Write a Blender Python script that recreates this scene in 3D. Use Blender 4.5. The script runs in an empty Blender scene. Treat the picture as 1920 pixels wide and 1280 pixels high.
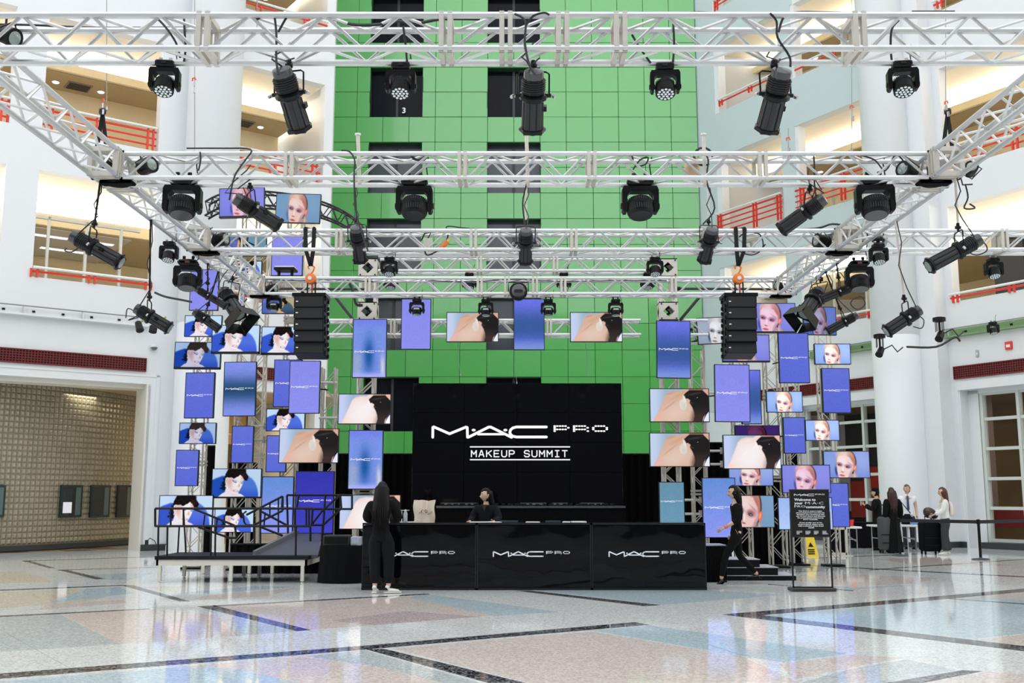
import bpy, math, random
import numpy as np
from mathutils import Vector, Matrix
random.seed(7); rng = np.random.RandomState(3)
S = bpy.context.scene; COL = S.collection
TMP = bpy.data.scenes.new('workbench')     # small side scene for evaluating modifiers quickly
R = math.radians
def side_dg():
    with bpy.context.temp_override(scene=TMP, view_layer=TMP.view_layers[0]):
        d = bpy.context.evaluated_depsgraph_get(); d.update(); return d
# ---------------------------------------------------------------- camera
F_, P_, H_ = 1950.0, R(8.45), 1.46
cam_d = bpy.data.cameras.new('camera'); cam = bpy.data.objects.new('camera', cam_d); COL.objects.link(cam)
cam.location = (0, 0, H_); cam.rotation_euler = (R(90)+P_, 0, 0)
cam_d.sensor_width = 36; cam_d.lens = F_*36/1920; cam_d.clip_end = 300; cam_d.clip_start = .05
S.camera = cam
# ---------------------------------------------------------------- light
w = bpy.data.worlds.new('daylight'); S.world = w; w.use_nodes = True
w.node_tree.nodes['Background'].inputs[0].default_value = (.93, .97, 1, 1)
w.node_tree.nodes['Background'].inputs[1].default_value = 1.95
S.view_settings.view_transform = 'Standard'; S.view_settings.look = 'None'
S.view_settings.exposure = 0.0; S.view_settings.gamma = 1.0; S.view_settings.use_curve_mapping = False
def area(name, loc, rot, sx, sy, power, col=(1,1,1)):
    l = bpy.data.lights.new(name, 'AREA'); l.shape = 'RECTANGLE'; l.size = sx; l.size_y = sy; l.energy = power; l.color = col
    o = bpy.data.objects.new(name, l); COL.objects.link(o); o.location = loc; o.rotation_euler = rot; return o
# ---------------------------------------------------------------- measuring helpers (photo survey -> metres)
_c, _s = math.cos(P_), math.sin(P_)
def ray(px, py):
    x = (px-960)/F_; y = (640-py)/F_
    return Vector((x, _c-y*_s, _s+y*_c))
def at(px, py, Y):
    r = ray(px, py); t = Y/r.y
    return Vector((r.x*t, Y, H_+r.z*t))
def gnd(px, py, z=0.0):
    r = ray(px, py); t = (z-H_)/r.z
    return Vector((r.x*t, r.y*t, z))
def ppm(Y, z=1.5):           # pixels per metre at a depth
    return F_/(Y*_c+(z-H_)*_s)
# ---------------------------------------------------------------- materials
def lin(c):
    return tuple((v/12.92 if v <= .04045 else ((v+.055)/1.055)**2.4) for v in c[:3])
def hexc(h):
    return lin(tuple(int(h[i:i+2], 16)/255 for i in (0, 2, 4)))
MATS = {}
def mat(name, col, rough=.5, metal=0, noise=0, nscale=20, bump=0, bscale=30, emit=0, spec=.5, coat=0, alpha=1, trans=0):
    if name in MATS: return MATS[name]
    m = bpy.data.materials.new(name); m.use_nodes = True; nt = m.node_tree; b = nt.nodes['Principled BSDF']
    if isinstance(col, str): col = hexc(col)
    c4 = (*col, 1); b.inputs['Base Color'].default_value = c4
    b.inputs['Roughness'].default_value = rough; b.inputs['Metallic'].default_value = metal
    b.inputs['Specular IOR Level'].default_value = spec
    if coat: b.inputs['Coat Weight'].default_value = coat; b.inputs['Coat Roughness'].default_value = .05
    if trans: b.inputs['Transmission Weight'].default_value = trans
    if emit:
        b.inputs['Emission Color'].default_value = c4; b.inputs['Emission Strength'].default_value = emit
    if alpha < 1: b.inputs['Alpha'].default_value = alpha
    if noise or bump:
        tc = nt.nodes.new('ShaderNodeTexCoord')
    if noise:
        n = nt.nodes.new('ShaderNodeTexNoise'); n.inputs['Scale'].default_value = nscale; n.inputs['Detail'].default_value = 3
        nt.links.new(tc.outputs['Object'], n.inputs['Vector'])
        mr = nt.nodes.new('ShaderNodeMapRange'); mr.inputs[3].default_value = 1-noise; mr.inputs[4].default_value = 1+noise
        nt.links.new(n.outputs['Fac'], mr.inputs[0])
        mx = nt.nodes.new('ShaderNodeVectorMath'); mx.operation = 'SCALE'; mx.inputs[0].default_value = col
        nt.links.new(mr.outputs[0], mx.inputs['Scale']); nt.links.new(mx.outputs[0], b.inputs['Base Color'])
    if bump:
        n2 = nt.nodes.new('ShaderNodeTexNoise'); n2.inputs['Scale'].default_value = bscale; n2.inputs['Detail'].default_value = 2
        nt.links.new(tc.outputs['Object'], n2.inputs['Vector'])
        bp = nt.nodes.new('ShaderNodeBump'); bp.inputs['Strength'].default_value = bump; bp.inputs['Distance'].default_value = .02
        nt.links.new(n2.outputs['Fac'], bp.inputs['Height']); nt.links.new(bp.outputs[0], b.inputs['Normal'])
    MATS[name] = m; return m
def emat(name, col, strength=1.0):
    if name in MATS: return MATS[name]
    m = bpy.data.materials.new(name); m.use_nodes = True; nt = m.node_tree; nt.nodes.clear()
    e = nt.nodes.new('ShaderNodeEmission'); o = nt.nodes.new('ShaderNodeOutputMaterial')
    if isinstance(col, str): col = hexc(col)
    e.inputs[0].default_value = (*col, 1); e.inputs[1].default_value = strength
    nt.links.new(e.outputs[0], o.inputs[0]); MATS[name] = m; return m
def terrazzo(name, base, spots, amount=.5, scale=55, rough=.07):
    if name in MATS: return MATS[name]
    m = bpy.data.materials.new(name); m.use_nodes = True; nt = m.node_tree; b = nt.nodes['Principled BSDF']; L = nt.links
    tc = nt.nodes.new('ShaderNodeTexCoord')
    v = nt.nodes.new('ShaderNodeTexVoronoi'); v.inputs['Scale'].default_value = scale; L.new(tc.outputs['Object'], v.inputs['Vector'])
    sep = nt.nodes.new('ShaderNodeSeparateColor'); L.new(v.outputs['Color'], sep.inputs[0])
    cr = nt.nodes.new('ShaderNodeValToRGB'); cr.color_ramp.interpolation = 'LINEAR'
    cr.color_ramp.elements[0].position = amount*.6; cr.color_ramp.elements[0].color = (*hexc(spots), 1)
    cr.color_ramp.elements[1].position = amount*.6+.35; cr.color_ramp.elements[1].color = (*hexc(base), 1)
    L.new(sep.outputs[0], cr.inputs[0])
    n = nt.nodes.new('ShaderNodeTexNoise'); n.inputs['Scale'].default_value = .7; n.inputs['Detail'].default_value = 4; L.new(tc.outputs['Object'], n.inputs['Vector'])
    mr = nt.nodes.new('ShaderNodeMapRange'); mr.inputs[3].default_value = .9; mr.inputs[4].default_value = 1.06; L.new(n.outputs['Fac'], mr.inputs[0])
    mx = nt.nodes.new('ShaderNodeVectorMath'); mx.operation = 'SCALE'; L.new(cr.outputs[0], mx.inputs[0]); L.new(mr.outputs[0], mx.inputs['Scale'])
    L.new(mx.outputs[0], b.inputs['Base Color']); b.inputs['Roughness'].default_value = rough
    b.inputs['Specular IOR Level'].default_value = .5
    MATS[name] = m; return m
BLK = mat('black_plastic', (.0045, .0045, .005), .42, noise=.2, spec=.22)
BLK2 = mat('black_metal', (.008, .008, .009), .35, metal=.2, spec=.25)
CLOTHB = mat('black_cloth', (.004, .004, .005), .95, bump=.4, bscale=15, spec=.15)
GLOSSB = mat('gloss_black', (.004, .004, .005), .04, spec=.5)
ALU = mat('aluminium', (.64, .64, .645), .36, metal=.6, noise=.08, nscale=8)
ALUP = mat('aluminium_plate', (.60, .565, .51), .5, metal=.35, noise=.12, nscale=12)
WHITE = mat('white_paint', (.72, .735, .75), .6, noise=.02, nscale=2)
WHITE2 = mat('white_column_paint', (.74, .755, .775), .55, noise=.02, nscale=1)
PALE = mat('pale_blue_green_paint', (.52, .60, .61), .6, noise=.02, nscale=2)
BEIGE = mat('beige_paint', (.90, .76, .50), .7, noise=.04, nscale=3)
CREAM = mat('cream_soffit', (.90, .82, .68), .7)
BROWN = mat('brown_ceiling', (.48, .38, .23), .8, noise=.1, nscale=4)
RED = mat('red_enamel', (.72, .035, .02), .4)
HANDR = mat('pale_handrail', (.75, .76, .74), .35)
# ---------------------------------------------------------------- mesh builder
LOC = {}
class MB:
    def __init__(s): s.v = []; s.f = []; s.m = []; s.M = Matrix(); s.mi = 0
    def _a(s, vs, fs):
        k = len(s.v)
        for p in vs: s.v.append(tuple(s.M @ Vector(p)))
        for f in fs: s.f.append(tuple(i+k for i in f)); s.m.append(s.mi)
    def box(s, a, b):
        x0, y0, z0 = (min(a[i], b[i]) for i in range(3)); x1, y1, z1 = (max(a[i], b[i]) for i in range(3))
        s._a([(x0,y0,z0),(x1,y0,z0),(x1,y1,z0),(x0,y1,z0),(x0,y0,z1),(x1,y0,z1),(x1,y1,z1),(x0,y1,z1)],
             [(0,3,2,1),(4,5,6,7),(0,1,5,4),(1,2,6,5),(2,3,7,6),(3,0,4,7)]); return s
    def cbox(s, c, d): return s.box([c[i]-d[i]/2 for i in range(3)], [c[i]+d[i]/2 for i in range(3)])
    def rbox(s, c, d, e=.01):
        # bevelled box: an octagonal prism in XZ with chamfered front and back
        x, y, z = d[0]/2, d[1]/2, d[2]/2; e = min(e, x*.9, y*.9, z*.9)
        def ring(yy, i):
            X, Z = x-i, z-i
            return [(c[0]+a, c[1]+yy, c[2]+b) for a, b in ((-X+e,-Z),(X-e,-Z),(X,-Z+e),(X,Z-e),(X-e,Z),(-X+e,Z),(-X,Z-e),(-X,-Z+e))]
        vs = ring(-y, e)+ring(-y+e, 0)+ring(y-e, 0)+ring(y, e); fs = [tuple(range(8)), tuple(range(31, 23, -1))]
        for k in range(3):
            for i in range(8):
                j = (i+1) % 8; fs.append((k*8+i, (k+1)*8+i, (k+1)*8+j, k*8+j))
        s._a(vs, fs); return s
    def cyl(s, p, q, r, r2=None, n=10, caps=True):
        p = Vector(p); q = Vector(q); r2 = r if r2 is None else r2; d = (q-p)
        if d.length < 1e-6: return s
        d.normalize(); u = d.orthogonal().normalized(); v = d.cross(u)
        vs = []
        for (c, rr) in ((p, r), (q, r2)):
            for i in range(n):
                t = 2*math.pi*i/n; vs.append(c+u*(math.cos(t)*rr)+v*(math.sin(t)*rr))
        fs = [(i, (i+1) % n, n+(i+1) % n, n+i) for i in range(n)]
        if caps: fs += [tuple(range(n-1, -1, -1)), tuple(range(n, 2*n))]
        s._a(vs, fs); return s
    def tube(s, pts, r, n=6):
        pts = [Vector(p) for p in pts]; vs = []; fs = []; u = None
        for i, p in enumerate(pts):
            d = (pts[min(i+1, len(pts)-1)]-pts[max(i-1, 0)])
            if d.length < 1e-9: d = Vector((0,0,1))
            d.normalize()
            if u is None: u = d.orthogonal().normalized()
            u = (u-d*u.dot(d)); u = u.normalized() if u.length > 1e-5 else d.orthogonal().normalized(); v = d.cross(u)
            rr = r[i] if isinstance(r, (list, tuple)) else r
            for k in range(n):
                t = 2*math.pi*k/n; vs.append(p+u*(math.cos(t)*rr)+v*(math.sin(t)*rr))
        for i in range(len(pts)-1):
            for k in range(n): fs.append((i*n+k, i*n+(k+1) % n, (i+1)*n+(k+1) % n, (i+1)*n+k))
        fs += [tuple(range(n-1, -1, -1)), tuple(range((len(pts)-1)*n, len(pts)*n))]
        s._a(vs, fs); return s
    def lathe(s, prof, n=16, c=(0,0,0)):
        vs = []; fs = []
        for (r, z) in prof:
            for k in range(n):
                t = 2*math.pi*k/n; vs.append((c[0]+max(r,1e-4)*math.cos(t), c[1]+max(r,1e-4)*math.sin(t), c[2]+z))
        for i in range(len(prof)-1):
            for k in range(n): fs.append((i*n+k, i*n+(k+1) % n, (i+1)*n+(k+1) % n, (i+1)*n+k))
        fs += [tuple(range(n-1, -1, -1)), tuple(range((len(prof)-1)*n, len(prof)*n))]
        s._a(vs, fs); return s
    def poly(s, pts): s._a(pts, [tuple(range(len(pts)))]); return s
    def prism(s, pts, off):
        n = len(pts); off = Vector(off); vs = [Vector(p) for p in pts]+[Vector(p)+off for p in pts]
        s._a(vs, [tuple(range(n-1, -1, -1)), tuple(range(n, 2*n))]+[(i, (i+1) % n, n+(i+1) % n, n+i) for i in range(n)]); return s
    def mesh(s, name, mats, smooth=35, off=(0,0,0)):
        me = bpy.data.meshes.new(name); o = Vector(off)
        me.from_pydata([tuple(Vector(p)-o) for p in s.v], [], s.f)
        for m in (mats if isinstance(mats, (list, tuple)) else [mats]): me.materials.append(m)
        if max(s.m, default=0) > 0: me.polygons.foreach_set('material_index', s.m)
        if smooth:
            me.polygons.foreach_set('use_smooth', [True]*len(s.f)); me.set_sharp_from_angle(angle=R(smooth))
        me.update(); return me
    def build(s, name, mats, parent=None, smooth=35, world=True):
        off = LOC.get(parent.name, Vector()) if (parent is not None and world) else Vector()
        return link(name, s.mesh(name, mats, smooth, off), parent, off)
def link(name, me, parent=None, off=Vector()):
    o = bpy.data.objects.new(name, me); COL.objects.link(o)
    if parent is not None: o.parent = parent
    LOC[o.name] = off
    return o
def thing(name, label, cat, loc=(0,0,0), group=None, rz=0):
    o = bpy.data.objects.new(name, None); COL.objects.link(o); o.location = loc; o.rotation_euler = (0,0,rz)
    o.empty_display_size = .1; LOC[o.name] = Vector(loc)
    o['label'] = label; o['category'] = cat
    if group: o['group'] = group
    return o
def tag(o, label, cat, group=None):
    o['label'] = label; o['category'] = cat
    if group: o['group'] = group
    return o
def struct(o): o['kind'] = 'structure'; return o
def stuff(o): o['kind'] = 'stuff'; return o
KIDS = {}
def dup(src):
    kids = list(src.children_recursive); m = {src.name: src.copy()}; COL.objects.link(m[src.name])
    for c in kids: d = c.copy(); COL.objects.link(d); m[c.name] = d
    for c in kids: m[c.name].parent = m[c.parent.name]
    LOC[m[src.name].name] = Vector(src.location)
    return m[src.name]
def inst(name, me, parent, mtx):
    o = bpy.data.objects.new(name, me); COL.objects.link(o); o.parent = parent; o.matrix_local = mtx; return o
def basis(p, x, y, z):
    return Matrix(((x[0],y[0],z[0],p[0]),(x[1],y[1],z[1],p[1]),(x[2],y[2],z[2],p[2]),(0,0,0,1)))
# ================================================================ FLOOR
T_WHITE = terrazzo('terrazzo_white', 'f0f2f1', 'ccd2d2', .35)
T_GREY = terrazzo('terrazzo_blue_grey', 'd6dcdd', 'b3bec2', .5)
T_BLUE = terrazzo('terrazzo_light_blue', 'd0e1e8', 'b2c9d4', .5)
T_PINK = terrazzo('terrazzo_pink', 'ece2dc', 'd3c5be', .5)
T_CREAM = terrazzo('terrazzo_cream', 'ece4d2', 'd2c9b4', .45)
T_DARK = terrazzo('terrazzo_dark', '8f9093', '26262e', .75, 45)
T_MAUVE = terrazzo('terrazzo_mauve', 'dccdce', 'bba9ad', .5)
floor = struct(MB().box((-30, -14, -.2), (30, 46, 0)).build('floor', T_WHITE, smooth=0))
inl = {'W': T_WHITE, 'G': T_GREY, 'B': T_BLUE, 'P': T_PINK, 'C': T_CREAM, 'D': T_DARK, 'M': T_MAUVE}
INLAYS = [
 ('G', [(0,1155),(112,1151),(225,1207),(0,1222)]),
 ('P', [(112,1150),(280,1142),(405,1152),(445,1192),(225,1207)]),
 ('G', [(405,1152),(372,1138),(555,1183),(445,1192)]),
 ('P', [(404,1137),(760,1118),(925,1154),(582,1181)]),
 ('M', [(620,1163),(760,1145),(900,1156),(700,1172)]),
 ('B', [(752,1121),(800,1114),(965,1135),(1050,1147),(925,1155)]),
 ('P', [(738,1216),(960,1196),(1110,1184),(1390,1230),(1500,1280),(992,1280)]),
 ('B', [(1112,1182),(1218,1172),(1590,1225),(1470,1242),(1390,1230)]),
 ('P', [(1460,1244),(1600,1228),(1690,1233),(1570,1256),(1490,1274)]),
 ('G', [(1500,1280),(1590,1255),(1700,1236),(1795,1256),(1660,1280)]),
 ('P', [(1735,1280),(1850,1259),(1920,1264),(1990,1268),(1990,1290)]),
 ('B', [(1440,1154),(1705,1130),(1990,1106),(1990,1180),(1820,1198)]),
 ('P', [(1822,1200),(1990,1181),(1990,1219)]),
 ('B', [(1000,1106),(1180,1106),(1325,1106),(1470,1115),(1242,1134)]),
 ('P', [(1500,1076),(1640,1078),(1760,1084),(1720,1094),(1600,1100),(1490,1088)]),
 ('B', [(1480,1096),(1600,1100),(1720,1096),(1600,1106)]),
 ('C', [(0,1110),(150,1103),(205,1118),(150,1130),(0,1140)]),
 ('B', [(90,1131),(160,1104),(225,1100),(250,1112)]),
 ('P', [(70,1144),(90,1133),(230,1124),(240,1130)]),
 ('C', [(0,1072),(45,1070),(105,1092),(0,1094)]),
 ('B', [(130,1082),(190,1076),(290,1074),(240,1088)]),
 ('B', [(330,1112),(480,1098),(560,1100),(400,1112)]),
 ('C', [(262,1100),(345,1098),(330,1110),(300,1108)]),
 ('P', [(345,1126),(400,1114),(560,1102),(500,1118)]),
 ('B', [(0,1277),(330,1251),(435,1252),(585,1285),(0,1300)]),
 ('P', [(335,1250),(570,1231),(720,1252),(850,1285),(590,1285)]),
 ('G', [(572,1230),(684,1219),(900,1280),(850,1285),(720,1252)]),
 ('P', [(1640,1048),(1760,1044),(1900,1060),(1740,1062)]),
 ('G', [(1440,1058),(1600,1066),(1540,1072),(1440,1070)]),
 ('P', [(1800,1116),(1920,1108),(1990,1104),(1990,1128),(1920,1124)]),
]
DARKS = [
 [(-60,1267),(685,1210),(960,1186),(1190,1166),(1218,1171),(960,1193),(690,1217),(-60,1277)],
 [(720,1216),(985,1280),(915,1280),(686,1217)],
 [(0,1105),(228,1096.5),(247,1097),(0,1107.5)], [(228,1097),(250,1097),(357,1127),(336,1127)],
 [(370,1136.5),(402,1134.5),(583,1181),(556,1183)], [(398,1135),(800,1112.5),(806,1114),(402,1137)],
 [(0,1154),(280,1140.5),(280,1142),(0,1156.5)],
 [(108,1068),(125,1068),(197,1085),(180,1086)], [(42,1051),(56,1051),(105,1065),(92,1065)],
 [(108,1068),(300,1062.5),(300,1063.3),(108,1069)], [(42,1051),(290,1043),(290,1043.8),(42,1052)],
 [(966,1107),(996,1107),(1239,1134),(1207,1136)],
 [(1356,1151.5),(1705,1122),(1990,1097),(1990,1103),(1705,1129),(1430,1153)],
 [(1356,1152),(1430,1153),(1990,1219),(1990,1229)],
 [(1650,1282),(1805,1256),(1843,1258),(1720,1282)],
 [(1440,1055),(1640,1065.5),(1990,1084),(1990,1085.8),(1640,1067),(1440,1056.3)],
 [(1630,1067.5),(1990,1043),(1990,1044.3),(1630,1068.8)],
 [(1440,1094.5),(1600,1106.3),(1600,1107.8),(1440,1096)],
 [(1780,1121.5),(1990,1136),(1990,1138),(1780,1122.6)],
 [(1490,1071.5),(1536,1070),(1536,1071),(1490,1072.5)],
 [(1440,1045),(1520,1046),(1760,1036),(1760,1037),(1520,1047),(1440,1046)],
]
for i, (k, pts) in enumerate(INLAYS):
    b = MB(); z = .0004+.0001*(i % 5); q = [gnd(x, y) for x, y in pts]; b.prism([(p.x, p.y, -.01) for p in q], (0,0,.01+z)); b.build('terrazzo_field', inl[k], floor, 0)
for i, pts in enumerate(DARKS):
    b = MB(); z = .0012; q = [gnd(x, y) for x, y in pts]; b.prism([(p.x, p.y, -.01) for p in q], (0,0,.01+z)); b.build('dark_strip', T_DARK, floor, 0)
# hairline brass joints between fields
for (a, c) in (((800,1114),(785,1132)),((885,1127),(880,1150)),((1178,1174),(1192,1190)),((0,1180),(130,1252)),((1060,1140),(1056,1168)),((1300,1107),(1330,1120)),((1390,1228),(1218,1172))):
    p, q = gnd(*a), gnd(*c); p.z = q.z = .0012; MB().cyl(p, q, .0018, n=4).build('joint_line', mat('joint', (.25,.25,.26), .4), floor, 0)

# ================================================================ ATRIUM WALLS
class Wall:
    def __init__(s, A, B):
        s.A = Vector((*A, 0)); d = Vector((*B, 0))-s.A; d.normalize(); s.d = d
        n = Vector((-d.y, d.x, 0)); s.n = n if n.y > 0 else -n
    def p(s, a, i, z): return s.A+s.d*a+s.n*i+Vector((0,0,z))
    def mtx(s): return basis(s.A, s.d, s.n, Vector((0,0,1)))
    def mb(s): b = MB(); b.M = s.mtx(); return b
WL = Wall((-5.68, 31.62), (-13.02, 26.19)); WR = Wall((7.27, 39.8), (14.09, 28.37))
F1, F2 = 7.12, 11.12
BANDS = [(4.5, F1), (10.0, F2), (14.35, 16.15), (18.9, 20.35), (23.4, 27)]
def atrium_wall(W, name, smax, piers, gpiers, m, m2, split=None):
    b = W.mb()
    for z0, z1 in BANDS: b.box((0, 0, z0), (smax, .35, z1))
    for a, c in piers:
        for k in range(len(BANDS)-1): b.box((a, 0, BANDS[k][1]), (c, .35, BANDS[k+1][0]))
    for a, c in gpiers: b.box((a, 0, 0), (c, .35, 4.5))
    return struct(b.build(name, m, smooth=0))
atrium_wall(WL, 'wall_left', 34, [(0, .3), (3.35, 5.42), (8.5, 9.3), (13.5,14.3), (19, 20), (25,26)], [(0, .35), (3.3, 5.35), (16, 34)], WHITE, None)
atrium_wall(WR, 'wall_right', 40, [(0, 1.5), (4.65, 5.45), (9.7, 11.2), (16, 17), (22,23), (28,29)], [(0, 4.9), (8.95, 11.18), (17.5, 40)], WHITE, None)
# pale blue-green cladding of the wall beside the tower
b = WR.mb()
b.box((0, -.02, 4.6), (1.25, 0, 27)); b.box((1.25, -.02, 14.36), (8.6, 0, 16.14)); b.box((1.25, -.02, 10.01), (8.6, 0, 11.11)); b.box((1.25,-.02,18.91),(5.4,0,20.34))
b.box((4.66, -.02, 7.13), (5.3, 0, 10.01)); b.box((4.66, -.02, 11.11), (5.3, 0, 14.36)); b.box((4.66, -.02, 16.14), (5.3, 0, 18.91))
struct(b.build('trim_1', PALE, smooth=0))
# return walls beside the tower, and an unseen rear wall added to darken reflections
b = MB(); b.prism([(-5.70,31.66,0),(-7.1,39.8,0),(-11,39.8,0),(-9.4,36.6,0)],(0,0,27)); struct(b.build('wall_back_left', WHITE, smooth=0))
b = MB(); b.box((7.1, 39.7, 0), (16, 46, 27)); struct(b.build('wall_back_right', WHITE, smooth=0))
REARM = mat('rear_wall_dark', (.035, .036, .042), .7, noise=.1, nscale=1)
b = MB(); b.box((-33, -13.4, 0), (33, -13, 17)); struct(b.build('wall_rear_added', REARM, smooth=0))  # added out of view; height and dark tone set for what glossy faces reflect
# baseboards
b = WR.mb(); b.box((8.98, -.53, 0), (10.97, -.5, .17)); b.box((10.95,-.53,0),(10.98,0,.17)); struct(b.build('baseboard_right', mat('dark_base', (.03,.035,.04), .4), smooth=0))
for W, nm, segs in ((WL, 'baseboard_left', [(3.3, 5.35)]), (WR, 'baseboard_right', [(8.95, 11.18), (11.55, 17.5), (0, 4.9)])):
    b = W.mb()
    for a, c in segs: b.box((a, -.03, 0), (c, .0 if a != 11.55 else .3, .17))
    struct(b.build(nm, mat('dark_base', (.03,.035,.04), .4), smooth=0))
# red perforated grilles
GR_B = mat('grille_black', (.012,.004,.004), .8); GR_R = mat('grille_red', (.17,.007,.008), .5)
def grille(W, a, c, label, step=.075):
    t = thing('wall_grille', label, 'grille', W.p((a+c)/2, 0, 4.83), 'red grilles above the ground floor')
    b = W.mb(); b.box((a, -.03, 4.83), (c, 0, 5.2)); b.build('backing', GR_B, t, 0)
    b = W.mb()
    for z in (4.83, 5.185): b.box((a, -.06, z), (c, -.03, z+.02))
    for x in (a, c-.02): b.box((x, -.06, 4.83), (x+.02, -.03, 5.2))
    n = int((c-a)/step)
    for i in range(n): b.box((a+i*step, -.045, 4.83), (a+i*step+.022, -.03, 5.2))
    for i in range(6): b.box((a, -.05, 4.85+i*.065), (c, -.035, 4.868+i*.065))
    stuff(b.build('grid_bars', GR_R, t, 0))
grille(WL, 5.45, 13.5, 'long dark red grille over the glass-block opening on the left')
grille(WL, .4, 3.3, 'dark red grille behind the left screen towers')
grille(WR, 1.4, 8.66, 'dark red grille behind the right screen towers')
grille(WR, 11.1, 17, 'dark red grille right of the big white column')
# ledges with conduit trays
def tray(W, a, c, m, label):
    t = thing('lighting_ledge', label, 'ledge', W.p((a+c)/2, 0, 6.1), 'conduit ledges on the atrium walls')
    b = W.mb(); b.box((a, -.22, 6.06), (c, 0, 6.1)); b.box((a, -.05, 6.1), (c, 0, 6.3)); b.build('shelf', m, t, 0)
    b = W.mb(); b.cyl((a, -.2, 6.3), (c, -.2, 6.3), .018, n=6); b.build('pipe', mat('grey_pipe', (.3,.31,.32), .4, .5), t)
    x = a+.3
    while x < c:
        b = W.mb(); b.prism([(x, -.2, 6.3), (x, 0, 6.3), (x, 0, 6.1), (x, -.2, 6.1)], (.03,0,0)); b.build('bracket', ALU, t, 0); x += 1.45
    b = W.mb(); x = a+.8
    while x < c: b.cbox((x, -.06, 6.19), (.07, .03, .05)); x += .72
    stuff(b.build('sockets', BLK, t, 0))
tray(WL, 5.45, 14, WHITE, 'white conduit ledge above the left red grille')
GREENP = mat('green_ledge', (.18,.30,.14), .5)
tray(WR, 5.6, 8.7, GREENP, 'short green conduit ledge left of the big white column')
tray(WR, 10.8, 17, GREENP, 'green conduit ledge right of the big white column')
# ---------------------------------------------------------------- galleries
COVE = emat('cove_light', (1.0, .93, .80), 12)
DOWN = emat('downlight_glow', (1, .93, .8), 6)
OFFP = emat('office_ceiling_panel', (.97, .98, 1), 1.3)
GLASS = mat('dark_window_glass', (.02,.025,.025), .05, spec=.5)
def gallery(W, side, a, c, sill, top, wallm=BEIGE):
    b = W.mb(); b.box((a, .35, sill-.95), (c, 6, sill-.75)); struct(b.build('floor', CREAM, smooth=0))
    b = W.mb(); b.box((a, .35, top), (c, 2.6, top+.12)); struct(b.build('ceiling', CREAM, smooth=0))
    bt, bb = ((.64, .97) if sill < 8 else (.45, .69))
    b = W.mb(); b.box((a, 2.0, top-bb), (c, 2.12, top-bt)); b.box((a, 2.12, top-bb+.02), (c, 6, top-bb+.08)); struct(b.build('ceiling', [BEIGE], smooth=0))
    b = W.mb(); b.box((a, 2.13, top-bb-.03), (c, 6, top-bb+.015)); struct(b.build('ceiling', BROWN, smooth=0))
    bk = 6 if sill < 8 else 3.55
    b = W.mb(); b.box((a, bk, sill-.95), (c, bk+.1, top-bb)); struct(b.build('wall_gallery', wallm, smooth=0))
    b = W.mb(); b.box((a+.02, 2.5, top-bt+.04), (c-.02, 2.58, top-.02)); struct(b.build('trim_2', COVE, smooth=0))
LVL = [(F1, 10.0), (F2, 14.35), (16.15, 18.9), (20.35, 23.4)]
LSP = [(.3, 3.35), (5.42, 8.5), (9.3, 13.5)]; RSP = [(1.5, 4.65), (5.45, 9.7), (11.2, 16)]
for k, (s0, s1) in enumerate(LVL):
    gallery(WL, 'l', .3, 34, s0, s1)
    gallery(WR, 'r', 0, 40, s0, s1)
def downlight(W, a, i, z, label, grp):
    t = thing('downlight', label, 'downlight', W.p(a, i, z), grp)
    b = W.mb(); b.M = b.M @ Matrix.Translation((a, i, z)); b.lathe([(.10, 0), (.12, 0), (.12, -.02), (.095, -.02)], 12); b.build('trim_ring', WHITE, t)
    b = W.mb(); b.M = b.M @ Matrix.Translation((a, i, z)); b.lathe([(.09, -.02), (.085, -.035)], 12); b.build('lens', DOWN, t)
lv = {0: 'lowest', 1: 'second', 2: 'third'}
for W, sp, sd in ((WL, LSP, 'left'), (WR, RSP, 'right')):
    for k in (1, 2):
        for j, (a, c) in enumerate(sp):
            for q in range(2):
                downlight(W, a+(c-a)*(.3+.42*q), 2.9, LVL[k][1]-.725, 'round recessed downlight in the %s gallery ceiling, bay %s, %s lamp' % (('second-floor' if k == 1 else 'third-floor')+' '+sd, ('nearest the tower', 'in the middle', 'nearest the photo edge')[j], ('inner', 'outer')[q]), 'gallery downlights')
# vents in the left gallery ceiling
for (a, lab) in ((7.0, 'square grey air vent in the brown ceiling of the left gallery bay with red railing'), (1.85, 'square grey air vent in the brown gallery ceiling left of the tower')):
    t = thing('ceiling_vent', lab, 'vent', WL.p(a, 2.9, LVL[1][1]-.73))
    b = WL.mb(); b.box((a-.35, 2.6, LVL[1][1]-.75), (a+.35, 3.2, LVL[1][1]-.72)); b.build('frame', mat('vent_grey', (.25,.23,.2), .5), t, 0)
    for k in range(5):
        b = WL.mb(); b.box((a-.3, 2.66+k*.11, LVL[1][1]-.765), (a+.3, 2.7+k*.11, LVL[1][1]-.75)); b.build('slat', BLK, t, 0)
# railings
def railing(W, a, c, ztop, n, inset, label, post=(), drop=.2):
    t = thing('gallery_railing', label, 'railing', W.p((a+c)/2, inset, ztop-n*drop))
    b = W.mb(); b.cyl((a, inset-.06, ztop), (c, inset-.06, ztop), .038, n=8); b.build('handrail', HANDR, t)
    for k in range(n):
        z = ztop-.1-drop*k; b = W.mb(); b.cyl((a, inset, z), (c, inset, z), .027 if k else .032, n=6); b.build('rail', RED, t)
    for x in post:
        for d in (-.09, .06):
            b = W.mb(); b.box((x+d, inset-.03, ztop-.15-drop*n), (x+d+.05, inset+.03, ztop-.03)); b.build('post', RED, t, 0)
railing(WL, 5.45, 8.5, 11.82, 4, .15, 'red railing with pale handrail on the second left gallery, left of the round column', (5.6, 7.0, 8.3))
railing(WL, .33, 3.35, 11.78, 4, .15, 'red railing with pale handrail on the second gallery beside the green tower', (.5, 1.9, 3.2))
railing(WL, 9.3, 13.4, 11.82, 4, .15, 'red railing at the left photo edge on the second gallery', (9.4, 11.5))
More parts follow.
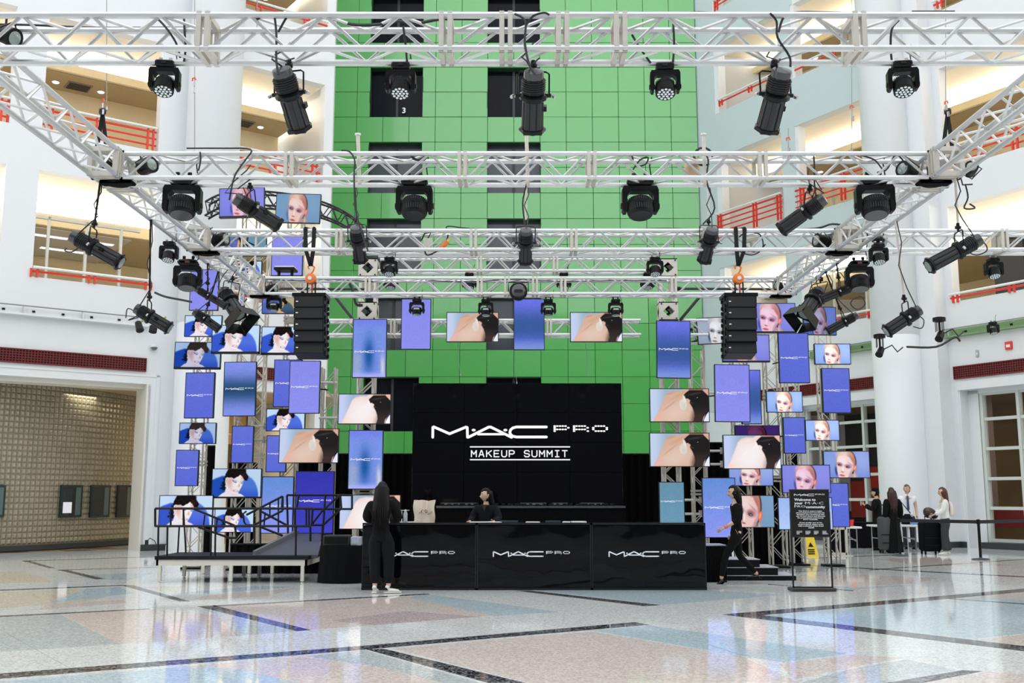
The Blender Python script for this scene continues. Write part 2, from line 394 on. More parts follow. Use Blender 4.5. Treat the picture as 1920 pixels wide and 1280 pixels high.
railing(WL, 5.45, 8.5, 7.36, 1, -.03, 'low red and white rail on the first left gallery parapet', (5.5, 7.0, 8.45), .1)
railing(WL, .33, 3.35, 7.36, 1, -.03, 'low red rail on the first gallery parapet behind left towers', (.5, 1.9), .1)
railing(WL, .3, 3.35, 16.42, 1, -.03, 'thin red rail on the third left gallery parapet by the tower', (1.0, 2.6), .1)
railing(WR, 1.5, 4.65, 16.62, 1, -.03, 'thin red rail on the third right gallery parapet next to the tower', (1.6, 3.2), .1)
railing(WR, 5.45, 9.6, 16.5, 1, -.03, 'thin red rail on the third right gallery parapet left of column', (7.2,), .1)
railing(WR, 1.3, 4.66, 12.1, 4, -.1, 'red four-bar railing on the second right gallery, bay nearest the tower', (1.4, 3.3, 4.5))
railing(WR, 5.3, 8.8, 12.1, 4, -.1, 'red four-bar railing on the second right gallery just left of column', (5.6, 7.4))
railing(WR, 11.2, 15.9, 11.85, 4, .15, 'red railing on the second right gallery right of the column', (11.5, 13.4))
railing(WR, 11.15, 15.9, 7.33, 1, -.03, 'low red and white rail on the first right gallery below the glowing screen', (11.3, 13.1), .1)
railing(WR, 5.5, 9.7, 7.33, 1, -.03, 'low red and white rail on the first right gallery left of column', (6.5, 8.2), .1)
railing(WR, 1.4, 4.7, 20.75, 2, -.03, 'red rail at the top of the photo right of the green tower', (1.5,), .15)
railing(WR, 11.2, 15.9, 16.5, 1, -.03, 'thin red rail on the third right gallery right of column', (11.4,), .1)
# office glazing in the first galleries
def glazing(W, a, c, inset, z0, z1, xs, fm, label, gm=None, back=True):
    t = thing('gallery_window', label, 'window', W.p((a+c)/2, inset, z0))
    for x in xs:
        b = W.mb(); b.box((x-.035, inset-.05, z0), (x+.035, inset+.05, z1)); b.build('mullion', fm, t, 0)
    for z in (z0, z1-.08):
        b = W.mb(); b.box((a, inset-.05, z), (c, inset+.05, z+.08)); b.build('frame_bar', fm, t, 0)
    return t
ALUF = mat('window_frame', (.62,.63,.58), .4, .2)
glazing(WL, 5.42, 8.5, 1.3, F1-.75, 9.1, (5.95, 6.9, 7.9, 8.4), ALUF, 'aluminium office glazing behind the low red rail on the left')
glazing(WR, 5.45, 9.7, 1.3, F1-.75, 9.3, (5.6, 7.0, 8.3, 9.2), ALUF, 'aluminium office glazing on the first right gallery left of column')
glazing(WR, 1.5, 4.65, 2.6, F2-.75, 13.0, (1.6, 2.9, 4.0, 4.6), ALUF, 'aluminium glazing behind the red railing nearest the tower')
for i, (a, ins) in enumerate(((6.2, 3.0), (7.5, 3.0), (8.2, 4.6), (6.9, 4.6), (5.9, 4.6))):
    z = 10.0-1.04; t = thing('office_light', 'white rectangular ceiling light panel in the left first-floor office, %s' % ('front row towards the column', 'front row towards the pier', 'back row by the pier', 'back row middle', 'back row by the column')[i], 'ceiling light', WL.p(a, ins, z), 'office light panels')
    b = WL.mb(); b.box((a-.5, ins-.12, z-.02), (a+.5, ins+.12, z)); b.build('panel', OFFP, t, 0)
    b = WL.mb(); b.box((a-.53, ins-.15, z-.01), (a+.53, ins+.15, z+.005)); b.build('frame', WHITE, t, 0)
OFFC = mat('office_ceiling', (.55,.52,.46), .8)
b = WL.mb(); b.box((5.42, 2.15, 10-1.04), (8.5, 5.95, 10-1.01)); struct(b.build('ceiling', OFFC, smooth=0))
# gallery wall screen on the right
DARKW = mat('charcoal_wall', (.05,.05,.055), .6)
b = WR.mb(); b.box((11.25, 2.0, F1-.5), (15.9, 2.1, 9.2)); struct(b.build('wall_gallery', DARKW, smooth=0))
# ---------------------------------------------------------------- ground floor, left: glass-block wall
GB = mat('glass_block', (.36,.33,.235), .12, spec=.8, noise=.25, nscale=2, bump=.6, bscale=18, coat=.5)
GBJ = mat('block_mortar', (.22,.19,.12), .7)
P0, P1, P2 = Vector((-16.5, 25.3, 0)), Vector((-12.2, 27.2, 0)), Vector((-11.45, 33.2, 0))
def bez(t): return P0*(1-t)**2+P1*2*t*(1-t)+P2*t*t
N = 64; pts = [bez(i/N) for i in range(N+1)]
t = thing('glass_block_wall', 'curved wall of amber glass blocks beyond the left opening', 'glass wall', pts[32])
bs = MB(); bj = MB()
bs_h = .155
for i in range(N):
    a, c = pts[i], pts[i+1]; d = (c-a).normalized(); n = Vector((-d.y, d.x, 0)); n = -n if n.y > 0 else n
    bj.poly([a, c, c+Vector((0,0,5)), a+Vector((0,0,5))])
    L = (c-a).length
    for k in range(31):
        z0 = .18+k*bs_h; g = .012
        o = a+d*g; e = c-d*g; za, zb = z0+g, z0+bs_h-g; m = .03
        q = [o+Vector((0,0,za)), e+Vector((0,0,za)), e+Vector((0,0,zb)), o+Vector((0,0,zb))]
        q2 = [o+d*m+n*.03+Vector((0,0,za+m)), e-d*m+n*.03+Vector((0,0,za+m)), e-d*m+n*.03+Vector((0,0,zb-m)), o+d*m+n*.03+Vector((0,0,zb-m))]
        bs._a(q+q2, [(4,5,6,7),(0,1,5,4),(1,2,6,5),(2,3,7,6),(3,0,4,7)])
bj.build('mortar_sheet', GBJ, t, 0); stuff(bs.build('glass_blocks', GB, t, 0))
b = MB(); b.tube([p+Vector((.02,-.02,.09)) for p in pts], .1, 4); b.build('base_trim', mat('dark_base', (0,0,0)), t)
TEAL = mat('teal_frame', (.015,.035,.033), .3)
def curve_pt(px):      # point of the curved wall seen at photo column px
    best = min(range(N+1), key=lambda i: abs(960+F_*pts[i].x/(pts[i].y*_c)-px)); return best
for (x0, x1, lab) in ((108, 150, 'teal-framed display niche, widest of three in the glass-block wall'), (168, 200, 'teal-framed dark niche, middle one in the glass-block wall'), (212, 238, 'teal-framed niche nearest the white jamb in the glass-block wall'), (-30, 5, 'teal-framed niche cut by the left photo edge')):
    i, j = curve_pt(x0), curve_pt(x1)
    if i == j: j = i+1
    a, c = pts[i], pts[j]; d = (c-a).normalized(); n = Vector((-d.y, d.x, 0)); n = -n if n.y > 0 else n; a = a+n*.05; c = c+n*.05
    za = at((x0+x1)/2, 970, a.y).z; zb = at((x0+x1)/2, 909, a.y).z
    t2 = thing('wall_niche', lab, 'display window', (a+c)/2+Vector((0,0,za)), 'niches in the glass-block wall')
    b = MB(); b.prism([a+Vector((0,0,za)), c+Vector((0,0,za)), c+Vector((0,0,zb)), a+Vector((0,0,zb))], n*.06); b.build('niche_box', TEAL, t2, 0)
    b = MB(); e = n*.065; f = (c-a)*.06; b.poly([a+f+e+Vector((0,0,za+.05)), c-f+e+Vector((0,0,za+.05)), c-f+e+Vector((0,0,zb-.05)), a+f+e+Vector((0,0,zb-.05))]); b.build('glass_pane', GLASS, t2, 0)
    b = MB(); e = n*.07; g0 = a+(c-a)*.66; g1 = a+(c-a)*.9; b.poly([g0+e+Vector((0,0,za+.06)), g1+e+Vector((0,0,za+.06)), g1+e+Vector((0,0,zb-.06)), g0+e+Vector((0,0,zb-.06))]); b.build('side_pane', mat('teal_pane', (.09,.15,.145), .2), t2, 0)
    if x0 == 108:
        b = MB(); g0 = a+(c-a)*.1; g1 = a+(c-a)*.5; b.poly([g0+e+Vector((0,0,za+.12)), g1+e+Vector((0,0,za+.12)), g1+e+Vector((0,0,za+.42)), g0+e+Vector((0,0,za+.42))]); b.build('display_card', emat('card_white', (.8,.8,.85), .9), t2, 0)
# opening jamb on the left and brown tiles beyond it
b = WL.mb(); b.box((5.28, 0, 0), (5.4, .9, 4.5)); b.box((5.4, .2, 4.38), (16, .9, 4.5)); struct(b.build('trim_3', mat('jamb_paint', (.72,.68,.61), .6), smooth=0))
b = WL.mb(); b.box((5.05, -.02, 0), (5.15, 0, 4.75)); b.box((5.05, -.02, 4.7), (16, 0, 4.75)); struct(b.build('trim_4', WHITE, smooth=0))
BT = mat('brown_tile', (.30,.19,.11), .12, noise=.3, nscale=2); BT2 = mat('tan_tile', (.55,.44,.28), .12, noise=.2, nscale=2)
for i in range(12):
    for j in range(3):
        b = WL.mb(); b.box((5.45+i*.8, .95+j*.9, -.01), (5.43+i*.8+.77, .95+j*.9+.87, .002)); b.build('tile', BT if (i+j) % 2 else BT2, floor, 0)
b = WL.mb(); b.box((-2, 6.5, 0), (18, 6.6, 5)); struct(b.build('wall_lobby', mat('amber_wall', (.42,.27,.10), .5, noise=.2, nscale=3), smooth=0))
b = WL.mb(); b.box((-2, .4, 4.5), (30, 6.6, 4.6)); struct(b.build('ceiling', BROWN, smooth=0))
t = area('lobby_light', WL.p(9, 2.6, 4.3), (0,0,R(36)), 6, 1, 130, (1,.90,.74))
area('lobby_light', WL.p(2, 3.0, 4.3), (0,0,R(36)), 3, 1, 60, (1,.72,.4))
# cabinet seen between the left towers
# ---------------------------------------------------------------- ground floor, right: big windows
def big_window(W, idx, a, c, xs, zs, inset, redband=True):
    t = struct(bpy.data.objects.new('window_%d' % idx, None)); COL.objects.link(t); t.location = W.p(a, inset, 0); LOC[t.name] = Vector(t.location)
    fm = mat('window_frame_pale', (.58,.62,.58), .4)
    for x in xs:
        b = W.mb(); b.box((x-.045, inset-.09, .17), (x+.045, inset+.09, 4.42)); b.build('mullion', fm, t, 0)
    for z in zs:
        b = W.mb(); b.box((a, inset-.06, z-.045), (c, inset+.06, z+.045)); b.build('crossbar', fm, t, 0)
    b = W.mb(); b.box((a, inset+.02, .17), (c, inset+.03, 4.42)); b.build('glass_pane', mat('clear_glass', (.01,.012,.012), .02, alpha=.15, spec=.5), t, 0)
    b = W.mb(); b.box((a, inset-.1, 0), (c, inset+.1, .17)); b.build('sill_base', mat('dark_base', (0,0,0)), t, 0)
big_window(WR, 1, 4.9, 8.95, (4.95, 6.1, 7.35, 8.5), (.22, 1.35, 2.15, 3.05, 3.85, 4.38), .45)
big_window(WR, 2, 11.6, 17.5, (11.65, 12.78, 13.9, 15.0, 16.2), (.22, 1.12, 1.95, 2.8, 3.65, 4.38), .45)
b = WR.mb()
for (a, c) in ((4.9, 8.95), (11.18, 17.5)):
    b.box((a, .35, 4.4), (c, .8, 4.5)); b.box((a, .0, 4.5), (c, -.04, 4.75))
b.box((11.1, -.02, 0), (11.2, .0, 4.7)); b.box((11.2, .35, 0), (11.58, .55, 4.5)); b.box((11.18, 0, 0), (11.24, .45, 4.5))
struct(b.build('trim_5', WHITE, smooth=0))
b = WR.mb(); b.box((0, 5, 0), (18, 5.1, 4.6)); b.box((0,.5,4.5),(18,5,4.6)); struct(b.build('wall_shop', mat('shop_wall', (.20,.125,.05), .6, noise=.25, nscale=1.5), smooth=0))
b = WR.mb(); b.box((0, 4.6, 2.6), (6.6, 4.98, 4.5)); b.box((0,4.5,0),(6.6,4.98,.9)); b.box((0,4.7,.9),(3.6,4.98,2.6)); struct(b.build('wall_shop', mat('shop_dark', (.02,.022,.02), .6), smooth=0))
b = WR.mb(); b.box((10.2, 2.05, 0), (10.6, 2.4, 4.5)); struct(b.build('wall_shop', mat('shop_pink', (.26,.19,.17), .6), smooth=0))
RB = mat('red_band', (.42,.03,.05), .4)
t = thing('counter_band', 'dark red low partition inside the right window', 'partition', WR.p(13.5, 3.0, .9)); b = WR.mb(); b.box((8.0, 1.9, .55), (17, 2.0, 1.15)); b.build('panel', RB, t, 0)
b = WR.mb(); b.box((8.0, 1.92, 0), (17, 1.98, .55)); b.build('lower_panel', mat('shop_wall', (0,0,0)), t, 0)
REDP = mat('red_poster', (.62,.03,.015), .5)
t = thing('red_banner', 'large red shop display behind the window left of column', 'display', WR.p(4.8, 3.8, .7)); b = WR.mb(); b.box((3.7, 3.8, .7), (5.2, 3.9, 2.0)); b.box((4.3, 3.8, 2.0), (5.9, 3.9, 2.5)); b.box((5.2,3.8,1.2),(5.9,3.9,2.0)); b.build('panel', REDP, t, 0)
b = WR.mb(); b.box((3.8,3.82,0),(5.8,3.9,.7)); b.build('stand', BLK, t, 0)
for i, (a, z) in enumerate(((6.95, 3.05), (6.85, 2.62))):
    t = thing('pendant_lamp', 'warm glowing lamp inside the window left of column, %s one' % ('upper', 'lower')[i], 'lamp', WR.p(a, 2.5, z)); b = MB(); b.M = Matrix.Translation(WR.p(a, 2.5, z)); b.lathe([(.02,-.08),(.09,-.05),(.11,0),(.09,.05),(.02,.08)], 10); b.build('bulb', emat('warm_bulb', (1,.75,.35), 5), t)
    b = MB(); b.cyl(WR.p(a, 2.5, z+.08), WR.p(a, 2.5, 4.5), .008, n=4); b.build('cord', BLK, t)
area('shop_light', WR.p(14, 2.4, 4.3), (0,0,R(-59)), 5, 1, 60, (1,.85,.6))
area('shop_light', WR.p(7, 2.4, 4.3), (0,0,R(-59)), 3, 1, 30, (1,.85,.7))
# ---------------------------------------------------------------- round columns
def column(px0, px1, py_base, label):
    g = gnd((px0+px1)/2, py_base); r = (px1-px0)/2/ppm(g.y); c = Vector((g.x, g.y+r, 0))
    t = thing('round_column', label, 'column', c)
    b = MB(); b.lathe([(r, 0), (r, 6.2), (r-.008, 6.205), (r-.008, 6.22), (r, 6.225), (r, 27)], 48, c); b.build('shaft', WHITE2, t, 60)
    b = MB(); b.lathe([(r+.02, 0), (r+.02, .15), (r, .15)], 48, c); b.build('base_ring', mat('dark_base', (0,0,0)) if px0 > 900 else WHITE, t, 60)
column(297, 403, 1034, 'tall round white column on the left behind the screen towers')
column(1673, 1765, 1026, 'tall round white column on the right beside the belt barrier')
# square pier behind the right column
b = WR.mb(); b.box((9.0, -.5, 0), (10.95, 0, 27)); struct(b.build('trim_6', WHITE, smooth=0))
# small things on the walls
t = thing('security_camera', 'grey dome camera on the wall above the left column foot', 'camera', at(273, 648, 28)); b = MB(); b.M = Matrix.Translation(WL.p(5.28,-.06,5.55)); b.lathe([(.1,-.03),(.1,.03),(.05,.05)], 14); b.build('mount', WHITE, t); b = MB(); b.M = Matrix.Translation(WL.p(5.28,-.1,5.52)); b.lathe([(.01,-.09),(.06,-.07),(.085,-.02),(.085,0)], 14); b.build('dome', mat('smoked', (.12,.12,.13), .1), t)
t.location = (0,0,0); LOC[t.name] = Vector()
for c_ in t.children: c_.location = (0,0,0); c_.data.transform(Matrix.Translation(at(273,648,28)))
t = thing('alarm_sounder', 'small red and white wall alarm above the right red grille', 'alarm', WR.p(12.9,-.02,5.55)); b = WR.mb(); b.box((12.8,-.06,5.5),(13.0,0,5.72)); b.build('case', RED, t, 0); b = WR.mb(); b.box((12.84,-.07,5.56),(12.96,-.06,5.64)); b.build('lens', WHITE, t, 0)
t = thing('wall_switch', 'small grey wall plate near the red alarm', 'wall plate', WR.p(11.9,-.02,5.5)); b = WR.mb(); b.rbox((11.9,-.02,5.5),(.09,.04,.2),.01); b.build('plate', mat('greyp', (.4,.4,.4), .4), t, 0); b = WR.mb(); b.box((11.88,-.05,5.47),(11.92,-.04,5.53)); b.build('button', WHITE, t, 0)

# ================================================================ GREEN TOWER
YT = 39.5
xr, xl = at(1320, 690, YT).x, at(607, 690, YT).x; pw = (xr-xl)/14
zref = at(960, 706, YT).z; ph = (at(960, 172, YT).z-zref)/11
GREEN = mat('green_enamel', (.058, .37, .06), .25, spec=1.0, coat=.9, noise=.05, nscale=.4, bump=.12, bscale=1.1)
TWIN = mat('tower_glass', (.006,.007,.012), .15, spec=.12)
TWIN_REFL = mat('tower_glass_reflecting', (.06,.07,.085), .15, spec=.5)  # paler copy of the tower glass, sky reflection put into its colour
tw = thing('green_tower', 'tower clad in square green enamel panels with dark windows', 'tower', ((xl+xr)/2, YT+2, 0))
b = MB(); b.box((xl+.02, YT+.5, 0), (xr-.02, YT+4, 27)); b.box((xl+.02,YT+.08,0),(xl+.1,YT+.5,27)); b.box((xr-.1,YT+.08,0),(xr-.02,YT+.5,27)); b.build('core', mat('green_dark', (.01,.06,.015), .6), tw, 0)
pm = {}
def panel(k0, k1, r0):
    w_ = round((k1-k0)*pw, 3)
    if w_ not in pm:
        b = MB(); b.rbox((0,0,0), (w_-.014, .06, ph-.014), .006); pm[w_] = b.mesh('panel', GREEN, 0)
    x = xr-(k0+k1)/2*pw; z = zref+(r0+.5)*ph
    M = Matrix.Translation(Vector((x, YT+.05, z))-LOC[tw.name]) @ Matrix.Rotation(random.gauss(0,.006), 4, 'X') @ Matrix.Rotation(random.gauss(0,.006), 4, 'Z')
    inst('panel', pm[w_], tw, M)
rows = range(-4, 17)
for r0 in rows:
    win = (r0 % 3) != 0        # every third row is solid
    if r0 < -3: win = False
    ks = []
    if win:
        ks = [(k, k+1) for k in range(6)]+[(8,9),(9,10),(10,10.5),(12.5,13),(13,14)]
    else: ks = [(k, k+1) for k in range(14)]
    for k0, k1 in ks: panel(k0, k1, r0)
for base in range(-2, 17, 3):
    for k0, k1 in ((6, 8), (10.5, 12.5)):
        x1, x0 = xr-k0*pw, xr-k1*pw; z0 = zref+base*ph; z1 = z0+2*ph
        g = TWIN if base >= 10 or base < 0 else TWIN_REFL
        b = MB(); b.box((x0, YT+.42, z0), (x1, YT+.47, z1)); f = b.build('window', g, tw, 0)
        b = MB(); b.box((x0+pw*1.0-.05, YT+.36, z0), (x0+pw*1.0+.05, YT+.42, z1)); b.build('mullion', mat('tower_frame', (.03,.03,.035), .5), f, 0)
        b = MB(); b.box((x0-.02, YT+.02, z1-.03), (x1+.02, YT+.42, z1+.01)); b.box((x0-.03, YT+.02, z0), (x0, YT+.42, z1)); b.box((x1, YT+.02, z0), (x1+.03, YT+.42, z1)); b.build('reveal', mat('green_dark', (0,0,0)), f, 0)
def text_mesh(s, size, m, bold=0.0, extrude=.002, align='LEFT', spacing=1.0):
    c = bpy.data.curves.new('t', 'FONT'); c.body = s; c.size = size; c.extrude = extrude; c.offset = bold; c.align_x = align; c.space_character = spacing; c.resolution_u = 2
    o = bpy.data.objects.new('t', c); TMP.collection.objects.link(o); dg = side_dg()
    me = bpy.data.meshes.new_from_object(o.evaluated_get(dg)); bpy.data.objects.remove(o); me.materials.clear(); me.materials.append(m)
    me.transform(Matrix.Rotation(R(90), 4, 'X')); return me
WLET = emat('white_letter', (.92,.92,.95), 1.0)
WVIN = mat('white_vinyl', (.95,.95,.97), .6)
p = at(752, 206, YT); o = link('floor_number', text_mesh('3', .32, WVIN, .01), tw); o.location = Vector((p.x, YT+.34, p.z))-LOC[tw.name]
# ================================================================ TRUSSES
A_ = .29; ZB = 5.12
BR = {}
def brace_mesh(L, r, key, m):
    k = (round(L, 3), r, key)
    if k not in BR:
        b = MB(); b.cyl((0,0,0), (0,0,L), r, n=6, caps=False); BR[k] = b.mesh('brace', m)
    return BR[k]
def put_bar(root, p, q, r, key='al', m=None, name='brace'):
    p = Vector(p)-LOC[root.name]; q = Vector(q)-LOC[root.name]; d = q-p; L = d.length; z = d/L; x = z.orthogonal().normalized(); y = z.cross(x)
    return inst(name, brace_mesh(L, r, key, m or ALU), root, basis(p, x, y, z))
PL = {}
def box_truss(root, A, B, up, a=A_, joints=(), rc=.030, rb=.0145, pitch=.3, parts=True, m=ALU, plates=True, faces='tfbk', n=8):
    """A,B: centre line ends.  four chords, zig-zag braces on four faces, double end plates at the joints"""
    A = Vector(A); B = Vector(B); u = (B-A).normalized(); up = Vector(up); up = (up-u*up.dot(u)).normalized(); s = u.cross(up)
    L = (B-A).length; h = a/2
    cor = {(i, j): (s*h*i+up*h*j) for i in (-1, 1) for j in (-1, 1)}
    for k, o in cor.items():
        b = MB(); b.cyl(A+o, B+o, rc, n=n); b.build('chord', m, root)
    ts = sorted([0]+[t for t in joints if 0 < t < L]+[L])
    fc = {'t': ((-1,1),(1,1)), 'b': ((-1,-1),(1,-1)), 'f': ((-1,-1),(-1,1)), 'k': ((1,-1),(1,1))}
    st = MB()
    for t0, t1 in zip(ts, ts[1:]):
        g = .07; l0, l1 = t0+g, t1-g
        if l1-l0 < .15: continue
        nn = max(1, round((l1-l0)/pitch)); dt = (l1-l0)/nn
        for fi, f in enumerate(faces):
            c0, c1 = fc[f]
            for i in range(nn):
                p = A+u*(l0+i*dt)+cor[c0 if i % 2 == 0 else c1]; q = A+u*(l0+(i+1)*dt)+cor[c1 if i % 2 == 0 else c0]
                if parts: put_bar(root, p, q, rb, 'al' if m is ALU else m.name, m)
                else: st.cyl(p, q, rb, n=5, caps=False)
    if not parts and st.v: stuff(st.build('lattice', m, root))
    if plates:
        key = (round(a, 3),)
        if key not in PL:
            b = MB(); w_ = .055; t_ = .02; o = h+.028
            b.box((-t_, -o, -o), (t_, -o+w_, o)); b.box((-t_, o-w_, -o), (t_, o, o)); b.box((-t_, -o, -o), (t_, o, -o+w_)); b.box((-t_, -o, o-w_), (t_, o, o)); PL[key] = b.mesh('end_plate', ALUP, 0)
        for t in ts[1:-1]:
            for d in (-.035, .035): inst('end_plate', PL[key], root, basis(A+u*(t+d)-LOC[root.name], u, s, up))
    return st
JX = [-4.5, -2.6, -.58, .93, 2.92, 4.97]
def beam(Y, x0, x1, jx, label, z=ZB, parts=True, a=A_):
    t = thing('truss_beam', label, 'truss', ((x0+x1)/2, Y, z), 'aluminium box truss beams of the lighting rig')
    box_truss(t, (x0, Y+a/2, z+a/2), (x1, Y+a/2, z+a/2), (0,0,1), a, [j-x0 for j in jx], parts=parts); return t
YS = [8.15, 11.68, 15.23, 18.67]
beam(YS[0], -5.0, 5.3, [-2.56, -.55, -.05, .42, .90, 2.88], 'nearest aluminium truss beam spanning the whole top of the photo')
beam(YS[1], -4.55, 4.9, JX[1:-1], 'second aluminium truss beam, between the big black wash lights')
beam(YS[2], -4.55, 8.2, JX[1:-1]+[5.1, 7.4], 'third aluminium truss beam, running on past the right column')
beam(YS[3], -4.55, 4.9, [-2.64, -.59, -.09, .42, .94, 2.96], 'fourth aluminium truss beam carrying the two loudspeaker arrays')
for sx, lab in ((-4.7, 'long aluminium side truss running back along the left of the rig'), (5.02, 'long aluminium side truss running back along the right of the rig')):
    t = thing('truss_beam', lab, 'truss', (sx, 13, ZB), 'aluminium box truss beams of the lighting rig')
    Ys = []
    y = 6.0
    box_truss(t, (sx, 6.5, ZB+A_/2), (sx, 18.9, ZB+A_/2), (0,0,1), A_, [1.7, 2.1, 5.05, 5.65, 8.6, 9.2], parts=True)
# corner gussets with dark underside
for sx in (-4.7, 5.02):
    for Y in YS[1:]:
        t = thing('corner_block', 'aluminium corner block with black padding where %s side truss meets %s cross beam' % ('left' if sx < 0 else 'right', {YS[1]: 'second', YS[2]: 'third', YS[3]: 'fourth'}[Y]), 'truss corner', (sx, Y+A_/2, ZB))
        b = MB(); h = A_/2+.035
        for i in (-1, 1):
            for j in (-1, 1):
                b.box((sx+i*h-.03*(i>0), Y+A_/2+j*h, ZB-.03), (sx+i*h+.03*(i<0), Y+A_/2+j*h-.03*j, ZB+A_+.03))
            b.box((sx-h, Y+A_/2+i*h, ZB+A_), (sx+h, Y+A_/2+i*(h-.05), ZB+A_+.03)); b.box((sx-h, Y+A_/2+i*h, ZB-.03), (sx+h, Y+A_/2+i*(h-.05), ZB))
        b.build('frame', ALUP, t, 0)
        b = MB(); b.M = Matrix.Translation((sx+.08*(1 if sx<0 else -1), Y+.1, ZB-.045)); b.lathe([(.02,-.02),(.12,-.015),(.15,.0),(.12,.015)], 12); b.M = Matrix(); b.rbox((sx+.1*(1 if sx<0 else -1), Y+.05, ZB-.05), (.40,.14,.045), .02); b.build('padding', CLOTHB, t)
# rear goal post: two towers, corner cubes, two cross trusses
def cube_block(x, Y, z, s=.37, root=None):
    t = thing('truss_cube', 'cream truss corner cube with diamond hole, %s at %s' % ('left tower' if x < 0 else 'right tower', 'the upper crossbeam' if z > 5.5 else 'the monitor row') if root is None else root, 'truss corner', (x, Y, z))
    b = MB(); h = s/2
    for j in (-1, 1):
        for ax in (0, 1):
            # frame plate with a diamond opening
            q = [(-h,-h),(h,-h),(h,h),(-h,h)]; k = h*.62; dm = [(0,-k),(k,0),(0,k),(-k,0)]
            def P(u_, v_, d): return (x+u_, Y+j*h+d, z+v_) if ax == 0 else (x+j*h+d, Y+u_, z+v_)
            for d in (0, -.02*j):
                vs = [P(*c, d) for c in q]+[P(*c, d) for c in dm]
                b._a(vs, [(0,1,4),(1,2,5),(2,3,6),(3,0,7),(0,4,7),(1,5,4),(2,6,5),(3,7,6)])
    b.box((x-h, Y-h, z-h), (x+h, Y+h, z-h+.02)); b.box((x-h, Y-h, z+h-.02), (x+h, Y+h, z+h)); b.build('plates', ALUP, t, 0)
    b = MB()
    for i in (-1, 1):
        for k in (-1, 1):
            b.cyl((x+i*h*.78, Y-h-.012, z+k*h*.78), (x+i*h*.78, Y-h, z+k*h*.78), .016, n=6)
    b.build('bolts', BLK2, t); b = MB(); b.tube([(x-.1, Y, z-.1), (x+.05, Y+.05, z), (x-.04, Y, z+.08), (x+.08, Y-.02, z+.12)], .03, 6); b.build('cable_bundle', BLK, t)
YR = 20.3
TX = [at(690, 600, YR).x, at(1252, 600, YR).x]
for x, nm in zip(TX, ('left', 'right')):
    t = thing('truss_tower', 'cream aluminium truss tower at the %s end of the video wall' % nm, 'truss tower', (x, YR, 0), 'truss towers')
    box_truss(t, (x, YR, .05), (x, YR, 6.0), (0,1,0), .29, [1.5, 3.0, 4.3], parts=True, m=ALUP)
    b = MB(); b.box((x-.35, YR-.35, 0), (x+.35, YR+.35, .03)); b.build('base_plate', BLK2, t, 0)
    z1, z2 = at(0, 586, YR).z, at(0, 505, YR).z
    cube_block(x, YR, z1); cube_block(x, YR, z2)
def beam2(x0, x1, Y, z, jx, label):
    t = thing('truss_beam', label, 'truss', ((x0+x1)/2, Y, z), 'aluminium box truss beams of the lighting rig')
    box_truss(t, (x0, Y, z+A_/2), (x1, Y, z+A_/2), (0,0,1), A_, [j-x0 for j in jx], parts=True); return t
zz = at(0, 510, YR).z
beam2(TX[0]+.2, TX[1]-.2, YR, zz, [at(899,500,YR).x, at(1041,500,YR).x], 'upper rear truss joining the two cream towers, behind the third beam')
z6 = at(0, 629, YR+.3).z
beam2(at(612,600,YR).x, at(1203,600,YR).x, YR+.3, z6, [at(735,600,YR).x, at(1030,600,YR).x], 'low rear truss behind the row of hanging screens')
beam2(at(1262,600,YR).x, at(1330,600,YR).x, YR+.3, z6, [], 'short low truss stub right of the right tower')
# ladder posts carrying the outer screen clusters
POSTS = [(TX[0], YR, 6.0), (TX[1], YR, 6.0)]
def post(px, Y, py_top, w_, label, m=ALUP, base=True, parts=True):
    x = at(px, 930, Y).x; zt = at(px, py_top, Y).z
    POSTS.append((x, Y, zt)); t = thing('truss_tower', label, 'truss tower', (x, Y, 0), 'truss towers')
    box_truss(t, (x, Y, .06), (x, Y, zt), (0,1,0), w_, [zt*.33, zt*.66], rc=.022, rb=.009, parts=parts, m=m, pitch=w_*1.1)
    if base:
        b = MB(); b.box((x-.2, Y-.2, 0), (x+.2, Y+.2, .04)); b.build('base_plate', BLK2, t, 0)
    return t
post(368, 21.6, 500, .26, 'leftmost screen tower of truss, in front of the round left column')
post(452, 21.2, 372, .29, 'second screen tower from the left, reaching the arched truss')
post(478, 22.4, 470, .24, 'thin truss tower behind the second screen tower on the left')
post(540, 21.4, 380, .29, 'third screen tower from the left, behind the left loudspeaker array')
post(612, 21.2, 690, .26, 'short truss tower with side arm between loudspeaker array and left goal post')
post(1312, 21.3, 655, .26, 'short truss tower just right of the right goal post tower')
post(1392, 21.6, 600, .29, 'truss tower behind the right loudspeaker array')
post(1455, 21.9, 590, .29, 'truss tower with clamps left of the tall blue screen')
post(1492, 22.6, 700, .24, 'truss tower behind the blonde portraits in the right cluster')
post(1556, 22.4, 628, .26, 'rightmost truss tower of the right screen cluster')
# arms sticking out of the towers
for (x0, x1, y, Y, lab) in ((598,632,717,21.0,'upper'),(598,640,783,21.0,'middle'),(470,500,799,21.2,'left'),(1284,1322,644,20.9,'right upper'),(1320,1362,736,21.2,'right middle'),(1282,1318,937,21.2,'right lower'),(1282,1318,963,21.2,'right lowest'),(1322,1358,845,21.2,'right centre'),(1322,1358,870,21.2,'right second'),(470,500,825,21.2,'left lower')):
    p, q = at(x0, y, Y), at(x1, y, Y); t = thing('clamp_arm', 'short pale clamp pipe at the %s of the screen towers' % lab if 0 else 'short pale clamp pipe, %s one of the screen towers' % lab, 'pipe', p, 'clamp pipes of the screen towers')
    MB().cyl(p, q, .024, n=8).build('pipe', HANDR, t)
    b = MB(); b.cyl(q-Vector((.05,0,.06)), q+Vector((-.05,0,.07)), .035, n=6); b.cyl(q-Vector((.05,.06,0)), q+Vector((-.05,.08,0)), .015, n=5); b.build('clamp', ALUP, t)
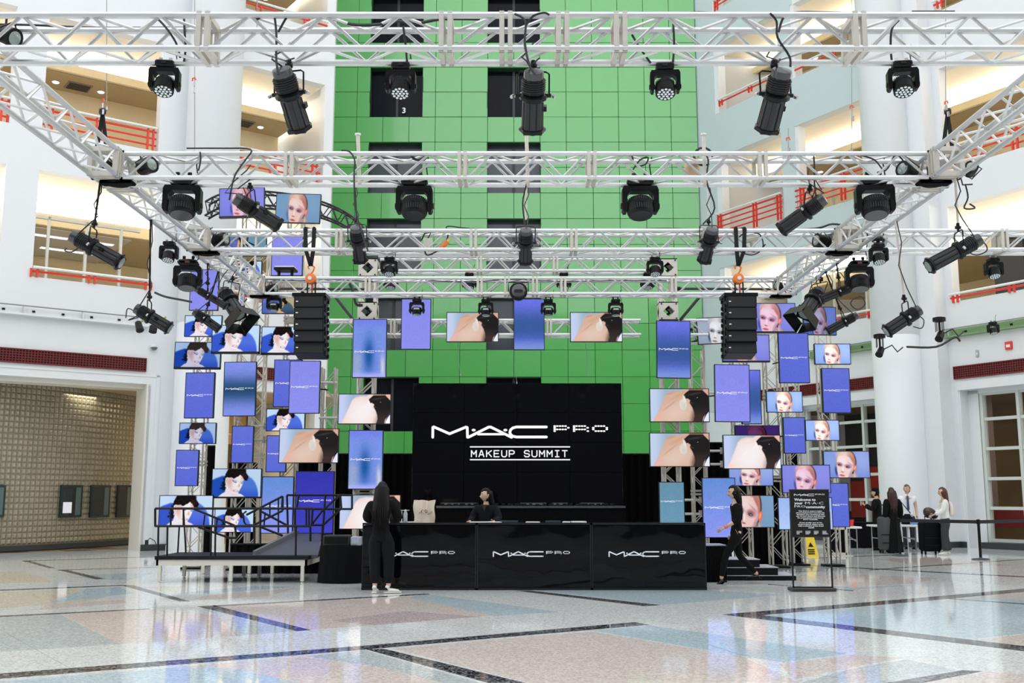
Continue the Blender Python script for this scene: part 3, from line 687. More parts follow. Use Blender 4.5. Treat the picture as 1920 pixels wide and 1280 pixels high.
# black curved trusses left and right
BT_ = mat('black_truss', (.02,.02,.022), .4, .2)
def arc_truss(pts, Y, label, dz=.3, th=.26):
    P = []
    for i, (x, y) in enumerate(pts): P.append(at(x, y, Y+.35*math.sin(i/(len(pts)-1)*math.pi)))
    # refine
    Q = []
    for i in range(len(P)-1):
        for k in range(3):
            f = k/3; a0 = P[max(i-1,0)]; a1 = P[i]; a2 = P[i+1]; a3 = P[min(i+2, len(P)-1)]
            Q.append(.5*((2*a1)+(a2-a0)*f+(2*a0-5*a1+4*a2-a3)*f*f+(3*a1-a0-3*a2+a3)*f**3))
    Q.append(P[-1]); t = thing('curved_truss', label, 'truss', Q[0])
    o = [Vector((0,0,0)), Vector((0,th,.0)), Vector((0,0,-dz)), Vector((0,th,-dz))]
    for d in o: MB().tube([q+d for q in Q], .022, 6).build('chord', BT_, t)
    for i in range(len(Q)-1):
        for (c0, c1) in ((0,2),(1,3),(0,1),(2,3)):
            a_, b_ = (c0, c1) if i % 2 == 0 else (c1, c0); put_bar(t, Q[i]+o[a_], Q[i+1]+o[b_], .011, 'bk', BT_)
arc_truss([(385,378),(408,366),(440,360),(480,358),(530,362),(575,370),(620,384),(655,402),(680,424),(694,448)], 21.0, 'black arched ladder truss above the left screens')
arc_truss([(1262,632),(1290,618),(1320,606),(1350,596),(1385,590)], 21.6, 'black curved ladder truss behind the right loudspeaker array')
for (a, b_, lab) in (((628,556),(664,602),'left of the left tower'), ((1312,556),(1272,604),'right of the right tower')):
    p, q = at(*a, 20.4), at(*b_, 20.4); t = thing('brace_pipe', 'slanted black brace pipe %s' % lab, 'pipe', p); MB().cyl(p, q, .03, n=8).build('pipe', BT_, t); MB().cyl(q-Vector((.05,.05,.0)), q+Vector((.05,.05,.0)), .05, n=8).build('clamp', ALUP, t)
for (x0, x1) in ((500,690),(1268,1480)):
    p, q = at(x0, 541, 19.9), at(x1, 542, 19.9); t = thing('brace_pipe', 'long horizontal black pipe behind the fourth beam on the %s' % ('left' if x0 < 900 else 'right'), 'pipe', p); MB().cyl(p, q, .025, n=8).build('pipe', BT_, t); MB().cyl(p, p+Vector((.08,0,0)), .04, n=8).build('end_cap', BLK, t)

# ================================================================ LOUDSPEAKER ARRAYS
def array(px0, px1, ytop, ybot, Y, label, flip):
    x0, x1 = at(px0, 560, Y).x, at(px1, 560, Y).x; zt = at(px0, ytop, Y).z; zb = at(px0, ybot, Y).z
    t = thing('loudspeaker_array', label, 'loudspeaker', ((x0+x1)/2, Y, zb))
    n = 5; z = zt-.07; hs = (z-zb)/n; w_ = x1-x0; dp = .38
    b = MB(); b.box((x0-.03, Y, zt-.07), (x1+.02, Y+dp, zt-.02)); b.box((x0, Y+.1, zt-.02), (x1, Y+.14, zt)); b.box((x0+.1, Y, zt-.02), (x0+.14, Y+dp, zt)); b.build('bumper_frame', BLK2, t, 0)
    for i in range(n):
        tilt = 1.5+i*1.6; dy = .012*i*i*.5
        M = Matrix.Translation(((x0+x1)/2, Y+dp/2+dy, z-hs*(i+.5))) @ Matrix.Rotation(R(-tilt), 4, 'X')
        b = MB(); b.M = M; wt = w_*(1-.03*i*0); b.rbox((0,0,0), (w_, dp, hs-.006), .01); c = b.build('cabinet', BLK, t, 20)
        b = MB(); b.M = M; b.box((-w_/2+.02, -dp/2-.006, -hs/2+.012), (w_/2-.02, -dp/2, hs/2-.012)); b.build('front_grille', mat('speaker_grille', (.006,.006,.007), .7, noise=.3, nscale=200), c, 0)
        b = MB(); b.M = M; b.cbox((-w_/2+.05, -dp/2-.008, 0), (.03, .006, .012)); b.build('badge', WLET, c, 0)
        b = MB(); b.M = M
        for k in (-1, 1): b.cbox((flip*(w_/2+.012), k*.12, hs*.3), (.02,.04,.05)); b.cbox((flip*(w_/2+.012), k*.12, -hs*.3), (.02,.04,.05))
        b.build('rigging', BLK2, c, 0)
    return zt
ZT = array(551, 608, 546, 664, 15.2, 'left hanging stack of five black loudspeaker boxes', 1)
array(1362, 1419, 546, 664, 15.2, 'right hanging stack of five black loudspeaker boxes', -1)
ORANGE = mat('orange_paint', (.85,.20,.03), .4)
STRAP = mat('black_strap', (.01,.01,.01), .9)
for px, nm in ((583, 'left'), (1384, 'right')):
    Y = 15.42; c = at(px, 523, Y); t = thing('chain_hoist', 'orange chain hoist above the %s loudspeaker stack' % nm, 'hoist', c)
    b = MB(); b.M = Matrix.Translation(c) @ Matrix.Rotation(R(90), 4, 'X'); b.lathe([(.05,-.08),(.075,-.07),(.085,0),(.075,.07),(.05,.08)], 18); b.build('hoist_body', ORANGE, t)
    b = MB(); b.M = Matrix.Translation(c-Vector((0,.085,0))) @ Matrix.Rotation(R(90), 4, 'X'); b.lathe([(.03,-.01),(.03,.01)], 14); b.build('hub_cap', HANDR, t)
    b = MB(); b.tube([c+Vector((.0,0,.08)), c+Vector((.03,0,.12)), c+Vector((.05,0,.18)), c+Vector((0,0,.22)), c+Vector((-.05,0,.19)), c+Vector((-.035,0,.155))], .014, 6); b.build('hook', ORANGE, t)
    for dx, m in ((-.05, STRAP), (.02, mat('red_chain', (.5,.05,.03), .5)), (.07, STRAP)): b = MB(); b.cyl(c+Vector((dx,0,-.05)), Vector((c.x+dx, Y, ZT-.02)), .012, n=5); b.build('chain', m, t)
    t2 = thing('lifting_strap', 'black webbing strap looped over the third beam above the %s orange hoist' % nm, 'strap', c+Vector((0,0,.2)))
    zt_ = ZB+A_+.04; hx = c.x
    for dx in (-.10, .12):
        b = MB(); pts_ = [Vector((hx, Y-.05, c.z+.19)), Vector((hx+dx*.5, Y-.2, c.z+.4)), Vector((hx+dx*.6, Y-.23, zt_-.02))]
        for p, q in zip(pts_, pts_[1:]): b.prism([p+Vector((-.03,0,0)), p+Vector((.03,0,0)), q+Vector((.03,0,0)), q+Vector((-.03,0,0))], (0,.012,0))
        b.build('strap_leg', STRAP, t2, 0)
    b = MB(); b.tube([(hx-.06, Y-.23, zt_-.02), (hx-.03, Y-.05, zt_+.01), (hx+.05, Y-.05, zt_+.01), (hx+.07, Y-.23, zt_-.02)], .03, 6); b.build('strap_loop', STRAP, t2)
# ================================================================ LUMINAIRES
LENS = mat('lens_glass', (.75,.82,.86), .08, .2, spec=.8); LENSG = mat('lens_grey', (.30,.36,.34), .1, .2)
CABLE = mat('cable_black', (.01,.01,.012), .5); DGREY = mat('dark_grey_metal', (.022,.022,.024), .35, .4)
STEEL = mat('steel', (.45,.45,.46), .3, .8)
def yoke_arms(b, z0, z1, w_, dpt, th):
    pass
def head_proto(kind):
    """unit-width moving head hung from its clamps; origin at the clamp top"""
    t = thing('moving_head', 'x', 'stage light', (0,0,0))
    b = MB()
    for x in (-.16, .16):
        b.cyl((x,0,0), (x,0,-.16), .035, n=6); b.cyl((x-.05,0,-.05), (x+.05,0,-.05), .055, n=8)
    b.build('clamp', STEEL if kind == 'led' else BLK2, t)
    b = MB()
    if kind == 'wash': b.rbox((0,0,-.27), (.72,.55,.2), .07); b.rbox((0,0,-.2), (.5,.4,.12), .05)
    else: b.rbox((0,0,-.27), (.6,.5,.22), .04)
    c = b.build('base', BLK, t)
    b = MB(); b.cbox((0,-.28,-.27), (.16,.01,.07)); b.build('display', mat('display_brown', (.12,.05,.03), .3) if kind == 'wash' else DGREY, c, 0)
    b = MB()       # yoke: a thick inverted U with chamfered shoulders
    o = [(-.5,-1.06),(-.5,-.5),(-.45,-.40),(.45,-.40),(.5,-.5),(.5,-1.06),(.46,-1.13),(.38,-1.13),(.36,-1.0),(.36,-.66),(.26,-.55),(-.26,-.55),(-.36,-.66),(-.36,-1.0),(-.38,-1.13),(-.46,-1.13)]
    nO = len(o); y0, y1 = -.17, .17
    vs = [(x, y0, z) for x, z in o]+[(x, y1, z) for x, z in o]
    quads = [(0,1,13,14,15) , (1,2,12,13), (2,3,4,11,12) , (4,5,6,7,8,9,10,11)]
    fr = [(0,1,12,13,14,15), (1,2,3,10,11,12) , (3,4,9,10), (4,5,6,7,8,9)]
    fs = [tuple(f) for f in fr]+[tuple(i+nO for i in reversed(f)) for f in fr]+[(i, i+nO, (i+1) % nO+nO, (i+1) % nO) for i in range(nO)]
    b._a(vs, fs)
    b.build('yoke', BLK, t, 20)
    tilt = {'led': -20, 'wash': -14, 'spot': -8}[kind]
    M = Matrix.Translation((0,0,-.93)) @ Matrix.Rotation(R(tilt), 4, 'X')
    b = MB(); b.M = M
    if kind == 'wash':
        b.lathe([(.12,.20),(.30,.19),(.345,.13),(.355,.03),(.385,.0),(.385,-.03),(.37,-.06),(.36,-.20),(.33,-.28),(.30,-.31)], 28)
    elif kind == 'led':
        b.lathe([(.1,.20),(.25,.19),(.30,.12),(.30,.0),(.335,-.02),(.335,-.30),(.315,-.32)], 28)
    else:
        b.lathe([(.1,.20),(.27,.17),(.32,.08),(.33,-.06),(.30,-.18),(.27,-.32)], 24)
    h = b.build('head', BLK, t)
    b = MB(); b.M = M; n = 36
    for i in range(n):
        a = 2*math.pi*i/n; r0 = .36 if kind == 'wash' else .31
        for z0, z1 in (((.04,.15), (-.22,-.06)) if kind == 'wash' else ((.03,.17),)):
            b.cyl((r0*math.cos(a)*.98, r0*math.sin(a)*.98, z0), (r0*math.cos(a), r0*math.sin(a), z1), .012, n=4)
    stuff(b.build('cooling_fins', DGREY, h))
    b = MB(); b.M = M
    if kind == 'led':
        b.lathe([(.30,-.315),(.30,-.318)], 24); f = b.build('lens_plate', mat('lens_plate', (.05,.05,.055), .3, .4), h)
        b = MB(); b.M = M
        for r_, k in ((0,1),(.12,6),(.235,12)):
            for i in range(k):
                a = 2*math.pi*i/k; b.lathe([(.05,-.318),(.045,-.332),(.01,-.34)], 8, (r_*math.cos(a), r_*math.sin(a), 0))
        stuff(b.build('lens_cluster', LENS, h))
    elif kind == 'wash':
        b.lathe([(.29,-.312),(.27,-.30),(.01,-.30)], 24); b.build('lens_plate', mat('wash_glass', (.03,.03,.033), .1), h)
        b = MB(); b.M = M
        for i in range(12):
            a = 2*math.pi*i/12; b.lathe([(.035,-.30),(.02,-.31)], 6, (.22*math.cos(a), .22*math.sin(a), 0))
        stuff(b.build('lens_cluster', DGREY, h))
    else:
        b.lathe([(.25,-.322),(.24,-.34),(.01,-.36)], 20); b.build('front_lens', LENSG, h)
        b = MB(); b.M = M; b.prism([(-.16,-.335,.08),(.16,-.335,.08),(.2,-.335,-.04),(-.2,-.335,-.04)], (0,-.012,0)); b.build('light_badge', mat('grey_badge', (.35,.35,.36), .3), h, 0)
    b = MB()
    for x in (-1, 1): b.cyl((x*.33,0,-.93), (x*.53,0,-.93), .085, n=12)
    b.build('pivot', BLK2, t)
    b = MB(); b.tube([(.2,.1,-.2),(.34,.15,-.05),(.3,.12,.25),(.36,.1,.5)], .02, 5); b.build('cable', CABLE, t)
    return t
PROTO = {}
def moving_head(kind, px, ytop, Y, wpx, label, rz=0, group=None, hz=None):
    """px: centre column, ytop: row of the clamp top, wpx: width in photo pixels"""
    if Y is None: Y = gnd(px, ytop, ZB-.035).y
    p = at(px, ytop, Y)
    if kind == 'led' and 12 < Y < 17: p.z = ZB-.035
    sc = wpx/ppm(Y, p.z)
    if kind not in PROTO: PROTO[kind] = head_proto(kind); o = PROTO[kind]
    else: o = dup(PROTO[kind])
    o.location = p; o.scale = (sc, sc, sc); o.rotation_euler = (0,0,R(rz)); o['label'] = label; o['category'] = 'stage light'
    o['group'] = {'led': 'small LED moving heads', 'wash': 'big black wash moving heads', 'spot': 'spot moving heads under the fourth beam'}[kind]
    return o
G1 = 8.44
moving_head('led', 311, 108, G1, 56, 'small LED moving head on the nearest beam, in front of the left galleries', 6)
moving_head('led', 752, 112, G1, 56, 'small LED moving head on the nearest beam before the left dark tower window')
moving_head('led', 1246, 113, G1, 56, 'small LED moving head on the nearest beam before plain green panels', -4)
moving_head('led', 1690, 109, G1, 56, 'small LED moving head on the nearest beam before the right round column', -8)
moving_head('wash', 345, 323, 11.95, 69, 'big black wash light under the second beam, leftmost of its row', 5)
moving_head('wash', 778, 325, 11.95, 68, 'big black wash light under the second beam, left of centre over the green tower')
moving_head('wash', 1199, 325, 11.95, 68, 'big black wash light under the second beam, right of centre over the green tower')
moving_head('wash', 1637, 322, 11.95, 70, 'big black wash light under the second beam, rightmost of its row', -6)
moving_head('wash', 354, 480, 15.2, 51, 'big black wash light below the left corner of the third beam', 8)
moving_head('wash', 1609, 482, 15.3, 51, 'big black wash light below the right corner of the third beam', -8)
for (x, y, Y, w_, lab) in ((318,448,None,34,'small moving head under the left side truss, before the pier beside the column'), (731,460,15.45,31,'small moving head under the third beam, left of the centre spotlight'), (1227,460,15.45,31,'small moving head under the third beam, right of the centre spotlight'), (1646,452,None,34,'small moving head right of the corner of the third beam, before the right column'), (1860,460,15.5,33,'small moving head under the far right end of the third beam'),
    (1861,600,24,21,'small moving head on the green ledge at the right'), (733,508,20.3,27,'small moving head under the upper rear truss near the left tower, half hidden'), (880,508,20.4,27,'small moving head under the upper rear truss, left of centre'), (1057,508,20.4,27,'small moving head under the upper rear truss, right of centre'), (1214,508,20.3,27,'small moving head under the upper rear truss near the right tower, half hidden')):
    moving_head('led', x, y, Y, w_, lab)
for (x, y, lab) in ((782,556,'spot moving head in front of the lilac upright screen'), (911,557,'spot moving head in front of the left shoulder picture of the hanging row'), (1028,557,'spot moving head at the right edge of the centre upright screen'), (1154,557,'spot moving head in front of the right shoulder picture of the hanging row'), (515,548,'spot moving head in front of the golden portrait screen by the left loudspeaker stack')):
    moving_head('spot', x, y, 18.85, 28, lab)
# ellipsoidal spotlights -----------------------------------------------------
def spotlight(rear, front, Yr, Yf, hang, label, rad=None, cat='stage light', barn=False, pole=None, pole_top=None):
    a = at(*rear, Yr); c = at(*front, Yf); L = (c-a).length; z = (c-a).normalized()
    up = Vector((0,0,1)); x = z.cross(up); x = x.normalized() if x.length > .2 else Vector((1,0,0)); y = z.cross(x)
    if y.z < 0 and False: y = -y
    piv = a+z*L*.4; h = at(*hang, piv.y)
    if 4.6 < h.z < 5.6: h.z = ZB-.03 if h.z < 5.3 else h.z
    if h.x < -4.62: h.x = -4.80
    elif h.x > 4.9: h.x = 5.12
    t = thing('ellipsoidal_spotlight' if not barn else 'barndoor_spotlight', label, cat, h, None)
    M = basis(a, x, y, z); r = rad or L*.125
    b = MB(); b.M = M; b.lathe([(r*.5,0),(r*.8,L*.01),(r*.85,L*.05),(r*.85,L*.12)], 14); b.build('rear_cap', mat('lamp_cap', (.07,.07,.075), .3, .5), t)
    b = MB(); b.M = M; b.lathe([(r*.78,L*.10),(r*.95,L*.13),(r*1.0,L*.34),(r*.92,L*.37)], 10); hs = b.build('lamp_housing', BLK, t, 20)
    b = MB(); b.M = M
    for i in range(5): b.lathe([(r*.99,L*(.15+.035*i)),(r*1.05,L*(.152+.035*i)),(r*1.05,L*(.16+.035*i)),(r*.99,L*(.165+.035*i))], 10)
    b.build('cooling_fins', DGREY, hs, 20)
    b = MB(); b.M = M; b.lathe([(r*.95,L*.37),(r*1.22,L*.39),(r*1.22,L*.44),(r*.98,L*.46)], 12); b.build('shutter_ring', BLK2, t, 20)
    for s_ in (-1, 1):
        b = MB(); b.M = M; b.cyl((s_*r*1.1,0,L*.415), (s_*r*1.7,0,L*.415), r*.1, n=6); b.cyl((s_*r*1.65,-r*.1,L*.415), (s_*r*1.85,r*.2,L*.415), r*.16, n=6); b.build('shutter_handle', STEEL, t)
    b = MB(); b.M = M; b.lathe([(r*.86,L*.46),(r*.92,L*.48),(r*.95,L*.93)], 8); b.build('lens_barrel', mat('barrel_black', (.012,.013,.015), .4, .1), t, 20)
    b = MB(); b.M = M
    for i in range(8):
        ang = (i+.5)*math.pi/4; b.cyl((r*.9*math.cos(ang), r*.9*math.sin(ang), L*.49), (r*.94*math.cos(ang), r*.94*math.sin(ang), L*.92), r*.05, n=4)
    b.build('barrel_ribs', DGREY, t)
    b = MB(); b.M = M; e = r*1.08; b.lathe([(e,L*.93),(e*1.08,L*.94),(e*1.08,L*.975),(e*.9,L*.98),(e*.86,L)], 8); b.cbox((0,0,L*.99), (r*1.6,r*1.6,L*.02)); b.build('gel_frame', BLK2, t, 20)
    b = MB(); b.M = M; b.lathe([(r*.75,L*1.001),(r*.1,L*1.004)], 16); b.build('front_lens', LENSG, t)
    if barn:
        b = MB(); b.M = M
        for (dx, dy) in ((1,0),(-1,0),(0,1),(0,-1)):
            o = Vector((dx*r*1.35, dy*r*1.35, L*.98)); s_ = Vector((dy, dx, 0))*r*1.3; o2 = o*1.0+Vector((dx*r*.25, dy*r*.25, r*1.5)); b.prism([o+s_, o-s_, o2-s_*1.15, o2+s_*1.15], (dx*.006, dy*.006, 0))
        b.lathe([(r*1.4,L*.9),(r*1.45,L*.99)], 4); b.build('barn_door', BLK, t, 0)
    # yoke
    u = (h-piv).normalized(); wy = r*1.35; reach = min((h-piv).length*.75, r*2.4)
    b = MB(); tp = piv+u*reach
    b.tube([piv+x*wy, tp+x*wy-u*.02, tp+x*wy*.8, tp-x*wy*.8, tp-x*wy-u*.02, piv-x*wy], .008, 5)
    for s_ in (-1, 1): b.cyl(piv+x*s_*r*.95, piv+x*s_*wy*1.12, .018, n=8)
    b.build('yoke', BLK2, t)
    b = MB(); e = h if pole is None else pole
    b.cyl(tp, tp+u*.06, .014, n=6); k = tp+u*.05
    b.cyl(k-Vector((.03,0,0)), k+Vector((.03,0,0)), .02, n=8); b.cyl(k, k+u*.05, .022, n=6); cl = k+u*.04
    b.build('clamp', BLK2, t)
    if (h-cl).length > .12:
        b = MB(); b.cyl(cl, h, .014, n=8); b.build('drop_pole', ALUP if pole_top is None else BLK2, t)
        b = MB(); b.tube([a+z*L*.1+Vector((0,-.05,0)), cl.lerp(h,.1)+Vector((.04,-.03,0)), cl.lerp(h,.4)+Vector((-.03,-.02,0)), cl.lerp(h,.7)+Vector((.04,-.03,0)), h+Vector((.02,0,0))], .008, 5); b.build('cable', CABLE, t)
    else:
        b = MB(); b.tube([a+z*L*.1-y*r, a-z*.06+Vector((-.06,0,.02)), (a+h)*.5+Vector((-.1,-.02,.08)), h+Vector((-.03,-.03,.12)), h+Vector((0,.02,.2))], .008, 5); b.tube([a+z*L*.22-y*r*.9, a+z*L*.05-y*r*1.8, a-z*.02-y*r*1.2, h+Vector((.05,-.03,.04))], .007, 5); b.build('cable', CABLE, t)
    b = MB(); b.M = M; b.cbox((r*1.05, -r*.2, L*.62), (r*.25,r*.5,L*.08)); b.build('badge_box', BLK, t, 0)
    return t
spotlight((527,128),(563,244),8.25,8.62,(543,88),'long black spotlight left of the green tower, hung from the nearest beam', .10)
spotlight((1001,132),(998,247),8.25,8.62,(1000,90),'long black spotlight at the centre of the nearest beam before the tower window', .10)
spotlight((1467,130),(1437,246),8.25,8.62,(1450,90),'long black spotlight right of the green tower, hung from the nearest beam', .10)
spotlight((134,441),(228,493),11.7,11.75,(173,345),'black spotlight on a dark drop pole at the far left, before the office window', .09, pole_top=1)
spotlight((440,370),(524,424),11.6,11.9,(468,335),'black spotlight in front of the upper left portrait screens', .09)
spotlight((667,425),(676,490),15.0,15.42,(665,345),'short steep black spotlight before the green tower, left of three on the third beam', .105, pole_top=1)
spotlight((986,430),(985,492),15.0,15.42,(987,345),'short steep black spotlight before the green tower, middle of three on the third beam', .105)
spotlight((1336,428),(1320,490),15.0,15.42,(1327,345),'short steep black spotlight at the right tower edge, last of three on the third beam', .105)
spotlight((1547,371),(1463,432),11.7,12.0,(1519,337),'black spotlight pointing down left, before the red gallery railing on the right', .09)
spotlight((254,577),(319,616),13.4,13.45,(276,452),'black spotlight on a drop pole beside the left column, above the red grille', .085, pole_top=1)
spotlight((1838,448),(1740,500),11.6,11.62,(1803,345),'black spotlight on a white drop pole at the upper far right', .09)
spotlight((1725,580),(1661,622),13.5,13.52,(1684,445),'black spotlight on a long pale drop pole before the right column', .09)
spotlight((363,583),(412,618),16.6,16.7,(382,500),'small black spotlight hanging before the upper left curly-hair screen', .075, pole_top=1)
spotlight((1608,590),(1550,622),16.6,16.7,(1580,515),'small black spotlight hanging low at the right, below the coiled cables', .075, pole_top=1)
spotlight((366,540),(425,575),16.0,16.1,(384,478),'slim black spotlight left of the barn-door light, on a drop pole', .06, pole_top=1)
spotlight((1600,537),(1538,562),16.0,16.1,(1575,480),'slim black spotlight right of the barn-door light, below the right wash light', .075, pole_top=1)
spotlight((418,545),(448,592),16.8,16.6,(438,525),'large boxy black barn-door light over the left portrait screens', .13, barn=True)
spotlight((1537,545),(1508,590),16.8,16.6,(1523,530),'large boxy black barn-door light over the right portrait screens', .13, barn=True)
# par cans lying inside the truss corners
def parcan(px, py, Y, r, dirv, label):
    c = at(px, py, Y); z = Vector(dirv).normalized(); x = z.orthogonal().normalized(); y = z.cross(x); M = basis(c, x, y, z)
    t = thing('par_can', label, 'stage light', c, 'par cans tucked in the truss corners')
    b = MB(); b.M = M; b.lathe([(r*.5,-r*2.2),(r*.85,-r*1.9),(r*.95,-r*.6),(r,-r*.3),(r,0),(r*.9,0)], 18); b.build('can', BLK, t)
    b = MB(); b.M = M; b.lathe([(r*.9,-.01),(r*.6,.005),(r*.02,.012)], 18); b.build('lens', LENSG, t)
    b = MB(); b.M = M
    for s_ in (-1,1): b.cyl((s_*r*1.05,0,-r), (s_*r*1.15,0,-r), .02, n=6)
    b.tube([(-r*1.12,0,-r), (-r*1.12,r*1.1,-r), (r*1.12,r*1.1,-r), (r*1.12,0,-r)], .008, 5); b.build('yoke', BLK2, t)
    b = MB(); b.tube([tuple(M @ Vector(q)) for q in ((0,-r*.5,-r*2), (r*.6,-r,-r*2.8), (r*1.6,r*.3,-r*3), (r*1.2,r*1.5,-r*2))], .01, 5); b.build('cable', CABLE, t)
parcan(28, 72, 8.3, .085, (.9,-.3,-.4), 'black par can at the top left photo corner in the nearest beam')
parcan(285, 308, 11.85, .10, (.8,-.5,.1), 'black par can at the left end inside the second beam')
parcan(186, 306, 11.9, .09, (-.2,-.9,-.2), 'black par can beside the left corner block of the second beam')
parcan(1692, 316, 11.85, .10, (-.8,-.5,.1), 'black par can at the right end inside the second beam')
parcan(1822, 312, 11.9, .08, (-.2,-.9,.2), 'black par can beside the right corner block of the second beam')
parcan(424, 447, 15.4, .11, (.9,-.3,.1), 'black par can at the left end inside the third beam')
parcan(1530, 450, 15.4, .11, (-.9,-.3,.1), 'black par can with green lens at the right end inside the third beam')
parcan(1620, 444, 15.4, .09, (.4,-.8,-.3), 'black par can just right of the third beam corner')
parcan(1660, 455, 15.4, .08, (.7,-.5,-.4), 'black par can right of the small moving head by the column')
parcan(517, 540, 18.8, .09, (.9,-.3,.1), 'black par can at the left end inside the fourth beam')
parcan(1455, 535, 18.8, .09, (-.9,-.3,.1), 'black par can at the right end inside the fourth beam')
# follow light facing the camera at the centre of the fourth beam
c = at(972, 546, 18.55); t = thing('ball_spotlight', 'round black spotlight facing the viewer at the centre of the fourth beam', 'stage light', c)
b = MB(); b.M = Matrix.Translation(c) @ Matrix.Rotation(R(90), 4, 'X'); b.lathe([(.09,-.22),(.15,-.16),(.165,-.05),(.165,.03),(.15,.06),(.13,.06)], 20); b.build('can', BLK, t)
b = MB(); b.M = Matrix.Translation(c-Vector((0,.055,0))) @ Matrix.Rotation(R(90), 4, 'X'); b.lathe([(.13,0),(.11,.025),(.06,.045),(.01,.05)], 20); b.build('front_lens', mat('dark_lens', (.02,.02,.022), .03, spec=.8), t)
b = MB(); b.tube([c+Vector((-.18,0,0)), c+Vector((-.18,.02,.17)), c+Vector((.18,.02,.17)), c+Vector((.18,0,0))], .012, 5); b.build('yoke', BLK2, t)
# wall-ledge fixtures near the right column
for (px, py, lab) in ((1762, 620, 'black track spotlight cluster right of the right column'), (1650, 650, 'black track spotlight left of the right column')):
    Y = 28.0 if px > 1700 else 30.0; c = at(px, py, Y); t = thing('track_spotlight', lab, 'stage light', c)
    b = MB(); b.M = Matrix.Translation(c); b.lathe([(.1,.38),(.17,.36),(.17,.26),(.1,.24)], 12); b.build('top_can', BLK, t)
    b = MB(); b.M = Matrix.Translation(c)
    for i in range(4): a_ = i*math.pi/2+.6; b.cyl((.12*math.cos(a_), .12*math.sin(a_), .26), (.12*math.cos(a_), .12*math.sin(a_), -.02), .012, n=5)
    b.build('cage', BLK2, t); b = MB(); b.M = Matrix.Translation(c); b.cyl((0,0,.25), (0,0,-.2), .03, n=6); b.cyl((-.08,-.1,-.25), (.06,.05,-.05), .11, .09, 12); b.build('lamp_can', BLK, t)
    b = MB(); b.tube([c+Vector((.05,0,-.1)), c+Vector((.35,0,.05)), c+Vector((.5,0,-.15)), c+Vector((.7,.1,0))], .02, 5); b.build('cable', CABLE, t)
# black pipe clamp lamps by the left ledge
c = at(288, 612, 26.0); t = thing('track_spotlight', 'small brassy spotlight cluster below the left drop-pole spotlight', 'stage light', c)
b = MB(); b.cyl(c+Vector((-.4,0,.1)), c+Vector((-.3,-.1,-.12)), .08, .1, 10); b.cyl(c+Vector((0,0,0)), c+Vector((0,-.05,-.15)), .1, .1, 10); b.build('lamp_can', BLK, t)
b = MB(); b.tube([c+Vector((-.45,0,.05)), c+Vector((-.2,0,.2)), c+Vector((.1,0,.1)), c+Vector((.3,0,.25))], .03, 6); b.build('bracket', mat('brass', (.45,.38,.12), .4, .5), t)

# ================================================================ CABLES, STEELS
def cable(pts, Y, label, r=.010, dy=0, grp=None, name='power_cable', m=CABLE):
    P = [at(x, y, Y+dy*i) for i, (x, y) in enumerate(pts)]; Q = []
    for i in range(len(P)-1):
        for k in range(4):
            f = k/4; a0 = P[max(i-1,0)]; a1 = P[i]; a2 = P[i+1]; a3 = P[min(i+2, len(P)-1)]
            Q.append(.5*((2*a1)+(a2-a0)*f+(2*a0-5*a1+4*a2-a3)*f*f+(3*a1-a0-3*a2+a3)*f**3))
    Q.append(P[-1]); b = MB(); b.tube([q-P[0] for q in Q], r, 5); o = b.build(name, m); o.location = P[0]; LOC[o.name] = P[0]
    return tag(o, label, 'cable', grp)
gc = 'cables draped along the truss beams'
cable([(0,46),(60,47),(180,52),(330,52),(480,55),(600,57),(750,55),(850,60)], 8.47, 'long black cable lying in the left half of the nearest beam', grp=gc)
cable([(170,28),(210,33),(250,32),(290,28)], 8.2, 'short sagging cable left end of the nearest beam', grp=gc)
cable([(290,30),(310,50),(330,80),(338,108)], 8.3, 'cable dropping through the nearest beam to the leftmost LED head', grp=gc)
cable([(345,30),(346,60),(348,90),(345,115)], 8.4, 'second cable dropping beside the leftmost LED head', grp=gc)
cable([(480,38),(510,24),(518,60),(518,110),(522,140)], 8.15, 'cable hanging from the nearest beam to the left long spotlight', grp=gc)
cable([(522,60),(540,30),(560,24),(590,24)], 8.15, 'cable arching over the top of the nearest beam near the left spotlight', grp=gc)
cable([(620,34),(660,46),(710,46),(745,40),(780,44),(830,36),(900,36)], 8.3, 'thick cable sagging through the centre left of the nearest beam', .014, grp=gc)
cable([(756,50),(760,80),(763,115)], 8.4, 'cable dropping to the second LED head', grp=gc)
cable([(965,26),(985,40),(984,80),(992,120),(1003,140)], 8.12, 'cable from the nearest beam to the centre long spotlight', grp=gc)
cable([(986,48),(1000,30),(1020,24),(1030,28)], 8.12, 'cable arch above the centre long spotlight', grp=gc)
cable([(1100,55),(1150,55)], 8.47, 'short black cable in the middle bay of the nearest beam', .014, grp=gc)
cable([(1185,65),(1200,90),(1220,118)], 8.4, 'cable falling to the third LED head', grp=gc)
cable([(1262,40),(1264,80),(1262,116)], 8.4, 'second cable right of the third LED head', grp=gc)
cable([(1280,26),(1310,23),(1345,26),(1330,27)], 8.2, 'little black cable loop on top of the nearest beam', grp=gc)
cable([(1444,25),(1456,40),(1458,70),(1480,105),(1482,125)], 8.12, 'cable from the nearest beam to the right long spotlight', grp=gc)
cable([(1460,60),(1470,32),(1495,23),(1540,23),(1600,24)], 8.15, 'cable arching from the right spotlight along the beam top', grp=gc)
cable([(1710,22),(1760,22),(1790,22)], 8.2, 'straight black cable on top of the nearest beam at the right', grp=gc)
cable([(1685,38),(1672,55),(1670,90),(1672,112)], 8.3, 'cable dropping to the rightmost LED head', grp=gc)
cable([(350,278),(420,278),(470,280),(460,300),(440,330),(430,375)], 11.6, 'cable from the second beam down to the slanted spotlight', grp=gc)
cable([(375,285),(376,300),(372,320)], 11.6, 'short cable drop at the left of the second beam', grp=gc)
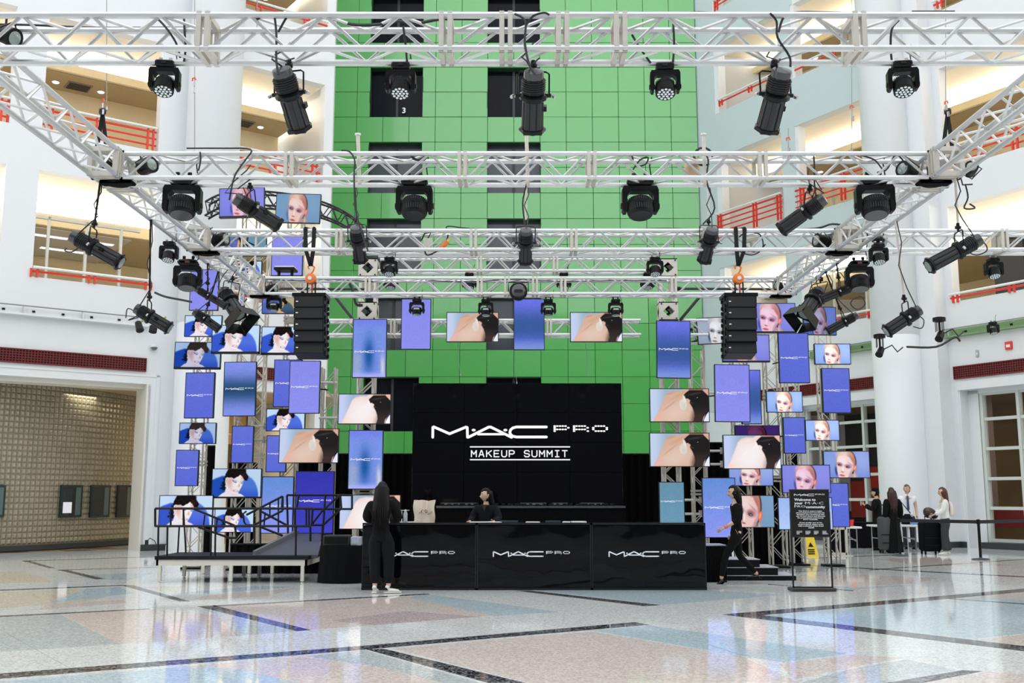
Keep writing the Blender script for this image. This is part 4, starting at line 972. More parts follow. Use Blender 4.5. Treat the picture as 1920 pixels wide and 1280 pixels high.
cable([(640,282),(655,284),(665,300),(664,330),(668,400),(690,470)], 11.6, 'dark cable falling from the second beam across the tower', grp=gc)
cable([(770,285),(775,298),(795,300),(802,288),(786,300),(770,292)], 11.7, 'coiled cable on the second beam above the left wash light', grp=gc)
cable([(985,255),(990,300),(988,340),(980,380),(985,425)], 11.8, 'cable falling from the second beam to the middle short spotlight', grp=gc)
cable([(1185,292),(1192,310),(1210,308),(1215,295),(1200,300),(1187,318)], 11.7, 'coiled cable on the second beam above the right wash light', grp=gc)
cable([(1318,285),(1328,300),(1325,340),(1340,390),(1318,420)], 11.8, 'cable falling from the second beam to the right short spotlight', grp=gc)
cable([(1525,284),(1527,310),(1527,340),(1530,370)], 11.7, 'cable pair falling to the slanted spotlight on the right', grp=gc)
cable([(1610,290),(1640,300),(1660,320),(1680,290),(1700,310)], 11.7, 'tangled cable at the right end of the second beam', grp=gc)
cable([(690,430),(760,427),(830,432),(840,424),(880,428),(960,430)], 15.3, 'black cable on top of the third beam, centre left', grp=gc)
cable([(1100,430),(1170,430),(1250,428),(1310,430)], 15.3, 'black cable on top of the third beam, centre right', grp=gc)
cable([(1400,430),(1460,431),(1530,428),(1560,420),(1590,424)], 15.3, 'thick black cable on top of the third beam near the right corner', .016, grp=gc)
cable([(795,460),(800,478),(820,470),(836,455),(840,440)], 15.3, 'looped cable below the third beam by the orange plug', .012, grp=gc)
cable([(1385,445),(1400,435),(1425,440),(1430,465),(1410,478),(1385,470),(1380,455)], 15.35, 'coiled cable in the third beam right of the strap', grp=gc)
cable([(500,524),(560,526),(620,524),(700,528)], 18.8, 'cable lying inside the fourth beam on the left', grp=gc)
cable([(800,526),(880,528),(960,524),(1050,527),(1150,526),(1250,526)], 18.8, 'cable lying inside the fourth beam across the centre', grp=gc)
cable([(655,530),(662,548),(668,570),(680,572)], 19.5, 'thick black cable hanging beside the upper cube of the left tower', .03, grp=gc)
cable([(290,548),(310,556),(340,562),(360,566)], 14.6, 'bundle of cables running from the left drop pole to the screens', .016, grp=gc)
cable([(1600,560),(1615,556),(1622,570),(1608,580),(1595,570),(1600,560)], 16.3, 'coiled cable hanging above the lower right spotlight', grp=gc)
cable([(1810,345),(1815,370),(1808,390),(1828,390),(1818,382)], 11.8, 'curly cable beside the far right drop pole', grp=gc)
cable([(1820,440),(1845,455),(1850,470),(1830,478),(1810,470)], 11.8, 'cable loop around the far right spotlight', .008, grp=gc)
cable([(1720,590),(1732,600),(1728,615),(1712,612)], 14.1, 'cable loop at the spotlight before the right column', .008, grp=gc)
cable([(236,596),(240,578),(258,590),(240,600),(262,594)], 14.1, 'cable loop at the spotlight beside the left column', .008, grp=gc)
cable([(125,465),(122,470),(135,472),(150,462)], 11.6, 'cable loop at the rear of the far left spotlight', .008, grp=gc)
cable([(1700,650),(1755,650),(1790,632),(1800,640)], 27.5, 'cable bundle bending from the right column to the ledge', .03, grp=gc)
gs = 'thin steel wires hanging through the atrium'
WIRE = mat('wire_steel', (.35,.35,.36), .4, .6)
for (x, y0, y1, Y, lab) in ((200,-40,208,11.7,'left corner of the second beam'), (365,-40,285,11.8,'left column side'), (482,-40,60,8.5,'left of the tower top'), (1597,-40,285,11.8,'left edge of the right column'), (1773,-40,208,11.7,'right corner of the second beam'), (1478,240,300,11.8,'right pale pier'), (523,380,520,21,'left hoist, leftmost'), (605,480,560,21,'left hoist, rightmost'), (858,640,705,20.6,'left shoulder screen'), (964,655,720,20.6,'centre upright screen'), (1098,645,705,20.6,'right shoulder screen')):
    p, q = at(x, y0, Y), at(x+(5 if y0 > 600 else 0), y1, Y); t = thing('steel_wire', 'thin steel wire near the '+lab, 'wire', q, gs); MB().cyl(p, q, .005, n=4).build('wire', WIRE, t)
    b = MB(); b.cyl(q+Vector((0,0,.01)), q+Vector((0,0,.05)), .012, n=6); b.build('shackle', STEEL, t)
REDT = mat('red_tag', (.75,.12,.08), .5)
for (x, y, Y, lab) in ((193,190,11.65,'above the left corner strap'), (364,150,11.75,'before the left column'), (1597,202,11.75,'left of the right column'), (1775,194,11.65,'above the right corner strap'), (1478,262,11.75,'before the pale pier')):
    c = at(x, y, Y); t = thing('red_hook', 'small red safety hook %s' % lab, 'hook', c); b = MB(); b.tube([c+Vector((.02,0,0)), c+Vector((.01,0,.03)), c+Vector((-.02,0,.02)), c+Vector((-.02,0,-.01))], .01, 5); b.build('hook', REDT, t)
    b = MB(); b.cyl(c+Vector((0,0,-.08)), c+Vector((0,0,-.02)), .01, n=6); b.cyl(c+Vector((.01,0,-.16)), c+Vector((.01,0,-.1)), .013, n=6); b.build('shackle', STEEL, t)
for (x, Y, nm) in ((192, 11.7, 'left'), (1777, 11.75, 'right')):
    c = at(x, 212, Y); t = thing('lifting_strap', 'black strap carrying the %s corner of the second beam' % nm, 'strap', c)
    for dx in (-.07, .06):
        q = Vector((c.x+dx, Y+.05, ZB+A_+.02)); b = MB(); b.prism([c+Vector((-.02,0,0)), c+Vector((.02,0,0)), q+Vector((.025,0,0)), q+Vector((-.025,0,0))], (0,.012,0)); b.build('strap_leg', STRAP, t, 0)
    b = MB(); b.rbox(tuple(c+Vector((0,0,.02))), (.08,.05,.08), .015); b.build('ring', DGREY, t)
for (x, y0, y1, Y, lab) in ((671,252,345,11.8,'left'), (987,252,350,11.8,'centre'), (1319,252,350,11.8,'right')):
    p, q = at(x, y0, Y), at(x+3, y1, Y); t = thing('rigging_pole', 'cream vertical rigging pole through the second beam, %s one' % lab, 'pole', q); b = MB(); b.cyl(q, p, .022, n=10); b.build('pole', ALUP, t); b = MB(); b.cyl(p-Vector((0,0,.01)), p+Vector((0,0,.01)), .035, n=10); b.build('cap', HANDR, t)
c = at(1316, 309, 12.1); t = thing('beige_lamp', 'round beige fixture with black ring behind the second beam', 'lamp', c); b = MB(); b.cyl(c+Vector((-.12,0,-.17)), c+Vector((-.12,0,.07)), .09, n=14); b.build('can', mat('tan_case', (.55,.38,.22), .5), t)
b = MB(); b.tube([c+Vector((.11*math.cos(a), -.1, .07+.11*math.sin(a))) for a in [i*math.pi/8 for i in range(17)]], .014, 5); b.build('cable_coil', CABLE, t)
c = at(802, 457, 15.35); t = thing('junction_box', 'pale rigging box inside the third beam left of the orange plug', 'box', c); b = MB(); b.rbox(tuple(c), (.14,.1,.16), .02); b.build('case', ALUP, t); b = MB(); b.tube([c+Vector((.0,0,.08)), c+Vector((.05,0,.18)), c+Vector((-.05,0,.16)), c+Vector((-.1,0,.05))], .012, 5); b.build('cable', CABLE, t)
c = at(833, 459, 15.3); t = thing('orange_plug', 'orange power plug dangling in the third beam', 'plug', c); b = MB(); b.cyl(c+Vector((-.05,0,-.05)), c+Vector((.05,0,.05)), .035, n=10); b.build('plug_body', ORANGE, t); b = MB(); b.cyl(c+Vector((.05,0,.05)), c+Vector((.07,0,.09)), .025, n=8); b.build('collar', mat('yel', (.8,.6,.2), .4), t)
c = at(1410, 452, 15.4); t = thing('junction_box', 'pale knotted adapter in the third beam right of the right strap', 'box', c); b = MB(); b.cyl(c+Vector((-.12,0,0)), c+Vector((.1,0,.04)), .04, n=8); b.cyl(c, c+Vector((.02,0,-.12)), .04, n=8); b.build('case', ALUP, t); b = MB(); b.tube([c+Vector((-.15,0,.0)), c+Vector((-.1,0,-.15)), c+Vector((.1,0,-.16)), c+Vector((.2,0,-.05))], .012, 5); b.build('cable', CABLE, t)
c = at(536, 506, 19.4); t = thing('equipment_box', 'flat black box with pale lid standing on the fourth beam at the left', 'box', c); b = MB(); b.rbox(tuple(c), (.4,.3,.05), .01); b.build('case', BLK, t); b = MB(); b.cbox(tuple(c+Vector((0,0,.04))), (.36,.28,.02)); b.build('lid', HANDR, t, 0)
b = MB()
for dx in (-.13,.12): b.cyl(c+Vector((dx,0,-.15)), c+Vector((dx,0,-.03)), .03, n=8)
b.build('foot', BLK, t)
# ================================================================ SCREEN PICTURES
def sstep(a, b, x): t = np.clip((x-a)/(b-a), 0, 1); return t*t*(3-2*t)
def ell(x, y, cx, cy, rx, ry, ang=0, soft=.04):
    ca, sa = math.cos(R(ang)), math.sin(R(ang)); dx, dy = x-cx, y-cy
    u = (dx*ca+dy*sa)/rx; v = (-dx*sa+dy*ca)/ry; return 1-sstep(1-soft, 1+soft, np.sqrt(u*u+v*v))
def inpoly(x, y, pts, soft=.012):
    # soft signed distance to a polygon
    d = np.full(x.shape, 1e9); ins = np.zeros(x.shape, bool); n = len(pts)
    for i in range(n):
        x0, y0 = pts[i]; x1, y1 = pts[(i+1) % n]; ex, ey = x1-x0, y1-y0
        t = np.clip(((x-x0)*ex+(y-y0)*ey)/(ex*ex+ey*ey+1e-9), 0, 1); d = np.minimum(d, np.hypot(x-x0-t*ex, y-y0-t*ey))
        c = ((y0 > y) != (y1 > y)) & (x < (x1-x0)*(y-y0)/(y1-y0+1e-12)+x0); ins ^= c
    return 1-sstep(-soft, soft, np.where(ins, -d, d))
def mixc(img, c, m):
    c = np.array(c); return img*(1-m[..., None])+(c if c.ndim > 1 else c[None, None, :])*m[..., None]
def vn(x, y, s, seed):
    r = np.random.RandomState(seed); g = r.rand(64, 64); xi = (x*s) % 63; yi = (y*s) % 63; x0 = xi.astype(int); y0 = yi.astype(int); fx = xi-x0; fy = yi-y0
    return g[y0, x0]*(1-fx)*(1-fy)+g[y0, x0+1]*fx*(1-fy)+g[y0+1, x0]*(1-fx)*fy+g[y0+1, x0+1]*fx*fy
def grid(w_, h_): v, u = np.meshgrid(np.linspace(0, 1, h_+1), np.linspace(0, 1, w_+1), indexing='ij'); return u, v
def pic_curly(u, v, tone=0):
    x = u*1.78; y = v
    def Z(*p): return [((X-45)/1265*1.78, (Y-15)/710) for X, Y in p]
    def E(X, Y, rx, ry, an=0, so=.6): return ell(x, y, (X-45)/1265*1.78, (Y-15)/710, rx/710, ry/710, an, so)
    img = np.zeros(x.shape+(3,))+np.array((.73,.83,.93)); img = mixc(img, (.66,.76,.95), sstep(.2,.6,x)*(1-sstep(.9,1.2,x))*.5)
    lb = inpoly(x, y, Z((-40,330),(120,255),(300,190),(480,200),(480,800),(-60,800)), .04); rb = ell(x, y, 1.20, .98, .50, .735, 0, .07)
    img = mixc(img, (.13,.30,.70), lb); img = mixc(img, (.30,.46,.82), rb); img = mixc(img, (.19,.32,.76), rb*sstep(.6,1,y)*.8)
    sk = (.93,.89,.90)
    nz = vn(x, y, 34, 1); nz2 = vn(x, y, 15, 5)
    tail = inpoly(x+(nz-.5)*.10, y+(nz2-.5)*.10, Z((380,190),(330,260),(330,330),(275,380),(290,440),(250,530),(290,560),(395,545),(420,440),(395,300)), .02)
    img = mixc(img, (.06,.10,.17), tail)
    img = mixc(img, (.90,.87,.90), inpoly(x, y, Z((170,760),(300,650),(375,610),(405,500),(430,400),(700,520),(740,640),(820,665),(940,760)), .02))
    face = inpoly(x, y, Z((385,245),(420,215),(600,200),(780,150),(850,240),(862,320),(840,400),(800,500),(745,600),(690,655),(620,650),(540,600),(480,530),(445,450),(400,440),(380,350)), .02)
    img = mixc(img, sk, face)
    img = mixc(img, (.88,.80,.86), E(640,690,110,30,12,.9)*.8)                                  # shade below the chin
    img = mixc(img, (.80,.58,.58), E(500,340,60,120,14,.9)*face*.75); img = mixc(img, (.86,.70,.66), E(520,470,50,110,-14,.95)*face*.6)
    img = mixc(img, (.74,.50,.40), E(425,300,18,60,6,.8)*.6); img = mixc(img, (.90,.62,.50), E(830,250,40,50,0,.9)*face*.7)
    for X, Y, an, w_ in ((650,355,14,42),(822,382,12,26)):
        img = mixc(img, (.62,.68,.80), E(X-15,Y-28,w_*1.5,34,an,.9)*face*.75); img = mixc(img, (.25,.30,.40), E(X,Y,w_*.75,10,an,.7)*.85)
    img = mixc(img, (.30,.22,.26), E(590,315,36,10,50,.7)*.85); img = mixc(img, (.28,.22,.24), E(840,345,22,8,-50,.7)*.8)
    img = mixc(img, (.70,.42,.36), E(752,440,12,42,-8,.8)*.7); img = mixc(img, (.86,.66,.60), E(715,450,26,30,0,.9)*.5); img = mixc(img, (.99,.98,.99), E(700,400,14,60,6,.9)*.8)
    img = mixc(img, (.66,.54,.56), E(665,578,64,26,6,.8)*.8); img = mixc(img, (.97,.95,.95), E(665,575,44,12,6,.8)); img = mixc(img, (.36,.32,.36), E(610,570,10,16,0,.7)*.7); img = mixc(img, (.40,.34,.38), E(718,578,9,14,0,.7)*.7)
    cap = inpoly(x+(nz-.5)*.045, y+(nz2-.5)*.045, Z((470,-60),(900,-60),(915,60),(945,140),(995,215),(950,315),(885,305),(850,230),(775,165),(740,190),(670,235),(600,270),(555,230),(440,232),(380,245),(355,215),(395,120)), .018)
    img = mixc(img, (.075,.065,.075), cap); img = mixc(img, (.24,.15,.11), cap*E(860,170,60,60,0,.9)*.6); img = mixc(img, (.15,.12,.12), cap*sstep(.45,.8,nz)*.5)
    img = mixc(img, (.95,.95,.97), E(400,455,14,26,0,.4))
    if tone == 0: img = mixc(img, (.33,.38,.88), np.maximum(lb, rb)*(1-np.maximum.reduce([cap, face, tail]))*.40*(1-inpoly(x, y, Z((170,760),(375,610),(430,400),(740,640),(940,760)), .02))); img = np.clip(img*1.04, 0, 1)
    if tone == 1: img = img*np.array((.96,.80,.55)); img = mixc(img, (.34,.42,.74), (1-inpoly(x, y, Z((560,900),(640,500),(760,100),(900,-60),(1400,-60),(1400,900)), .06))*.9)
    if tone == 2: img = img*np.array((.86,.88,.95)); img = mixc(img, (.30,.24,.23), cap*.5)
    return np.clip(img, 0, 1)
def pic_blonde(u, v, tone=0, cx=None, cy=None, sc=1.0):
    if sc != 1.0: u = (u-.32)/sc+.45; v = (v-.45)/sc+.5
    x = u*1.78; y = v
    def Z(*p): return [((X-920)/870*1.78, (Y-75)/500) for X, Y in p]
    img = np.zeros(x.shape+(3,))+np.array((.42,.50,.82)); img = mixc(img, (.62,.70,.92), ell(x, y, 1.50, .30, .55, .65, 0, .95)*.9); img = mixc(img, (.58,.67,.90), ell(x, y, .25, .35, .5, .6, 0, .95)*.8)
    img = mixc(img, (.14,.20,.42), ell(x, y, .47, .75, .05, .17, -5, .6)*.8)
    img = mixc(img, (.72,.62,.62), inpoly(x, y, Z((1380,640),(1430,470),(1500,430),(1560,560),(1570,640)), .025)); img = mixc(img, (.82,.76,.74), ell(x, y, 1.18, .95, .035, .12, 0, .6))
    hair = ell(x, y, .88, .42, .395, .52, 4, .03)
    img = mixc(img, (.16,.12,.16), hair); img = mixc(img, (.84,.66,.58), ell(x, y, .855, .42, .375, .49, 4, .10)); img = mixc(img, (.93,.84,.80), ell(x, y, .82, .12, .26, .14, 8, .9)); img = mixc(img, (.70,.42,.38), ell(x, y, 1.10, .34, .13, .30, -16, .8)*.7); img = mixc(img, (.95,.72,.62), ell(x, y, .66, .22, .14, .16, -20, .9)*.7)
    face = inpoly(x, y, Z((1163,290),(1175,200),(1220,150),(1320,140),(1420,190),(1480,300),(1490,400),(1460,480),(1400,550),(1330,620),(1240,640),(1190,560),(1165,450)), .03)
    img = mixc(img, (.95,.83,.82), face); img = mixc(img, (.97,.90,.90), ell(x, y, .73, .36, .18, .16, 10, .9)*face); img = mixc(img, (.76,.56,.62), ell(x, y, 1.05, .84, .055, .20, 28, .8)*face*.85); img = mixc(img, (.80,.62,.70), ell(x, y, 1.04, .55, .13, .08, 20, .8)*face*.6)
    img = mixc(img, (.70,.46,.40), ell(x, y, 1.02, .47, .15, .012, 38, .8)*.6)
    img = mixc(img, (.90,.50,.42), ell(x, y, 1.225, .64, .062, .115, 18, .25)); img = mixc(img, (.97,.70,.60), ell(x, y, 1.215, .63, .028, .07, 18, .5))
    for ex, ey, an in ((.605,.515,18),(.92,.60,14)):
        img = mixc(img, (.58,.36,.44), ell(x, y, ex+.01, ey-.02, .115, .07, an, .7)*.85); img = mixc(img, (.13,.10,.16), ell(x, y, ex, ey+.005, .060, .028, an, .5)); img = mixc(img, (.78,.82,.92), ell(x, y, ex+.02, ey+.012, .018, .012, an, .5))
    img = mixc(img, (.60,.38,.38), ell(x, y, .71, .79, .055, .020, 14, .6)); img = mixc(img, (1,.98,.98), ell(x, y, .735, .66, .022, .11, 4, .7)*.8)
    img = mixc(img, (.86,.44,.42), ell(x, y, .69, .925, .105, .042, 10, .5)*.9); img = mixc(img, (.62,.24,.26), ell(x, y, .69, .915, .09, .010, 10, .5))
    img = mixc(img, (.14,.14,.24), ell(x, y, 1.12, .82, .025, .05))
    if tone == 1: img = np.clip(img*np.array((1.06,1.10,1.06))+.05, 0, 1)
    if tone == 2: img = img*np.array((.98,.92,1.02)); img = mixc(img, (.50,.47,.86), np.where(img[..., 2] > img[..., 0]*1.22, .35, 0.))
    if tone == 3: img = mixc(img, (.46,.68,.80), np.where(img[..., 2] > img[..., 0]*1.16, .6, 0.)); img = img*np.array((.96,.93,.91))
    if tone == 4: g = img.mean(-1, keepdims=True); img = img*.25+g*.75*np.array((.95,1.0,1.04))
    if tone == 5: img = img*np.array((.40,.22,.45))
    if tone == 6: img = img*np.array((.68,.72,.86))
    return np.clip(img, 0, 1)
def pic_back(u, v, tone=0):
    x = u*1.78; y = v
    def Z(*p): return [((X-20)/1290*1.78, (Y-25)/720) for X, Y in p]
    def E(X, Y, rx, ry, an=0, so=.6): return ell(x, y, (X-20)/1290*1.78, (Y-25)/720, rx/720, ry/720, an, so)
    img = np.zeros(x.shape+(3,))+np.array((.76,.82,.93)); img = mixc(img, (.60,.70,.78), sstep(.1,.55,x)*.9)
    sk = inpoly(x, y, Z((50,800),(180,560),(280,330),(350,170),(430,95),(560,65),(700,70),(800,20),(1340,-40),(1340,800)), .03)
    img = mixc(img, (.84,.69,.61), sk); img = mixc(img, (.80,.58,.46), sk*E(470,110,120,26,-12,.9)*.7); img = mixc(img, (.82,.64,.52), sk*E(660,160,190,40,-30,.9)*.8)
    img = mixc(img, (.90,.80,.74), sk*E(560,560,330,190,-20,.95)*.8); img = mixc(img, (.74,.56,.48), sk*E(450,390,170,14,-38,.9)*.6); img = mixc(img, (.92,.72,.68), sk*E(180,680,150,60,-50,.9)*.8)
    img = mixc(img, (.42,.32,.28), sk*E(1010,700,90,260,10,.8)*.9)
    glove = inpoly(x, y, Z((762,155),(830,90),(890,45),(1180,45),(1300,165),(1330,180),(1330,430),(1245,570),(1185,650),(1150,800),(950,800),(995,640),(985,540),(950,440),(890,335),(905,275),(850,235),(808,240)), .014)
    img = mixc(img, (.135,.125,.13), glove); img = mixc(img, (.27,.22,.20), glove*sstep(.42,.9,y)*.75); img = mixc(img, (.24,.24,.25), glove*E(1000,130,160,20,-10,.9)*.8); img = mixc(img, (.30,.30,.32), glove*E(930,335,50,10,20,.8)*.7)
    img = mixc(img, (.86,.86,.86), E(1065,215,8,8)); img = mixc(img, (.60,.35,.22), inpoly(x, y, Z((850,10),(1210,10),(1190,45),(890,48)), .02)*.8)
    img = mixc(img, (.86,.66,.58), inpoly(x, y, Z((1200,10),(1340,10),(1340,165),(1290,140)), .02))
    img = mixc(img, (.10,.12,.20), inpoly(x, y, Z((1330,430),(1240,560),(1160,800),(1200,800),(1330,500)), .012)); img = mixc(img, (.90,.93,.98), inpoly(x, y, Z((1340,490),(1260,590),(1200,700),(1185,800),(1340,800)), .014))
    img = mixc(img, (.87,.84,.80), E(745,370,84,122,-4,.08)); img = mixc(img, (.92,.91,.89), E(775,240,26,80,-16,.6)); img = mixc(img, (.80,.77,.73), E(760,420,40,60,0,.9)*.4)
    if tone == 1: img = np.clip(img*np.array((1.0,.99,1.02))+.08*sk[..., None]*(1-glove[..., None]), 0, 1); img = mixc(img, (.97,.95,.96), sk*(1-glove)*ell(x, y, .78, .60, .60, .62, 0, .9)*.92)
    return np.clip(img, 0, 1)
def pic_blue(u, v, tone=0):
    w_ = 1+.02*np.sin((u-.5)**2*260+(v-.3)**2*500)
    cs = {0: ((.40,.45,.84),(.36,.42,.84)), 1: ((.54,.55,.92),(.56,.57,.94)), 2: None, 3: ((.40,.57,.67),(.43,.61,.71)), 4: ((.22,.22,.68),(.26,.27,.76)), 5: ((.40,.56,.84),(.56,.60,.96)), 6: None, 7: None, 8: ((.62,.72,.95),(.70,.80,.98))}
    if cs.get(tone): a, b = map(np.array, cs[tone]); img = a*(1-v[..., None])+b*v[..., None]
    elif tone == 2:   # dark band in the middle
        k = np.exp(-((v-.52)/.24)**2); img = np.array((.52,.58,.93))*(1-k[..., None])+np.array((.16,.30,.46))*k[..., None]
    elif tone == 6:   # light streaks
        k = np.exp(-((v-.62)/.3)**2)*np.exp(-((u-.48)/.16)**2); img = np.array((.48,.58,.90))*np.ones(u.shape+(1,)); img = mixc(img, (.12,.34,.62), k); img = mixc(img, (.82,.82,.84), np.exp(-((u-.9-.06*(v-.7))/.06)**2)*sstep(.5,.8,v)); img = mixc(img, (.62,.68,.78), np.exp(-((u-.12)/.15)**2)*sstep(.45,.7,v)*.8); img = mixc(img, (.68,.70,.98), sstep(.88,1,v)); img = mixc(img, (.45,.47,.94), (1-sstep(0,.2,v))*.6)
    elif tone == 7: k = sstep(0,.5,v)*(1-sstep(.6,1,v)); img = mixc(np.zeros(u.shape+(3,))+np.array((.42,.46,.90)), (.24,.36,.62), k); img = mixc(img, (.50,.62,.84), sstep(.75,1,v)*.8)
    return np.clip(img*w_[..., None], 0, 1)
PICM = bpy.data.materials.new('screen_picture'); PICM.use_nodes = True; _n = PICM.node_tree; _n.nodes.clear()
_a = _n.nodes.new('ShaderNodeVertexColor'); _a.layer_name = 'Col'; _e = _n.nodes.new('ShaderNodeEmission'); _o = _n.nodes.new('ShaderNodeOutputMaterial'); _n.links.new(_a.outputs[0], _e.inputs[0]); _n.links.new(_e.outputs[0], _o.inputs[0])
PICS = {}
def picture(kind, tone, **kw):
    key = (kind, tone)
    if key in PICS: return PICS[key]
    land = kind != 'blue'; W_, H2 = (128, 72) if land else (24, 40)
    u, v = grid(W_, H2); img = {'curly': pic_curly, 'blonde': pic_blonde, 'back': pic_back, 'blue': pic_blue}[kind](u, v, tone, **kw)
    l = np.where(img <= .04045, img/12.92, ((np.clip(img, 0, 1)+.055)/1.055)**2.4)
    co = np.stack([u-.5, np.zeros_like(u), .5-v], -1).reshape(-1, 3)
    idx = np.arange((W_+1)*(H2+1)).reshape(H2+1, W_+1); f = np.stack([idx[1:, :-1], idx[1:, 1:], idx[:-1, 1:], idx[:-1, :-1]], -1).reshape(-1, 4)
    me = bpy.data.meshes.new('picture_%s' % kind); me.from_pydata(co.tolist(), [], f.tolist())
    at_ = me.color_attributes.new('Col', 'FLOAT_COLOR', 'POINT'); at_.data.foreach_set('color', np.concatenate([l.reshape(-1, 3), np.ones(((W_+1)*(H2+1), 1))], 1).astype(np.float32).ravel())
    me.materials.append(PICM); PICS[key] = me; return me
# brand lettering: strokes on a 1.05-wide grid, traced as it stands on the screens (x right, z up)
def logo_mesh(m, wt=26, dep=.002, depth_out=True, name='lettering'):
    b = MB(); sc = 1/1595.0; X0, Y0 = 140, 240
    def P(x, y): return ((x-X0)*sc, 0, (Y0-y)*sc)
    r = wt/2*sc
    def stroke(pts, wd=None):
        rr = (wd/2*sc) if wd else r
        for i in range(len(pts)-1):
            a = Vector(P(*pts[i])); c = Vector(P(*pts[i+1])); d = (c-a).normalized(); n = Vector((-d.z, 0, d.x))*rr; k = -.0001*(i % 3)
            b.prism([a+n+Vector((0,k,0)), a-n+Vector((0,k,0)), c-n+Vector((0,k,0)), c+n+Vector((0,k,0))], (0,-dep,0))
        for i, p in enumerate(pts): p = Vector(P(*p)); b.prism([p+Vector((math.cos(t*math.pi/5)*rr, 0, math.sin(t*math.pi/5)*rr)) for t in range(10)], (0,-dep*1.05,0))
    stroke([(152,285),(152,196),(160,192),(303,254),(450,194),(462,198),(465,285),(475,284),(655,194),(675,194),(862,286)])
    stroke([(560,258),(790,258)], 20)
    stroke([(1175,193),(905,193),(872,202),(852,220),(846,240),(852,260),(872,276),(905,283),(1175,283)])
    def dot(x, y, rx, ry):
        p = Vector(P(x, y)); b.prism([p+Vector((math.cos(t*math.pi/4)*rx*sc, 0, math.sin(t*math.pi/4)*ry*sc)) for t in range(8)], (0,-dep,0))
    dot(520,221,19,12); dot(806,221,19,12)
    L_ = [(x,185) for x in (1250,1273,1298,1323,1348)]+[(x,215) for x in (1250,1273,1298,1323,1348)]+[(1250,200),(1250,230),(1373,200)]
    L_ += [(x,185) for x in (1425,1447,1472,1497,1522)]+[(x,215) for x in (1425,1447,1472,1497,1522)]+[(1425,200),(1425,230),(1547,200),(1549,230)]
    L_ += [(x,y) for y in (185,230) for x in (1620,1645,1670,1695)]+[(1598,200),(1598,215),(1720,200),(1720,215)]
    for x, y in L_: dot(x, y, 12.5, 8)
    return b.mesh(name, m, 0)
LOGO_E = logo_mesh(emat('screen_white', (1,1,1), 1.0), 24)
LOGO_V = logo_mesh(mat('white_vinyl', (0,0,0)), 24)
BEZ = mat('bezel_black', (.012,.012,.013), .35)
def monitor(l, t_, r, b_, Y, kind, tone, label, roll=0, bot=0.0, logo=None, yaw=0, group='wall-mounted screens of the stage towers', pole=None, **kw):
    Yf = Y; c = at((l+r)/2, (t_+b_)/2, Yf); w_ = (r-l)/ppm(Yf, c.z); z1 = at((l+r)/2, t_, Yf).z; z0 = at((l+r)/2, b_, Yf).z; h = z1-z0; c.z = (z0+z1)/2
    t = thing('display_screen', label, 'screen', c, group); t.rotation_euler = (0, R(roll), R(yaw))
    bz = .014; d = .07
    b = MB(); b.rbox((0, d/2, 0), (w_, d, h), .008); body = b.build('casing', BEZ, t, 20, world=False)
    b = MB()
    ox, oz = w_/2, h/2
    for (x0, x1, zz0, zz1) in ((-ox,ox,oz-bz,oz),(-ox,ox,-oz,-oz+bz+bot),(-ox,-ox+bz,-oz,oz),(ox-bz,ox,-oz,oz)): b.box((x0,-.008,zz0),(x1,0,zz1))
    b.build('bezel', BEZ, t, 0, world=False)
    pic = link('picture', picture(kind, tone, **kw), t); pic.location = (0, -.003, bot/2); pic.scale = (w_-2*bz, 1, h-2*bz-bot)
    if logo is None: logo = kind == 'blue'
    if logo:
        o = link('lettering', LOGO_E, t); s_ = (w_-2*bz)*.90; lz = logo if isinstance(logo, float) else 0.0; o.scale = (s_, s_, s_); o.location = (-s_*.5, -.006, lz*h)
    b = MB(); b.box((-w_*.2, d, -h*.2), (w_*.2, d+.04, h*.2)); b.box((-.04, d+.04, -h*.3), (.04, d+.10, h*.3)); b.box((-w_*.3, d+.04, -.02), (w_*.3, d+.08, .02)); b.build('wall_bracket', BLK2, t, 0, world=False)
    zc = c.z; best = min(POSTS, key=lambda p: abs(p[0]-c.x)+.6*abs(p[1]-c.y)+3*max(0, zc-p[2]))
    if abs(c.z-(z6+.15)) < .35 and -2.6 < c.x < 2.2: q = Vector((0, (YR+.3)-c.y, z6+.15-c.z))
    else: q = Vector((best[0]-c.x, best[1]-.15-c.y, max(-h*.45, min(0, best[2]-.1-zc))))
    b = MB(); b.tube([(0, d+.09, 0), (0, d+.09, q.z), (q.x, q.y, q.z)], .016, 6); b.build('mount_arm', BLK2, t, world=False)
    return t
L_ = 'in the left screen cluster'
Rr = 'in the right screen cluster'
